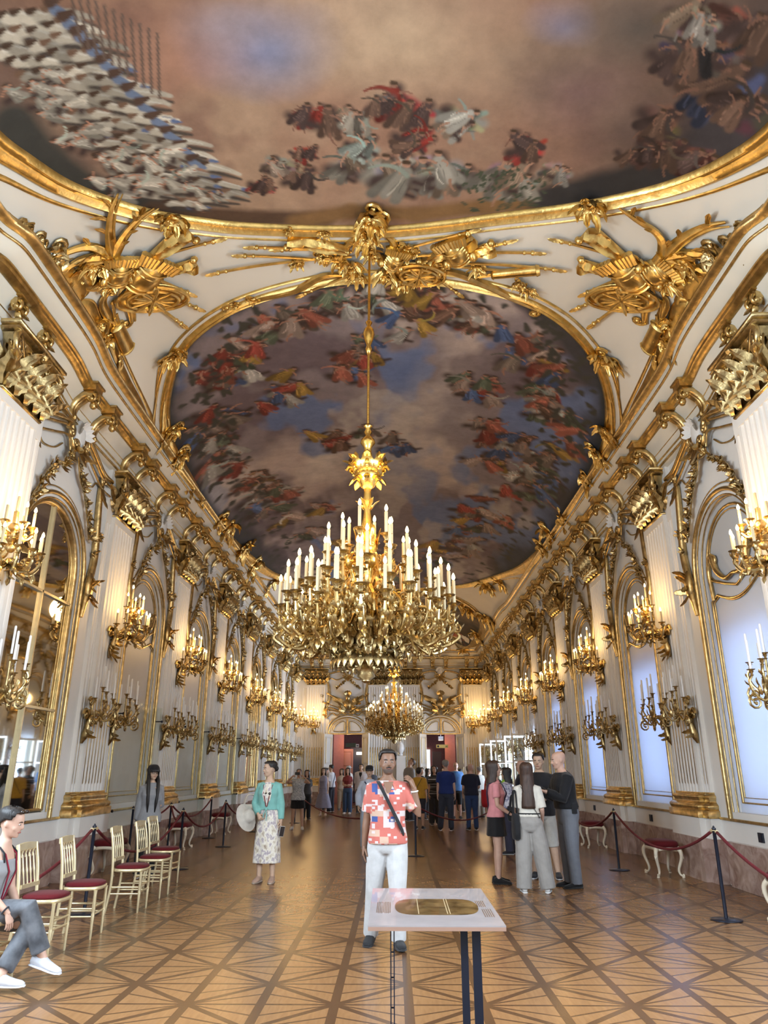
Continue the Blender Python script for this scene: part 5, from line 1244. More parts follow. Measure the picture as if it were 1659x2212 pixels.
EYEW = mat('eye_white', (.50,.47,.44), .35); EYED = mat('eye_dark', (.02,.012,.01), .2); LIP = mat('lips', (.33,.12,.10), .5); LIPD = mat('dark_lips', (.15,.065,.05), .5); BROWM = mat('eyebrow', (.02,.014,.012), .7)
def tfm(v): return Vector(v).normalized()
def hand(m, w, d, nrm, sd, curl=.5, sc=1., point=False, spread=.012):
    """palm, four unequal fingers and a thumb; d along the hand, nrm out of the back of it"""
    w = Vector(w); d = tfm(d); nrm = Vector(nrm); nrm = (nrm-d*nrm.dot(d)).normalized(); side = d.cross(nrm)*sd      # towards the thumb
    R = []
    for f, wd, th in ((-.02,.024,.022),(.01,.029,.021),(.04,.037,.019),(.075,.040,.016),(.092,.037,.013)):
        c = w+d*f*sc; R.append([c+(side*math.cos(2*PI*k/10)*wd+nrm*math.sin(2*PI*k/10)*th)*sc for k in range(10)])
    m.rings(R)
    for i, (o, L) in enumerate(((.028,.070),(.0095,.078),(-.0095,.073),(-.028,.058))):
        p = w+d*.086*sc+side*o*sc; cu = curl*(1+.12*i); dd = d.copy()
        if point and i == 0: cu = .08
        pts = [p-d*.02*sc]; seg = [L*.45, L*.32, L*.25]; ang = 0
        for s_ in seg:
            ang += cu; dv = d*math.cos(ang)-nrm*math.sin(ang)+side*o*.8; pts.append(pts[-1]+dv.normalized()*s_*sc*(1.45 if s_ == seg[0] else 1))
        m.tube(pts, [.0095*sc,.0088*sc,.0078*sc,.006*sc], 7)
    p = w+d*.022*sc+side*.026*sc-nrm*.006*sc; t1 = (d*.62+side*.75-nrm*.35).normalized(); t2 = (d*.9+side*.28-nrm*(.3+curl*.3)).normalized()
    m.tube([p-t1*.012*sc, p+t1*.034*sc, p+t1*.034*sc+t2*.03*sc, p+t1*.034*sc+t2*.052*sc], [.014*sc,.0115*sc,.0098*sc,.007*sc], 7)
    return m
DOWN = {'L': ((.14,.03,-1), (.06,-.14,-1)), 'R': ((-.14,.03,-1), (-.06,-.14,-1))}
STAND = {'L': ((.02,-.03,-1), (.02,.05,-1)), 'R': ((-.02,-.03,-1), (-.02,.05,-1))}
def person(label, loc, H, face, sex='m', skin=(.45,.27,.18), hair=('short', (.02,.015,.012)), top=None, bottom=None, shoes=((.03,.03,.035), (.7,.7,.7)), arms={}, legs={}, head=(0, 0), lean=(0, 0), det=1, pel=.93, group='visitors in the hall', hands={}, extras=(), feet={}, build_=1.0, name='person'):
    k = H/1.75; root = empty(name, loc, math.radians(face)); tag(root, label, 'person', group)
    vox = {2: .0095, 1: .015, 0: .022}[det]; T = TORSO[sex]; sk = SKIN(skin); dz = pel-.93
    LEAN = Matrix.Rotation(math.radians(lean[0]), 3, 'X') @ Matrix.Rotation(math.radians(lean[1]), 3, 'Y')
    def up(p):                # upper body bends about the hips
        p = Vector(p); c = Vector((0,.01,.98)); q = LEAN @ (p-c)+c; q.z += dz; return q*k
    def lo(p): p = Vector(p); return Vector((p.x, p.y, p.z+dz))*k
    HY = Matrix.Rotation(math.radians(head[0]), 3, 'Z') @ Matrix.Rotation(math.radians(head[1]), 3, 'X')
    hc = Vector((0, .008, 1.50))
    def hd(p): return up(HY @ (Vector(p)-hc)+hc)
    xs, ys = (.160 if sex == 'm' else .138), .01
    A = {}
    for s, sg in (('L', 1), ('R', -1)):
        u, f = arms.get(s, DOWN[s]); sh = Vector((sg*xs*build_, ys, 1.40 if sex == 'm' else 1.385)); el = sh+tfm(u)*.295*(.95 if sex == 'f' else 1); wr = el+tfm(f)*.25*(.95 if sex == 'f' else 1)
        A[s] = (sh, el, wr, tfm(f))
    Lg = {}
    for s, sg in (('L', 1), ('R', -1)):
        t, c = legs.get(s, STAND[s]); hp = Vector((sg*.088, .015, .90)); kn = hp+tfm(t)*.42; an = kn+tfm(c)*.40; Lg[s] = (hp, kn, an)
    # body: one continuous surface of torso, neck, head, arms and legs
    m = M(lambda p: tuple(p))
    def torso(m, infl, z0, z1, n=14, seg=20, bl=build_, hem=0.):
        R = []
        for i in range(n+1):
            z = z0+(z1-z0)*i/n; rx, ry, yo = table(T, z); e = hem*(1-i/n)**2
            R.append([up(((rx*bl+infl+e)*sup(2*PI*j/seg)[0], yo+(ry*bl+infl+e)*sup(2*PI*j/seg)[1], z)) for j in range(seg)])
        m.rings(R)
    torso(m, 0, .81, 1.50)
    R = []
    for t, rx, ry, yo in HEADR: R.append([hd((rx*math.cos(2*PI*j/20), yo+ry*math.sin(2*PI*j/20), 1.525+.225*t)) for j in range(20)])
    m.rings(R)
    m.tube([up((0,.02,1.40)), up((0,.015,1.48)), hd((0,.008,1.53)), hd((0,.01,1.58))], [.07*k,.056*k if sex == 'm' else .047*k,.053*k if sex == 'm' else .045*k,.05*k], 12)
    m.rings([[hd((.010*w*math.cos(2*PI*j/8), -.088-pr+.012*math.sin(2*PI*j/8), z)) for j in range(8)] for z, w, pr in ((1.660,.55,.0),(1.635,.75,.010),(1.615,1.25,.022),(1.602,1.4,.016),(1.596,.8,.004))])     # nose
    m.ell(hd((0,-.082,1.572)), (.024*k,.012*k,.012*k), 8, 5); m.ell(hd((0,-.075,1.538)), (.022*k,.018*k,.014*k), 8, 5)
    for sg in (-1, 1): m.ell(hd((sg*.077,.012,1.625)), (.010*k,.018*k,.030*k), 8, 5); m.ell(hd((sg*.045,-.058,1.60)), (.022*k,.02*k,.022*k), 8, 5)
    for s in 'LR':
        sh, el, wr, f = A[s]; q = .9 if sex == 'f' else 1.
        m.tube([up(sh+Vector((-.04 if s == 'L' else .04,0,.0))), up(sh), up(sh.lerp(el,.4)), up(sh.lerp(el,.8)), up(el), up(el.lerp(wr,.3)), up(el.lerp(wr,.7)), up(wr), up(wr+f*.02)], [v*k*q for v in (.055,.057,.050,.043,.040,.042,.033,.027,.025)], 12)
        hp, kn, an = Lg[s]
        m.tube([lo(hp+Vector((0,0,.04))), lo(hp), lo(hp.lerp(kn,.35)), lo(hp.lerp(kn,.75)), lo(kn), lo(kn.lerp(an,.28)), lo(kn.lerp(an,.6)), lo(an), lo(an+(an-kn).normalized()*.04)], [v*k for v in (.085,.092,.084,.066,.056,.058,.046,.036,.038)], 12)
    b = m.build('body', sk, root, smooth=180); remesh(b, vox, 4)
    for s, sg in (('L', 1), ('R', -1)):
        sh, el, wr, f = A[s]; hs = hands.get(s, {}); d = hs.get('d', f*.9+Vector((0,-.15,-.1))); nn = hs.get('n', (sg, -.2, 0.05))
        h = M(); hand(h, up(wr), (up(wr+tfm(d)*.1)-up(wr)), LEAN @ Vector(nn), hs.get('side', sg if True else 1)*(1), hs.get('curl', .32), k*(.95 if sex == 'f' else 1.03), hs.get('point', False)); o = h.build('hand', sk, root, smooth=180)
        if det == 2: sub = o.modifiers.new('s', 'SUBSURF'); sub.levels = 1; sub.render_levels = 1
    # face
    for sg in (-1, 1):
        e = M(); e.ell(hd((sg*.032,-.0845,1.637)), (.0135*k,.009*k,.0052*k), 10, 6); e.build('eye', EYEW, root, smooth=180)
        e = M(); e.ell(hd((sg*.032,-.0905,1.637)), (.0060*k,.005*k,.0054*k), 8, 5); e.build('iris', EYED, root, smooth=180)
        e = M(); e.tube([hd((sg*.014,-.096,1.655)), hd((sg*.032,-.097,1.661)), hd((sg*.052,-.084,1.656))], [.0035*k,.0042*k,.0022*k], 6); e.build('eyebrow', BROWM, root, smooth=180)
    e = M(); e.tube([hd((-.023,-.088,1.572)), hd((0,-.0965,1.574)), hd((.023,-.088,1.572))], [.003*k,.0075*k,.003*k], 8); e.build('lips', LIP if skin[0] > .3 else LIPD, root, smooth=180)
    # clothes
    if top:
        tm, hem, sl, lo_ = top['mat'], top.get('hem', .88), top.get('sl', .75), top.get('infl', .014)
        m = M(); torso(m, lo_, hem, top.get('neck', 1.476), 16, 22, build_, top.get('flare', .01))
        for s in 'LR':
            sh, el, wr, f = A[s]; inn = Vector((-.05 if s == 'L' else .05, 0, 0)); q = .9 if sex == 'f' else 1.
            if sl <= 0: continue
            if sl <= 1: P = [sh+inn, sh, sh.lerp(el, sl*.5), sh.lerp(el, sl)]; r = [.062,.063,.062+.006*sl,.060+.006*sl]
            else: P = [sh+inn, sh, sh.lerp(el,.5), el, el.lerp(wr, (sl-1)*.5), el.lerp(wr, sl-1)]; r = [.066,.068,.062,.056,.052,.043]
            m.tube([up(p) for p in P], [(v*q+lo_-.012)*k for v in r], 14)
        o = m.build(top.get('name', 'shirt'), tm, root, smooth=180); remesh(o, vox, 4)
    if bottom:
        m = M(); kd = bottom['kind']; w = bottom.get('w', 1.)
        wz = bottom.get('waist', 1.03)
        if kd in ('trousers', 'shorts'):
            torso(m, .016, .80, wz, 8, 22)
            L = bottom.get('len', 1.0)
            for s in 'LR':
                hp, kn, an = Lg[s]; P = [hp+Vector((0,0,.03)), hp.lerp(kn,.25), hp.lerp(kn,.6), kn, kn.lerp(an,.5), an.lerp(kn,.0)+ (an-kn).normalized()*.03]; r = [.105,.108,.094*w**.5,.074*w,.068*w,.066*w]
                if L < 1:
                    tot = .84*L; q = []; rr = []
                    if tot <= .42: P = [P[0], hp.lerp(kn, tot/.42*.5), hp.lerp(kn, tot/.42)]; r = [.105,.108*w**.5,.104*w]
                    else: P = P[:4]+[kn.lerp(an, (tot-.42)/.40)]; r = r[:4]+[.07*w]
                m.tube([lo(p) for p in P], [v*k for v in r], 16)
        else:
            z1 = bottom.get('hem', .3); fl = bottom.get('flare', .05); R = []; nn = 14
            for i in range(nn+1):
                f = i/nn; z = wz+(z1-wz)*f; rx, ry, yo = table(T, max(z, .90)); rx, ry = rx*build_, ry*build_
                if z < .90: rx += fl*((.90-z)/(.90-z1+1e-6)); ry += fl*.9*((.90-z)/(.90-z1+1e-6))
                R.append([lo(((rx+.018+.010*math.sin(7*a)*f)*math.cos(a), yo+(ry+.018+.010*math.sin(7*a)*f)*math.sin(a), z)) for a in [2*PI*j/36 for j in range(36)]])
            m.rings(R)
        o = m.build(bottom.get('name', kd), bottom['mat'], root, smooth=180); remesh(o, vox, 3)
    if shoes:
        for s in 'LR':
            hp, kn, an = Lg[s]; ft = feet.get(s, {}); fw = tfm(ft.get('d', (.12 if s == 'L' else -.12, -1, 0))); u = tfm(ft.get('u', (0,0,1))); u = (u-fw*u.dot(fw)).normalized(); sd = fw.cross(u)
            m = M(); so = M(); base = lo(an)-u*.085*k
            for mm, pr in ((m, [(-.085,.022,.02,.05),(-.075,.034,.012,.085),(-.03,.040,.01,.105),(.02,.042,.01,.10),(.07,.046,.01,.075),(.12,.050,.01,.058),(.165,.045,.01,.048),(.19,.026,.012,.035)]), (so, [(-.09,.024,0,.014),(-.078,.037,0,.022),(-.03,.043,0,.022),(.05,.045,0,.02),(.12,.053,0,.02),(.17,.047,0,.02),(.197,.026,0.004,.02)])):
                mm.rings([[base+fw*a*k+(sd*math.cos(2*PI*j/12)*wd+u*((h0+h1)/2+math.sin(2*PI*j/12)*(h1-h0)/2))*k for j in range(12)] for a, wd, h0, h1 in pr])
            o = m.build('shoe', CLOTH(shoes[0], 'shoe'), root, smooth=180); so.build('sole', CLOTH(shoes[1], 'sole'), o, smooth=60)
    # hair
    hk, hcx = hair
    if hk != 'bald':
        ext = {'short':0, 'bald':0, 'bob':.10, 'long':.42, 'bun':.0, 'tail':.0, 'mid':.2}[hk]
        rows = []; zs = [1.525+.225*t for t in (1.0,.985,.95,.9,.84,.78,.72,.66,.6,.54,.48,.42,.36,.3,.24)]+[1.525-ext*i/8 for i in range(9)] if ext else [1.525+.225*t for t in (1.0,.985,.95,.9,.84,.78,.72,.66,.6,.54,.48,.42,.36,.3,.24)]
        seg = 32; g = {'short':.011,'bald':.002,'bob':.018,'long':.016,'bun':.013,'tail':.012,'mid':.018}[hk]; vs, ids, fs = [], {}, []
        def lim(phi):         # how far down the hair reaches at an angle from the front
            a = abs(phi)/PI
            if hk == 'bald': return 9 if a < .45 else 1.525+.225*.50+.225*.0*(1-a)
            if ext: return (1.525+.225*.82) if a < .30 else ((1.525+.225*.82-(a-.30)/.12*.3) if a < .42 else -9)
            if a < .26: return 1.525+.225*(.84 if hk == 'short' else .82)
            if a < .40: return 1.525+.225*(.84-(a-.26)/.14*.22)
            if a < .52: return 1.525+.225*.58
            return 1.525+.225*(.56-(a-.52)*.70)
        if hk == 'bald': zs = zs[8:]
        for zi, z in enumerate(zs):
            t = (z-1.525)/.225
            if t >= 0: rx, ry, yo = table([(a, b_, c, d) for a, b_, c, d in HEADR], t)
            else: rx, ry, yo = .073+.012*min(1,-t*1.5), .085, .02+.03*min(1,-t)
            if ext and t < .5: rx = max(rx, .074); ry = max(ry, .088); yo = max(yo, .006)
            for j in range(seg):
                ph = 2*PI*j/seg-PI       # 0 = front
                gg = g*(1.0+.25*math.sin(9*ph+zi))*(1 if ext or t > .72 else .45) ; q = ((rx+gg)*math.sin(ph), yo-(ry+gg)*math.cos(ph), z+gg*max(0, t-.6)*1.6)
                ids[zi, j] = len(vs); vs.append((hd(q) if t > -.3 else hd(q).lerp(up(q), min(1, (-t-.3)*1.5))), )
        for zi in range(len(zs)-1):
            for j in range(seg):
                ph = 2*PI*(j+.5)/seg-PI
                if zs[zi+1] >= lim(ph)-1e-3: fs.append((ids[zi,j], ids[zi,(j+1)%seg], ids[zi+1,(j+1)%seg], ids[zi+1,j]))
        m = M()
        if hk != 'bald': fs.append(tuple(ids[0, j] for j in range(seg)))
        if fs: m.add(vs, fs)
        if hk == 'bun': m.ell(hd((0,.115,1.64)), (.045*k,.04*k,.045*k), 10, 6)
        if hk == 'tail': m.tube([hd((0,.11,1.66)), hd((0,.15,1.62)), hd((0,.14,1.5)), hd((0,.13,1.38))], [.025*k,.035*k,.03*k,.012*k], 8)
        o = m.build('hair', HAIR(hcx), root, smooth=180); sm_ = o.modifiers.new('s', 'SMOOTH'); sm_.factor = .5; sm_.iterations = 4; sdf = o.modifiers.new('t', 'SOLIDIFY'); sdf.thickness = .011*k; sdf.offset = -1
    ctx = dict(up=up, lo=lo, hd=hd, A=A, L=Lg, k=k, root=root, T=T, sex=sex, bl=build_)
    for fn in extras: fn(ctx)
    return root
# -- things worn
def x_cap(col, brim=True):
    def f(c):
        m = M(); k = c['k']; hd = c['hd']
        m.rings([[hd(((.092*s)*math.cos(2*PI*j/20), .010+(.118*s)*math.sin(2*PI*j/20), z)) for j in range(20)] for z, s in ((1.685,1.0),(1.715,1.0),(1.745,.92),(1.765,.72),(1.775,.4),(1.777,.05))])
        if brim: m.rings([[hd((.088*math.sin(a), -.085-.085*math.cos(a)*f_, 1.690-.028*f_+.012*abs(math.sin(a))*-1+d)) for a in [-1.4+2.8*j/10 for j in range(11)]] for f_, d in ((0,.004),(1,.004),(1,-.004),(0,-.004))], closed_u=False)
        m.build('cap', CLOTH(col, 'cap'), c['root'], smooth=60)
    return f
def x_glasses(on_head=False):
    def f(c):
        m = M(); hd = c['hd']; k = c['k']; z, y = (1.637, -.105) if not on_head else (1.735, -.06)
        for sg in (-1, 1):
            m.tube([hd((sg*.034+.022*math.cos(a), y, z+.018*math.sin(a))) for a in [2*PI*j/12 for j in range(12)]], .0022*k, 5, closed=True); m.tube([hd((sg*.056,y,z+.005)), hd((sg*.08,y+.05,z+.004)), hd((sg*.08,.01,z))], .0022*k, 5)
        m.tube([hd((-.012,y,z)), hd((.012,y,z))], .0022*k, 5); m.build('glasses', EYED, c['root'], smooth=60)
    return f
def x_strap(col, s=1, z0=1.45, z1=1.0, w=.018, off=.036):
    """bag strap from a shoulder across chest and back to the other hip"""
    def f(c):
        m = M(); up = c['up']; T = c['T']; P = []; x0, x1 = -s*.10, s*.15
        for sgn, ts in ((-1, [i/14 for i in range(15)]), (1, [1-i/14 for i in range(15)])):
            for t in ts:
                z = z0+(z1-z0)*t; rx, ry, yo = table(T, z); x = x0+(x1-x0)*t
                yy = (ry+off)*max(.12, 1-abs(x/(rx*c['bl']+off+.01))**2.4)**.42; P.append(up((x, yo+sgn*yy, z)))
        m.tube(P, w*c['k'], 6, closed=True, flat=.35); m.build('strap', CLOTH(col, 'strap'), c['root'], smooth=60)
    return f
def x_watch(s, col=(.02,.02,.025)):
    def f(c):
        sh, el, wr, d = c['A'][s]; m = M(); a = wr-d*.03; u = d.orthogonal().normalized(); v = d.cross(u)
        m.tube([c['up'](a+(u*math.cos(t)+v*math.sin(t))*.031) for t in [2*PI*i/14 for i in range(14)]], .008*c['k'], 6, closed=True); m.build('watch', CLOTH(col, 'watch'), c['root'], smooth=60)
    return f
def x_lanyard(col, z=1.12):
    def f(c):
        m = M(); up = c['up']; T = c['T']
        for sg in (-1, 1): m.tube([up((sg*.07,.03,1.46)), up((sg*.075,-.085,1.40)), up((sg*.05,-table(T,1.28)[1]-.03,1.28)), up((sg*.008,-table(T,1.15)[1]-.03,z))], .007*c['k'], 5)
        m.build('lanyard', CLOTH(col, 'lanyard'), c['root'], smooth=60)
    return f
def x_belt(col, z=1.02, dz=.02):
    def f(c):
        m = M(); rx, ry, yo = table(c['T'], z); R = []
        for zz, e in ((z-dz,.021),(z-dz,.027),(z+dz,.027),(z+dz,.021)): R.append([c['lo']((( rx*c['bl']+e)*sup(2*PI*j/28)[0], yo+(ry*c['bl']+e)*sup(2*PI*j/28)[1], zz)) for j in range(28)])
        m.rings(R, caps=False, closed_v=True); m.build('belt', CLOTH(col, 'belt'), c['root'], smooth=50)
    return f
def x_collar(mt, col=None):
    def f(c):
        m = M(); up = c['up']
        for sg in (-1, 1):
            R = []
            for i in range(9):
                t = i/8; a = PI*.5-t*PI*.88; ri, ro = .071+.008*t, .112+.022*t
                p = Vector((sg*ri*math.cos(a), .012+ri*math.sin(a)-.012*t, 1.497-.045*t)); q = Vector((sg*ro*math.cos(a)*1.08+sg*.012*t, .012+ro*math.sin(a)*.92-.010*t, 1.462-.085*t))
                R.append([up(p), up(p.lerp(q,.5)+Vector((0,-.004,.008))), up(q), up(q+Vector((0,.004,-.008))), up(p+Vector((0,0,-.012)))])
            m.rings(R)
        m.build('collar', mt, c['root'], smooth=60)
    return f
def x_mesh(nm, mt, fn, sm=60):
    def f(c): m = M(); fn(m, c); m.build(nm, mt, c['root'], smooth=sm)
    return f
# ---- patterned cloths
def blocks(name, inc, stops):
    m = cloth(name, (.8,.8,.8)); nt = m.node_tree; b = nt.nodes['Principled BSDF']; tc = nt.nodes.new('ShaderNodeTexCoord'); acc = None
    for k, (i_, st) in enumerate(zip(inc, stops)):
        sn = nt.nodes.new('ShaderNodeVectorMath'); sn.operation = 'SNAP'; sn.inputs[1].default_value = i_; ad = nt.nodes.new('ShaderNodeVectorMath'); ad.operation = 'ADD'; ad.inputs[1].default_value = (k*1.7, .013*k, k*.31)
        wn_ = nt.nodes.new('ShaderNodeTexWhiteNoise'); r = nt.nodes.new('ShaderNodeValToRGB'); r.color_ramp.interpolation = 'CONSTANT'; e = r.color_ramp.elements; e[0].color = st[0][1]; e[1].position = st[1][0]; e[1].color = st[1][1]
        for p_, c_ in st[2:]: q = e.new(p_); q.color = c_
        nt.links.new(tc.outputs['Object'], ad.inputs[0]); nt.links.new(ad.outputs[0], sn.inputs[0]); nt.links.new(sn.outputs[0], wn_.inputs['Vector']); nt.links.new(wn_.outputs['Value'], r.inputs['Fac'])
        if acc is None: acc = r.outputs['Color']
        else:
            mx = nt.nodes.new('ShaderNodeMix'); mx.data_type = 'RGBA'; nt.links.new(r.outputs['Alpha'], mx.inputs[0]); nt.links.new(acc, mx.inputs[6]); nt.links.new(r.outputs['Color'], mx.inputs[7]); acc = mx.outputs[2]
    nt.links.new(acc, b.inputs['Base Color']); return m
CORAL, WHT, CRM, BLU, CLR = (.44,.12,.095,1), (.52,.44,.43,1), (.48,.32,.24,1), (.04,.07,.22,1), (0,0,0,0)
SHIRT = blocks('coral_patchwork_cotton', [(.085,.5,.06), (.055,.5,.05), (.03,.5,.022)], [[(0,CORAL),(.78,CRM)], [(0,CLR),(.68,WHT),(.93,BLU)], [(0,CLR),(.80,CORAL),(.88,WHT)]])
def blotch(name, cs, sc=16., st=(1,1,1)):
    m = cloth(name, cs[0]); nt = m.node_tree; b = nt.nodes['Principled BSDF']; tc = nt.nodes.new('ShaderNodeTexCoord'); mp = nt.nodes.new('ShaderNodeMapping'); mp.inputs['Scale'].default_value = st
    n = nt.nodes.new('ShaderNodeTexNoise'); n.inputs['Scale'].default_value = sc; n.inputs['Detail'].default_value = 3; r = nt.nodes.new('ShaderNodeValToRGB'); e = r.color_ramp.elements
    e[0].position = .3; e[0].color = (*cs[0],1); e[1].position = .7; e[1].color = (*cs[-1],1)
    for i, c_ in enumerate(cs[1:-1]): q = e.new(.3+.4*(i+1)/(len(cs)-1)); q.color = (*c_,1)
    nt.links.new(tc.outputs['Object'], mp.inputs['Vector']); nt.links.new(mp.outputs[0], n.inputs['Vector']); nt.links.new(n.outputs['Fac'], r.inputs['Fac']); nt.links.new(r.outputs['Color'], b.inputs['Base Color']); return m
FLORAL = blotch('floral_cotton', [(.30,.22,.17),(.62,.55,.44),(.78,.73,.64),(.36,.30,.34),(.70,.66,.58)], 17, (1,1,.6))
# ---------------------------------------------------------------- the visitors
def fl(px, py): q = on_floor(px, py); return (q.x, q.y, 0)
WHITE_C, NAVY, BLK, GREYC, DENIM, KHAKI = (.72,.71,.69), (.018,.028,.075), (.012,.012,.014), (.30,.29,.28), (.05,.08,.15), (.40,.32,.22)
TAN, PALE, BROWN, ASIA = (.50,.30,.20), (.58,.36,.27), (.20,.105,.065), (.56,.37,.26)
DK, BRN, GRY = (.012,.010,.010), (.05,.026,.016), (.22,.21,.20)
C_ = CLOTH
def phone_at(loc, rot, label, col=(.02,.02,.025)):
    m = M(); m.box((0,0,0), (.075,.009,.15)); o = m.build('phone', C_(col, 'phone'), smooth=0); o.location = loc; o.rotation_euler = rot
    s = M(); s.box((0,-.0055,0), (.068,.002,.14)); s.build('screen', EYED, o, smooth=0); return tag(o, label, 'phone')
def bag(label, loc, size, col, rz=0., strap=.3):
    t = empty('shoulder_bag', loc, rz); tag(t, label, 'bag'); m = M(); w, d, h = size
    m.rings([[(w/2*s*sup(2*PI*j/20,3.5)[0], d/2*e*sup(2*PI*j/20,3)[1], z) for j in range(20)] for z, s, e in ((0,.7,.5),(.02,.95,.9),(h*.3,1.0,1.0),(h*.8,1.0,.8),(h*.97,.98,.4),(h,.96,.25))])
    m.build('bag_body', C_(col, 'bag_cloth'), t); 
    for y in (-.02, .02):
        s = M(); s.tube(bez([(-w*.3,y,h*.95),(-w*.2,y,h+strap*.8),(0,y,h+strap),(w*.2,y,h+strap*.8),(w*.3,y,h*.95)], 5), .010, 6); s.build('handle', C_(col, 'bag_cloth'), t)
    return t
# --- the man in the patchwork shirt, walking
p = fl(838, 2047)
man = person('man in coral patchwork shirt and white trousers, walking with one hand at his ear', p, 1.755, 4, 'm', BROWN, ('short', DK),
    dict(mat=SHIRT, hem=.885, sl=.80, flare=.02, infl=.016, neck=1.462), dict(kind='trousers', mat=C_((.46,.455,.455), 'white_cotton'), w=1.12), ((.012,.012,.014), (.02,.02,.022)),
    arms={'L': ((.50,-.16,-.88), (-.16,-.12,1)), 'R': ((-.17,.12,-1), (-.10,.0,-1))}, legs={'L': ((.0,-.22,-1), (.02,.10,-1)), 'R': ((-.10,.10,-1), (-.06,.32,-1))}, head=(4, 0), det=2, build_=.96,
    hands={'L': dict(d=(-.42,-.02,1), n=(.75,-.55,0.2), curl=.38), 'R': dict(d=(-.1,-.05,-1), n=(-1,.0,.1), curl=.3)}, feet={'R': dict(d=(-.25,-1,-.15), u=(0,-.15,1))},
    extras=[x_collar(C_((.55,.17,.13), 'coral_cotton')), x_strap((.014,.014,.016), 1, 1.455, .98, .020, .034), x_watch('L', (.6,.58,.52)),
            x_mesh('neck_opening', SKIN(BROWN), lambda m, c: m.rings([[c['up'](( .052*(1-f)*s, -.100-.022*f-.004, 1.455-.15*f)) for s in (-1,-.5,0,.5,1)] for f in (0,.35,.7,1)], closed_u=False)),
            x_mesh('stubble', mat('stubble', (.075,.045,.032), .7), lambda m, c: m.rings([[c['hd']((rx*1.02*math.sin(a), yo-ry*1.02*math.cos(a)-(.004 if t < .25 else .002), 1.525+.225*t)) for a in [-1.5+3.0*j/14 for j in range(15)]] for t, rx, ry, yo in ((.02,.034,.036,-.042),(.06,.042,.05,-.034),(.14,.053,.066,-.022),(.19,.057,.073,-.016))], closed_u=False), 180),
            x_mesh('moustache', BROWM, lambda m, c: m.tube([c['hd'](q) for q in ((-.028,-.090,1.581),(0,-.105,1.588),(.028,-.090,1.581))], [.003,.006,.003], 6), 180)])
# --- the woman in mint
p = fl(572, 1906)
person('woman in mint green open shirt tied over a pale floral dress, looking sideways', p, 1.70, -6, 'f', ASIA, ('bun', DK),
    dict(mat=C_((.20,.45,.41), 'mint_linen'), hem=1.03, sl=1.92, infl=.020, name='open_shirt', neck=1.43), dict(kind='skirt', mat=FLORAL, hem=.27, flare=.035, waist=1.10, name='dress'), ((.42,.27,.20), (.50,.40,.32)),
    arms={'L': ((.22,.04,-1), (.06,-.10,-1)), 'R': ((-.34,.04,-1), (.42,-.62,-.62))}, head=(-52, 2), det=2,
    hands={'R': dict(d=(.55,-.4,-.7), n=(-.5,-.8,.3), curl=.7), 'L': dict(d=(.03,-.12,-1), n=(1,0,0), curl=.6)},
    extras=[x_lanyard((.16,.02,.025), 1.08), x_mesh('dress_front', FLORAL, lambda m, c: m.rings([[c['up'](((.030+.016*(1-f))*s*(1+1.0*(1-abs(2*f-1))), -table(c['T'], 1.44-.36*f)[1]+table(c['T'], 1.44-.36*f)[2]-.030+.010*abs(s), 1.44-.36*f)) for s in (-1,-.5,0,.5,1)] for f in [i/8 for i in range(9)]], closed_u=False), 180),
            x_mesh('tie', C_((.20,.45,.41), 'mint_linen'), lambda m, c: [m.ell(c['up']((.0,-.135,1.045)), (.03,.02,.02), 8, 5), m.tube([c['up']((0,-.14,1.04)), c['up']((.02,-.155,.95)), c['up']((.01,-.15,.88))], [.012,.02,.014], 6, flat=.4), m.tube([c['up']((0,-.14,1.04)), c['up']((-.03,-.155,.97)), c['up']((-.035,-.15,.92))], [.012,.02,.012], 6, flat=.4)]),
            x_mesh('sunglasses', EYED, lambda m, c: [m.ell(c['up']((sx,-.147,1.27)), (.026,.012,.02), 8, 5) for sx in (-.01,.045)])])
bag('beige canvas bag hanging at the hip of the woman in mint', (p[0]-.29, p[1]+.02, .80), (.32,.14,.28), (.46,.40,.33), .5, .14)
hat = M(lambda q: (q[0], q[1], q[2])); hat.lathe([(.20,0),(.205,.006),(.11,.03),(.095,.06),(.09,.11),(.06,.125),(.01,.128)], 20); o = hat.build('sun_hat', C_((.50,.46,.40), 'hat_cloth')); o.location = (p[0]-.30, p[1]-.22, .90); o.rotation_euler = (.5,1.15,0); tag(o, 'pale wide brimmed hat held low beside the floral dress', 'hat')
phone_at((p[0]+.23, p[1]-.06, .70), (.2,.1,.5), 'phone held low in the left hand of the woman in mint', (.6,.6,.6))
# --- girl in pale blue behind the man
p = fl(797, 1838)
person('woman in pale blue shirt and dark cap walking behind the man in patchwork shirt', p, 1.66, 2, 'f', ASIA, ('short', DK), dict(mat=C_((.50,.56,.68), 'pale_blue_cotton'), hem=.88, sl=1.9, infl=.035, flare=.03), dict(kind='trousers', mat=C_((.42,.50,.62), 'light_denim'), w=1.35), ((.45,.47,.50), (.6,.6,.6)),
    arms={'R': ((-.45,.05,-1), (.05,-.2,-1)), 'L': ((.3,.05,-1), (-.1,-.3,-1))}, legs={'L': ((.0,-.2,-1), (.0,.12,-1)), 'R': ((-.03,.12,-1), (-.02,.35,-1))}, extras=[x_cap(BLK), x_strap(NAVY, 1, 1.42, 1.1, .02)])
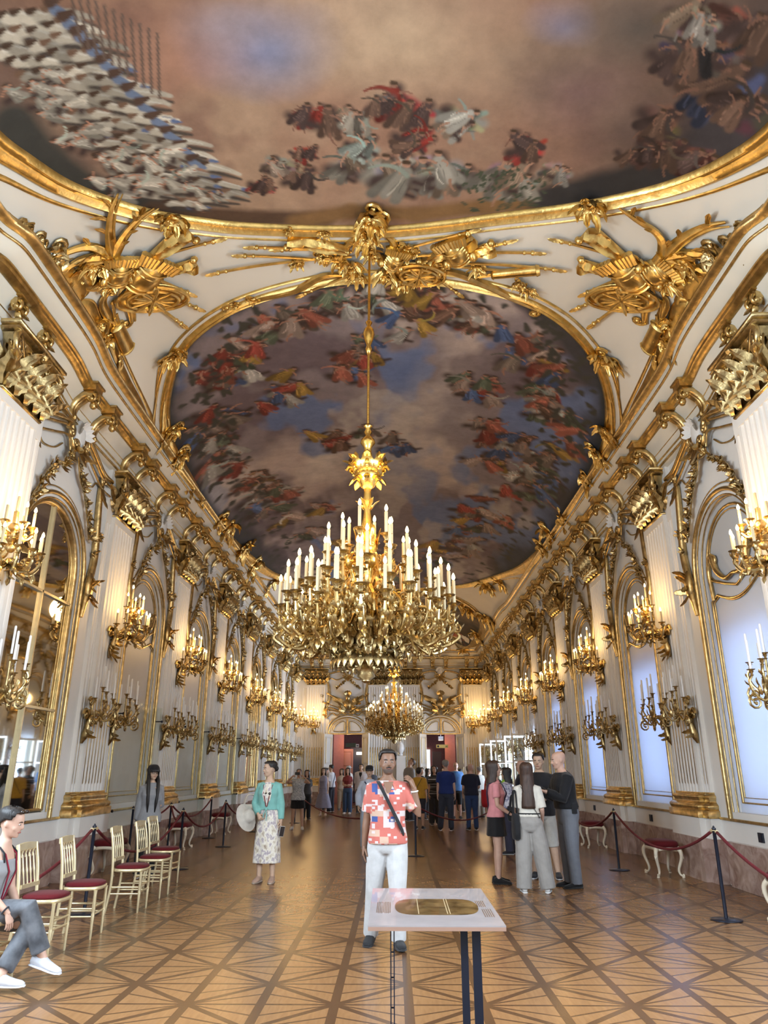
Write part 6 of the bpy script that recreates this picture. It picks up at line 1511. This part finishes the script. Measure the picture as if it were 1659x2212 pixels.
# --- woman in grey by the rope
p = Vector((-3.95, 12.6, 0))
person('woman in grey jacket and black visor cap standing behind the gilt chairs', tuple(p), 1.64, 28, 'f', ASIA, ('mid', DK), dict(mat=C_((.27,.275,.29), 'grey_jersey'), hem=.84, sl=1.95, infl=.032, flare=.02, name='jacket'), dict(kind='trousers', mat=C_(BLK), w=1.1),
    arms={'R': ((-.14,.05,-1), (-.04,-.1,-1)), 'L': ((.12,-.1,-1), (-.35,-.35,.95))}, hands={'L': dict(d=(-.2,-.1,1), n=(.8,-.5,0), curl=.6)}, head=(8, 0), det=2,
    extras=[x_cap(BLK), x_glasses(), x_mesh('hair_lock', HAIR(DK), lambda m, c: [m.tube([c['hd']((sx*.075,-.02,1.62)), c['hd']((sx*.085,-.05,1.50)), c['up']((sx*.08,-.13,1.36)), c['up']((sx*.07,-.14,1.16)), c['up']((sx*.06,-.13,1.0))], [.03,.046,.048,.04,.012], 8, flat=.6) for sx in (-1, 1)], 180)])
# --- group on the right
p = fl(1080, 1908)
person('woman in a pink polo shirt and short black skirt, arms folded low, facing right', p, 1.70, 88, 'f', PALE, ('bob', (.035,.018,.012)), dict(mat=C_((.66,.27,.29), 'pink_pique'), hem=.93, sl=.62, infl=.016, flare=.01), dict(kind='skirt', mat=C_(BLK), hem=.66, flare=.02, waist=1.02), ((.012,.012,.013), (.014,.014,.014)),
    arms={'L': ((.05,-.10,-1), (-.18,-.75,-.55)), 'R': ((-.10,-.05,-1), (.22,-.75,-.5))}, hands={'L': dict(d=(-.4,-.8,-.3), n=(.3,-.3,1), curl=.5), 'R': dict(d=(.4,-.8,-.3), n=(-.3,-.3,1), curl=.5)}, det=2, head=(0, -3), extras=[x_glasses(), x_strap((.05,.03,.06), 1, 1.42, 1.0, .014), x_watch('R')])
bag('black handbag held in front by the woman in pink', (p[0]+.27, p[1]-.05, .84), (.24,.10,.22), BLK, .3, .16)
p = fl(1153, 1928)
person('woman with very long brown hair, white shirt and wide grey trousers, seen from behind', p, 1.665, 172, 'f', PALE, ('long', (.045,.022,.014)), dict(mat=C_((.62,.58,.51), 'ivory_cotton'), hem=1.0, sl=.95, infl=.026, flare=.0), dict(kind='trousers', mat=C_((.31,.29,.27), 'grey_wool'), w=1.65, waist=1.06), ((.5,.48,.46), (.6,.6,.6)),
    arms={'L': ((.16,.0,-1), (-.05,-.75,-.35)), 'R': ((-.2,.05,-1), (-.0,-.55,-.6))}, legs={'L': ((.05,-.03,-1), (.05,.03,-1)), 'R': ((-.15,.0,-1), (-.13,.02,-1))}, det=2, extras=[x_belt(BLK, 1.045, .012), x_strap(BLK, -1, 1.42, 1.0, .012)])
bag('black bag at the left hip of the woman in grey trousers', (p[0]-.20, p[1]-.05, .66), (.09,.20,.34), BLK, .2, .3)
p = fl(1180, 1898)
person('young man in black shirt and pale shorts facing the viewer, behind the long haired woman', p, 1.83, -14, 'm', ASIA, ('short', DK), dict(mat=C_((.014,.014,.018), 'black_cotton'), hem=.86, sl=.85, infl=.024, flare=.02), dict(kind='shorts', mat=C_((.52,.50,.46), 'pale_cotton'), w=1.1, len=.56), ((.016,.016,.02), (.5,.5,.5)),
    arms={'L': ((.2,.0,-1), (-.75,-.45,.1)), 'R': ((-.16,.0,-1), (.6,-.6,.0))}, hands={'L': dict(d=(-.8,-.5,.3), n=(.2,-.4,.9), curl=.5)}, det=2, head=(-6, 6), lean=(0, 0), legs={'L': ((.12,-.02,-1), (.1,.06,-1)), 'R': ((-.12,-.0,-1), (-.05,.06,-1))}, extras=[x_watch('L', (.75,.72,.68))])
p = fl(1236, 1917)
person('bald man in black long sleeved shirt and grey trousers gesturing with both hands', p, 1.84, -78, 'm', PALE, ('bald', (.16,.10,.07)), dict(mat=C_((.008,.008,.010), 'black_shirt_cotton'), hem=1.0, sl=1.95, infl=.026, flare=.012, neck=1.47), dict(kind='trousers', mat=C_((.15,.16,.185), 'grey_twill'), w=1.2), ((.009,.009,.010), (.012,.012,.012)),
    arms={'R': ((-.12,-.45,-.9), (.16,-.80,.55)), 'L': ((.06,-.40,-.9), (-.12,-.88,.42))}, hands={'R': dict(d=(.2,-.8,.6), n=(-.2,.6,.8), curl=.35), 'L': dict(d=(-.2,-.9,.35), n=(0,.4,.9), curl=.4)}, det=2, build_=1.06, head=(-4, 6), lean=(4, 0), extras=[x_belt(BLK, 1.01, .02), x_collar(C_((.008,.008,.010))), x_mesh('radio', C_(BLK), lambda m, c: m.box(c['lo']((.19,.03,1.0)), (.05,.07,.14)))])
# --- middle distance
def vis(label, foot, H, face, sex, skin, hair, top, bottom, shoes=((.02,.02,.025), (.5,.5,.5)), **k): 
    p_ = fl(*foot) if len(foot) == 2 else foot
    return person(label, p_, H, face, sex, skin, hair, top, bottom, shoes, **k)
vis('man in a mustard yellow t-shirt and dark shorts with a dark strap across his back', (907, 1791), 1.66, 168, 'm', TAN, ('short', DK), dict(mat=C_((.50,.27,.03)), hem=.86, sl=.95, infl=.03, flare=.02), dict(kind='shorts', mat=C_((.03,.03,.04)), len=.55, w=1.1), extras=[x_strap(BLK, 1, 1.43, 1.0, .02)], head=(0, -14))
pp = vis('grey haired man in a royal blue polo shirt and dark jeans, seen from behind', (966, 1794), 1.86, 176, 'm', PALE, ('short', GRY), dict(mat=C_((.012,.03,.15)), hem=.9, sl=.75, infl=.022, flare=.01), dict(kind='trousers', mat=C_((.035,.045,.075)), w=1.15), legs={'L': ((.10,0,-1), (.12,.02,-1)), 'R': ((-.03,0,-1), (-.03,.03,-1))}, build_=1.08)
vis('bald man in navy t-shirt and blue jeans seen from behind in the middle distance', (1021, 1793), 1.77, 184, 'm', PALE, ('bald', (.2,.14,.1)), dict(mat=C_((.012,.016,.035)), hem=.9, sl=.8, infl=.024), dict(kind='trousers', mat=C_((.03,.06,.15)), w=1.0), arms={'L': ((.2,-.1,-1), (-.5,-.6,-.3)), 'R': ((-.2,-.1,-1), (.5,-.6,-.3))}, build_=1.05)
vis('man with glasses in a bright blue t-shirt and black shorts facing the viewer', (988, 1769), 1.86, 4, 'm', PALE, ('bald', (.25,.2,.16)), dict(mat=C_((.06,.16,.36)), hem=.86, sl=.9, infl=.03), dict(kind='shorts', mat=C_(BLK), len=.55), extras=[x_glasses(), x_lanyard((.12,.03,.03))], build_=1.06)
vis('woman in a patterned pale blouse and black shorts raising a camera phone to the ceiling', (641, 1792), 1.62, 2, 'f', TAN, ('bun', GRY), dict(mat=blotch('lattice_cotton', [(.14,.16,.18),(.58,.58,.57),(.20,.22,.24),(.62,.62,.60)], 26), hem=.84, sl=.3, infl=.03, flare=.02), dict(kind='shorts', mat=C_(BLK), len=.36, w=1.1), ((.72,.72,.72), (.75,.75,.75)),
    arms={'L': ((.50,-.45,-.10), (-.70,-.35,.72)), 'R': ((-.50,-.45,-.10), (.70,-.35,.72))}, head=(0, -22), hands={'L': dict(d=(-.75,-.15,.6), n=(.5,-.6,.5), curl=.55), 'R': dict(d=(.75,-.15,.6), n=(-.5,-.6,.5), curl=.55)}, legs={'L': ((.12,0,-1), (.06,.02,-1)), 'R': ((-.10,0,-1), (-.06,.02,-1))}, extras=[x_lanyard(BLK, 1.1)], build_=1.1)
q = fl(641, 1792); phone_at((q[0]+.0, q[1]-.315, 1.50), (.25,PI/2,0), 'dark phone held up by the woman in the patterned blouse')
vis('woman in a long dusty lilac sleeveless dress', (697, 1762), 1.68, -8, 'f', ASIA, ('mid', DK), dict(mat=C_((.24,.23,.30)), hem=.98, sl=.0, infl=.014), dict(kind='skirt', mat=C_((.24,.23,.30)), hem=.28, flare=.16, waist=1.06, name='skirt'), ((.5,.35,.25), (.4,.3,.2)))
vis('man in a white t-shirt and black trousers with a long dark shoulder strap, turned left', (713, 1753), 1.82, -120, 'm', ASIA, ('short', DK), dict(mat=C_((.60,.61,.66)), hem=.9, sl=.95, infl=.03), dict(kind='trousers', mat=C_((.016,.018,.03)), w=1.3), extras=[x_strap(NAVY, 1, 1.43, .8, .02)])
vis('woman in a dark red short sleeved top and blue jeans, hands folded', (750, 1758), 1.68, -10, 'f', TAN, ('bob', DK), dict(mat=C_((.20,.03,.03)), hem=.98, sl=.6, infl=.016), dict(kind='trousers', mat=C_((.04,.075,.15)), w=1.35, waist=1.06), ((.7,.7,.7), (.75,.75,.75)), arms={'L': ((.2,-.1,-1), (-.7,-.5,-.1)), 'R': ((-.2,-.1,-1), (.7,-.5,-.1))})
vis('man in an open white shirt over a black t-shirt, facing the viewer', (779, 1756), 1.84, -6, 'm', TAN, ('short', DK), dict(mat=C_((.56,.52,.52)), hem=.84, sl=1.3, infl=.04, flare=.03), dict(kind='trousers', mat=C_((.10,.11,.10)), w=1.2), extras=[x_mesh('t_shirt_front', C_(BLK), lambda m, c: m.rings([[c['up']((.055*s, -table(c['T'], z)[1]-.045+.012*abs(s), z)) for s in (-1,-.5,0,.5,1)] for z in [1.45-.07*i for i in range(9)]], closed_u=False), 180)])
vis('man in a grey sweater with his head thrown back, looking up at the ceiling', (.50, 26.5, 0), 2.0, -60, 'm', TAN, ('short', BRN), dict(mat=C_((.24,.215,.19)), hem=.88, sl=1.9, infl=.03), dict(kind='trousers', mat=C_((.04,.045,.06)), w=1.1), head=(0, -38))
vis('woman in black and white striped top beside the man in mustard yellow', (.98+.28, 24.4, 0), 1.72, 8, 'f', TAN, ('mid', DK), dict(mat=blotch('striped_jersey', [(.012,.012,.014),(.012,.012,.014),(.6,.6,.6)], 5, (.1,.1,4)), hem=.9, sl=.7, infl=.02), dict(kind='trousers', mat=C_((.03,.03,.035)), w=1.4), head=(10, -20))
vis('woman in black with dark hair standing behind the man in mustard yellow', (.95, 27.2, 0), 1.68, 30, 'f', TAN, ('bun', DK), dict(mat=C_(BLK), hem=.9, sl=.8, infl=.02), dict(kind='trousers', mat=C_((.04,.04,.05)), w=1.2))
vis('man with grey hair and a beige shirt just left of the bald man in navy', (2.42, 25.2, 0), 1.72, 165, 'm', PALE, ('short', GRY), dict(mat=C_((.10,.09,.08)), hem=.88, sl=.8, infl=.03), dict(kind='shorts', mat=C_((.40,.36,.28)), len=.58, w=1.1), ((.5,.5,.5), (.6,.6,.6)))
vis('person in a grey blue denim shirt carrying a large red bag', (2.62, 20.4, 0), 1.66, 150, 'f', PALE, ('short', (.16,.13,.11)), dict(mat=C_((.13,.15,.18)), hem=.84, sl=1.9, infl=.03), dict(kind='trousers', mat=C_((.07,.08,.06)), w=1.4), head=(-50, -5))
bag('large bright red shoulder bag carried behind the woman in pink', (2.43, 19.9, .70), (.46,.18,.42), (.36,.012,.016), .2, .3)
vis('man in a navy t-shirt with a shaved head, looking left beside the far windows', (2.75, 16.8, 0), 1.78, -95, 'm', PALE, ('bald', (.12,.09,.07)), dict(mat=C_((.014,.02,.05)), hem=.88, sl=.8, infl=.024), dict(kind='trousers', mat=C_((.012,.013,.018)), w=1.15), arms={'R': ((-.1,-.1,-1), (.0,-.5,-.6))})
vis('woman in a white and lilac patterned shirt raising one hand, behind the woman in pink', (2.30, 16.0, 0), 1.62, -110, 'f', ASIA, ('bob', DK), dict(mat=blotch('lilac_print', [(.50,.52,.62),(.68,.68,.72),(.12,.12,.25),(.7,.7,.74)], 22), hem=.92, sl=1.8, infl=.03), dict(kind='trousers', mat=C_((.03,.03,.05)), w=1.3), arms={'L': ((.2,-.4,-.9), (.05,-.35,1))}, hands={'L': dict(d=(0,-.1,1), n=(.2,.9,0), curl=.15)}, extras=[x_mesh('green_scarf', C_((.28,.55,.04)), lambda m, c: m.ell(c['up']((.0,-.02,1.46)), (.085,.08,.05), 12, 6), 180)])
# --- far, by the doorways
FARP = [(-3.05, 27.0, 1.60, 20, 'f', ('mid', DK), (.05,.05,.055), BLK, 'dark haired woman in dark clothes between the photographing woman and the lilac dress'),
    (-2.95, 33.6, 1.70, 150, 'm', ('short', DK), (.03,.03,.04), BLK, 'dark haired man in black behind the man in white'),
    (-2.28, 33.5, 1.66, 10, 'f', ('bob', BRN), (.50,.42,.34), (.38,.30,.21), 'woman in a cream top and beige trousers near the left doorway'),
    (-2.02, 34.6, 1.78, 60, 'm', ('short', GRY), (.62,.60,.58), (.36,.30,.22), 'man in a white shirt and a pale cap in front of the left doorway'),
    (-1.52, 35.4, 1.66, 30, 'f', ('mid', DK), (.22,.035,.03), (.04,.04,.06), 'woman in dark red close to the left doorway'),
    (-1.12, 36.2, 1.72, -40, 'm', ('short', DK), (.25,.06,.05), (.10,.10,.12), 'dark haired visitor in maroon beside the right side of the left doorway'),
    (-.95, 33.2, 1.70, 20, 'm', ('bald', BRN), (.05,.055,.075), (.09,.09,.10), 'balding man in dark grey behind the woman in the dark cap'),
    (1.75, 33.0, 1.74, 0, 'm', ('short', DK), (.10,.10,.11), (.05,.05,.06), 'man in charcoal facing the viewer before the right doorway'),
    (1.98, 31.2, 1.70, -30, 'f', ('bob', BRN), (.32,.17,.13), (.06,.06,.07), 'woman in a dusty rose top left of the man with glasses'),
    (2.75, 32.4, 1.64, 160, 'f', ('mid', DK), (.06,.06,.07), (.05,.05,.05), 'woman in black by the right doorway, seen from behind'),
    (3.05, 28.0, 1.72, -150, 'm', ('short', GRY), (.30,.28,.25), (.25,.22,.18), 'man in a sand coloured shirt beside the far casements'),
    (1.30, 29.8, 1.66, 40, 'f', ('mid', DK), (.02,.02,.022), BLK, 'dark haired woman in black behind the man in the blue polo')]
for x, y, h, f, sx, hr, tc_, bc, lab in FARP:
    person(lab, (x, y, 0), h, f, sx, (TAN, ASIA, PALE)[int(abs(x)*10) % 3], hr, dict(mat=C_(tc_), hem=.88, sl=.8, infl=.024), dict(kind='trousers', mat=C_(bc), w=1.2), ((.03,.03,.035), (.4,.4,.4)), det=0, head=((-30, 0, 25)[int(y) % 3], (-12, 0)[int(y) % 2]), extras=[x_cap((.55,.58,.62))] if 'cap' in lab else [])
# ---------------------------------------------------------------- gilt chairs, stools, rope posts, reading desk
def make_chair():
    root = empty('gilt_chair')          # front towards -y
    m = M(); m.rings([[(s*.195*sup(2*PI*j/24,3)[0], e*.195*sup(2*PI*j/24,3)[1], z) for j in range(24)] for z, s, e in ((.432,1.0,1.0),(.440,1.03,1.03),(.462,1.03,1.03),(.466,.98,.98))]); m.build('seat_frame', PALEGOLD, root)
    m = M(); m.rings([[(s*.185*sup(2*PI*j/24,3)[0], s*.185*sup(2*PI*j/24,3)[1]-.005, z) for j in range(24)] for z, s in ((.462,.97),(.475,1.02),(.492,.98),(.503,.82),(.507,.4))]); m.build('seat_cushion', CUSHION, root)
    for sx in (-1, 1):
        m = M(); m.lathe([(.010,0),(.013,.02),(.015,.15),(.019,.22),(.015,.235),(.019,.25),(.016,.40),(.020,.435)], 8, (sx*.165,-.165,0)); m.build('leg', PALEGOLD, root)
        m = M(); m.tube(bez([(sx*.165,.215,0),(sx*.165,.18,.25),(sx*.172,.175,.45),(sx*.172,.20,.70),(sx*.165,.245,.915)], 5), .0165, 8); m.build('back_post', PALEGOLD, root)
        for z in (.20, .27): 
            m = M(); m.tube([(sx*.165,-.165,z),(sx*.165,0,z),(sx*.165,.18,z)], [.009,.011,.009], 7); m.build('stretcher', PALEGOLD, root)
    for y, z in ((-.165,.22),(-.165,.29),(.183,.24)):
        m = M(); m.tube([(-.165,y,z),(0,y,z),(.165,y,z)], [.009,.011,.009], 7); m.build('stretcher', PALEGOLD, root)
    def yb(z): return .20+(z-.70)*.21
    m = M(); R = []
    for f in [i/8 for i in range(9)]:
        x = -.18+.36*f; zt = .925-.014*abs(2*f-1)**2.5; R.append([(x, yb(.9)-.013, .862), (x, yb(.9)+.011, .862), (x, yb(.92)+.011, zt), (x, yb(.92)-.013, zt)])
    m.rings(R)
    for k in range(5):       # scalloped arches under the top rail
        c = -.132+.066*k
        m.tube([(c-.033+.0*k, yb(.84), .80), (c-.033, yb(.85), .835), (c-.02, yb(.86), .858), (c, yb(.86), .866), (c+.02, yb(.86), .858), (c+.033, yb(.85), .835), (c+.033, yb(.84), .80)], .008, 5)
    m.build('top_rail', PALEGOLD, root)
    for k in range(4):
        x = -.099+.066*k; m = M(); m.tube([(x,yb(.57),.57),(x,yb(.66),.66),(x,yb(.69),.69),(x,yb(.72),.72),(x,yb(.82),.82)], [.006,.0075,.011,.0075,.0065], 6); m.build('spindle', PALEGOLD, root)
    m = M(); m.box((0, yb(.56)-.004, .562), (.335, .022, .034)); m.build('lower_rail', PALEGOLD, root)
    return root
ch0 = make_chair(); usedc = False
for x, y, rz, lab in ((-3.20, 6.42, 84, 'gilt chair with red seat under the seated woman at the left edge'), (-3.22, 7.46, 88, 'gilt chair beside the seated woman, nearest empty one of the row'), (-3.16, 8.22, 93, 'second empty gilt chair of the row, in front of a rope post'), (-3.17, 9.66, 91, 'middle gilt chair of the row with red cushion, beyond the gap'),
                      (-3.22, 10.70, 88, 'gilt chair last but one in the row along the rope'), (-3.40, 11.78, 86, 'farthest gilt chair of the row, in front of the woman in grey')):
    o = ch0 if not usedc else copy_tree(ch0); usedc = True; o.location = (x, y, 0); o.rotation_euler = (0,0,math.radians(rz)); tag(o, lab, 'chair', 'gilt chairs along the rope')
def make_stool():
    root = empty('red_stool')
    m = M(); m.rings([[(s*.30*sup(2*PI*j/28,4)[0], s*.21*sup(2*PI*j/28,3.5)[1], z) for j in range(28)] for z, s in ((.425,.96),(.44,1.02),(.47,1.04),(.50,1.0),(.52,.88),(.53,.5))]); m.build('seat_cushion', CUSHION, root)
    m = M(); m.rings([[(s*.29*sup(2*PI*j/28,4)[0], s*.20*sup(2*PI*j/28,3.5)[1], z+.012*math.cos(4*2*PI*j/28)) for j in range(28)] for z, s in ((.375,.96),(.38,1.0),(.42,1.02),(.43,.98))])
    for s in (-1, 1): m.flower((s*.0, -.205*1, .39), (0,-1,0), .04)
    m.build('apron', IVORY, root)
    for sx in (-1, 1):
        for sy in (-1, 1):
            m = M(); d = Vector((sx*.8, sy*.6, 0)); b = Vector((sx*.255, sy*.165, 0))
            p = bez([b+Vector((0,0,.42)), b+d*.05+Vector((0,0,.36)), b+d*.045+Vector((0,0,.26)), b-d*.015+Vector((0,0,.12)), b-d*.005+Vector((0,0,.05)), b+d*.05+Vector((0,0,.02))], 5); n = len(p)
            m.tube(p, [.036-.020*min(1, i/n*1.3) for i in range(n)], 8); m.scroll(p[-1]+Vector((0,0,.018)), d, (0,0,1), .024, 1.1, .011, -PI/2, 5, 8); m.lathe([(.022,0),(.026,.008),(.02,.018)], 8, p[-1]-Vector((0,0,.02))); m.leaf(b+d*.04+Vector((0,0,.37)), d*.3+Vector((0,0,-1)), .12, .05, d, .3, 3); m.build('leg', IVORY, root)
    return root
st0 = make_stool(); useds = False
for x, y, rz, lab in ((4.28, 12.86, 90, 'red stool with ivory curved legs behind the rope, nearest full one on the window side'), (4.36, 17.5, 90, 'red ivory legged stool on the window side behind the farther rope post'), (4.28, 8.72, 90, 'red stool cut off by the right edge of the picture'), (-4.62, 12.9, 90, 'red stool against the left wall behind the gilt chairs'), (-4.62, 17.0, 90, 'red stool against the left wall behind the woman in grey'), (-4.62, 20.9, 90, 'red stool against the left wall nearest the woman in mint'), (-4.6, 25.0, 90, 'red stool by the left wall, farthest one, near the photographing woman')):
    o = st0 if not useds else copy_tree(st0); useds = True; o.location = (x, y, 0); o.rotation_euler = (0,0,math.radians(rz)); tag(o, lab, 'stool', 'red stools along the walls')
def make_post():
    root = empty('rope_post'); m = M(); m.lathe([(.165,0),(.17,.004),(.168,.012),(.06,.018),(.03,.026)], 24); m.build('base', BLACK, root)
    m = M(); m.lathe([(.020,.02),(.020,.92),(.024,.925),(.024,.94),(.012,.945),(.012,.955),(.005,.965)], 12); m.build('post', BLACK, root)
    m = M(); m.tube([(.030*math.cos(a),.030*math.sin(a),.915) for a in [2*PI*i/12 for i in range(12)]], .005, 5, closed=True); m.build('hook_ring', PALEGOLD, root); return root
po0 = make_post(); usedp = False; POSTS = {}
for nm, x, y, lab in (('R0', 3.62, 5.0, 'black rope post on the window side, outside the frame'), ('R1', 3.67, 9.15, 'black rope post nearest the viewer on the window side'), ('R2', 3.75, 13.5, 'second black rope post on the window side, before the stools'), ('R3', 3.8, 18.0, 'third black rope post on the window side, behind the bald man'), ('R4', 3.8, 22.3, 'black rope post on the window side, farthest one'),
                      ('L0', -3.55, 5.1, 'black rope post behind the seated woman, outside the frame'), ('L1', -3.59, 9.41, 'black rope post behind the second empty gilt chair'), ('L2', -3.66, 13.56, 'black rope post behind the last gilt chair'), ('L3', -3.76, 17.4, 'black rope post left of the woman in mint'), ('L4', -3.80, 21.6, 'black rope post behind the woman in mint'), ('W1', -4.75, 14.2, 'black rope post by the left wall, left of the woman in grey'), ('W2', -4.55, 15.9, 'black rope post by the left wall, right of the woman in grey'), ('W3', -4.6, 19.6, 'black rope post by the left wall behind the third stool'), ('C1', .41, 15.6, 'black rope post in the middle of the hall behind the man in the patchwork shirt'), ('C2', -3.2, 25.2, 'black rope post at the left end of the middle rope'), ('C3', 3.4, 23.5, 'black rope post at the right end of the middle rope')):
    if nm in ('R0', 'L0'): POSTS[nm] = Vector((x, y, 0)); continue
    o = po0 if not usedp else copy_tree(po0); usedp = True; o.location = (x, y, 0); POSTS[nm] = Vector((x, y, 0)); tag(o, lab, 'rope post', 'black rope posts')
def rope(a, b, sag, lab, n=16):
    A, B = POSTS[a]+Vector((0,0,.905)), POSTS[b]+Vector((0,0,.905)); d = (B-A).normalized(); A += d*.06; B -= d*.06
    P = [A.lerp(B, i/n)-Vector((0,0,sag*4*(i/n)*(1-i/n))) for i in range(n+1)]; m = M(); m.tube(P, .017, 8); o = m.build('rope', ROPE, smooth=180); tag(o, lab, 'rope', 'dark red barrier ropes')
    e = M(); 
    for p_, q_ in ((A-d*.06, P[0]), (B+d*.06, P[-1])): e.tube([p_+(q_-p_)*.35, q_, q_+(q_-p_)*.4], [.010,.020,.020], 8)
    e.build('brass_end', PALEGOLD, o)
for a, b, s, lab in (('R0','R1',.40,'dark red rope from the nearest right post out of the right edge'), ('R1','R2',.36,'dark red rope slung in front of the nearest stool on the window side'), ('R2','R3',.36,'dark red rope running back from the second right post behind the bald man'), ('R3','R4',.36,'dark red rope behind the group on the right'), ('L0','L1',.42,'dark red rope behind the seated woman and the two nearest gilt chairs'), ('L1','L2',.42,'dark red rope behind the middle gilt chairs'), ('L2','L3',.36,'dark red rope from behind the last gilt chair towards the woman in mint'), ('L3','L4',.36,'dark red rope just left of the woman in mint'), ('W1','W2',.16,'dark red rope at the waist of the woman in grey'), ('W2','L2',.20,'short dark red rope right of the woman in grey'), ('W2','W3',.3,'dark red rope by the left wall before the stools'),
                     ('C2','C1',.46,'dark red rope across the hall left of the middle post'), ('C1','C3',.46,'dark red rope across the hall right of the middle post')): rope(a, b, s, lab)
# reading desk in the foreground
DESKTOP = mat('printed_gloss_panel', (.40,.36,.36), .12, noise=.16, nscale=5, coat=.6, spec=.6); DESKE = mat('desk_edge_wood', (.38,.23,.17), .4); INK = mat('brown_ink', (.14,.08,.05), .4, coat=.5); PRINT = mat('brown_gold_print', (.20,.12,.045), .18, noise=.8, nscale=11, coat=.6)
desk = empty('reading_desk', (.22, 4.9, 0)); tag(desk, 'low reading desk with a glossy printed top on black steel legs in the foreground', 'desk')
def dk(x, y, h=0.): return (x-.22, y-4.9, .772+(y-4.40)*.040+h)
m = M(); m.rings([[dk(-.145,4.40,-.022),dk(.592,4.40,-.022),dk(.572,5.42,-.022),dk(-.148,5.42,-.022)],[dk(-.145,4.40,-.003),dk(.592,4.40,-.003),dk(.572,5.42,-.003),dk(-.148,5.42,-.003)]]); m.build('board', DESKE, desk, smooth=0)
m = M(); m.rings([[dk(-.145,4.40,-.003),dk(.592,4.40,-.003),dk(.572,5.42,-.003),dk(-.148,5.42,-.003)],[dk(-.145,4.40,.004),dk(.592,4.40,.004),dk(.572,5.42,.004),dk(-.148,5.42,.004)]]); tp = m.build('printed_top', DESKTOP, desk, smooth=0)
def oval(cx, cy, rx, ry, h, e=3): return [dk(cx+rx*sup(2*PI*j/40,e)[0], cy+ry*sup(2*PI*j/40,2.3)[1], h) for j in range(40)]
m = M(); m.rings([oval(.245,4.86,.245,.215,.0042,6),oval(.245,4.86,.245,.215,.0052,6)]); m.build('printed_oval', PRINT, tp, smooth=0)
m = M()
for x in (.135, .30, .315): m.box(dk(x, 4.87, .0056), (.005,.40,.0012), rx=.04)
m.build('print_lines', PALEGOLD, tp, smooth=0)
m = M()
for i in range(9): m.box(dk(-.105+.0095*i, 4.84, .0046), (.0035,.30 if i % 4 else .27,.001), rx=.04)
for i in range(5): m.box(dk(.492+.011*i, 4.94, .0046), (.0035,.17,.001), rx=.04); m.box(dk(.508+.012*i, 4.70, .0046), (.0035,.2,.001), rx=.04)
tag(m.build('text_lines', INK, tp, smooth=0), kind='stuff')
STEEL = mat('blue_black_steel', (.012,.016,.032), .38, .3)
for x, w_, d_ in ((.379,.040,.012), (.446,.047,.012)):
    m = M(); m.box(dk(x,4.56,0)[:2]+(.365,), (w_,d_,.73)); m.build('leg', STEEL, desk, smooth=0)
for x in (-.024, -.006):
    m = M(); m.box(dk(x,4.56,0)[:2]+(.365,), (.006,.05,.73)); m.build('leg', STEEL, desk, smooth=0)
m = M()
for z in (.2, .36, .5, .62): m.box(dk(-.015,4.56,0)[:2]+(z,), (.014,.01,.006))
m.build('leg_tie', STEEL, desk, smooth=0)
m = M(); m.box(dk(.222,4.54,0)[:2]+(.742,), (.50,.02,.016)); m.box(dk(-.014,4.9,0)[:2]+(.735,), (.03,.75,.015)); m.box(dk(.43,4.9,0)[:2]+(.735,), (.10,.75,.015)); m.build('frame', STEEL, desk, smooth=0)
m = M(); m.box(dk(-.014,4.85,0)[:2]+(.006,), (.06,.5,.012)); m.box(dk(.43,4.85,0)[:2]+(.006,), (.12,.5,.012)); m.build('foot', STEEL, desk, smooth=0)
# ---- seated woman at the left edge, on the first chair
SX, SY = -3.24, 6.42
person('seated woman in grey top and grey jeans at the left edge, legs crossed', (SX, SY, 0), 1.66, 84, 'f', PALE, ('tail', DK), dict(mat=C_((.30,.30,.31), 'grey_jersey'), hem=.90, sl=0, infl=.010, neck=1.36, name='top'), dict(kind='trousers', mat=blotch('faded_denim', [(.05,.052,.06),(.10,.105,.118),(.15,.155,.17)], 9), w=1.05, len=.93), ((.66,.68,.74), (.74,.75,.80)),
    arms={'L': ((.20,-.25,-1), (-.05,-.62,-.70)), 'R': ((-.10,-.35,-1), (.15,-.78,-.45))}, hands={'R': dict(d=(.15,-.5,-.9), n=(-.3,-.8,.4), curl=.3), 'L': dict(d=(-.2,-.6,-.7), n=(.3,-.6,.7), curl=.35)},
    legs={'R': ((.16,-1,.20), (.16,-.42,-1)), 'L': ((-.10,-1,-.10), (-.62,.22,-1))}, pel=.53, head=(8, 2), lean=(10, 0), det=2, feet={'R': dict(d=(-.05,-1,-.22), u=(0,-.22,1)), 'L': dict(d=(.15,-1,0))},
    extras=[x_mesh('sunglasses', EYED, lambda m, c: [m.ell(c['hd']((sx*.036,-.078,1.738)), (.027,.018,.016), 10, 6) for sx in (-1,1)]+[m.tube([c['hd']((sx*.062,-.075,1.738)), c['hd']((sx*.088,-.01,1.70))], .003, 5) for sx in (-1,1)]), x_watch('R'), x_lanyard((.22,.01,.03), 1.02), x_mesh('shoulder_strap', C_(BLK), lambda m, c: [m.tube([c['up']((sx*.085,-.10,1.34)), c['up']((sx*.088,-.075,1.41)), c['up']((sx*.085,-.02,1.445)), c['up']((sx*.082,.05,1.425)), c['up']((sx*.08,.09,1.35))], .008, 6) for sx in (-1,1)])], group='visitors in the hall')
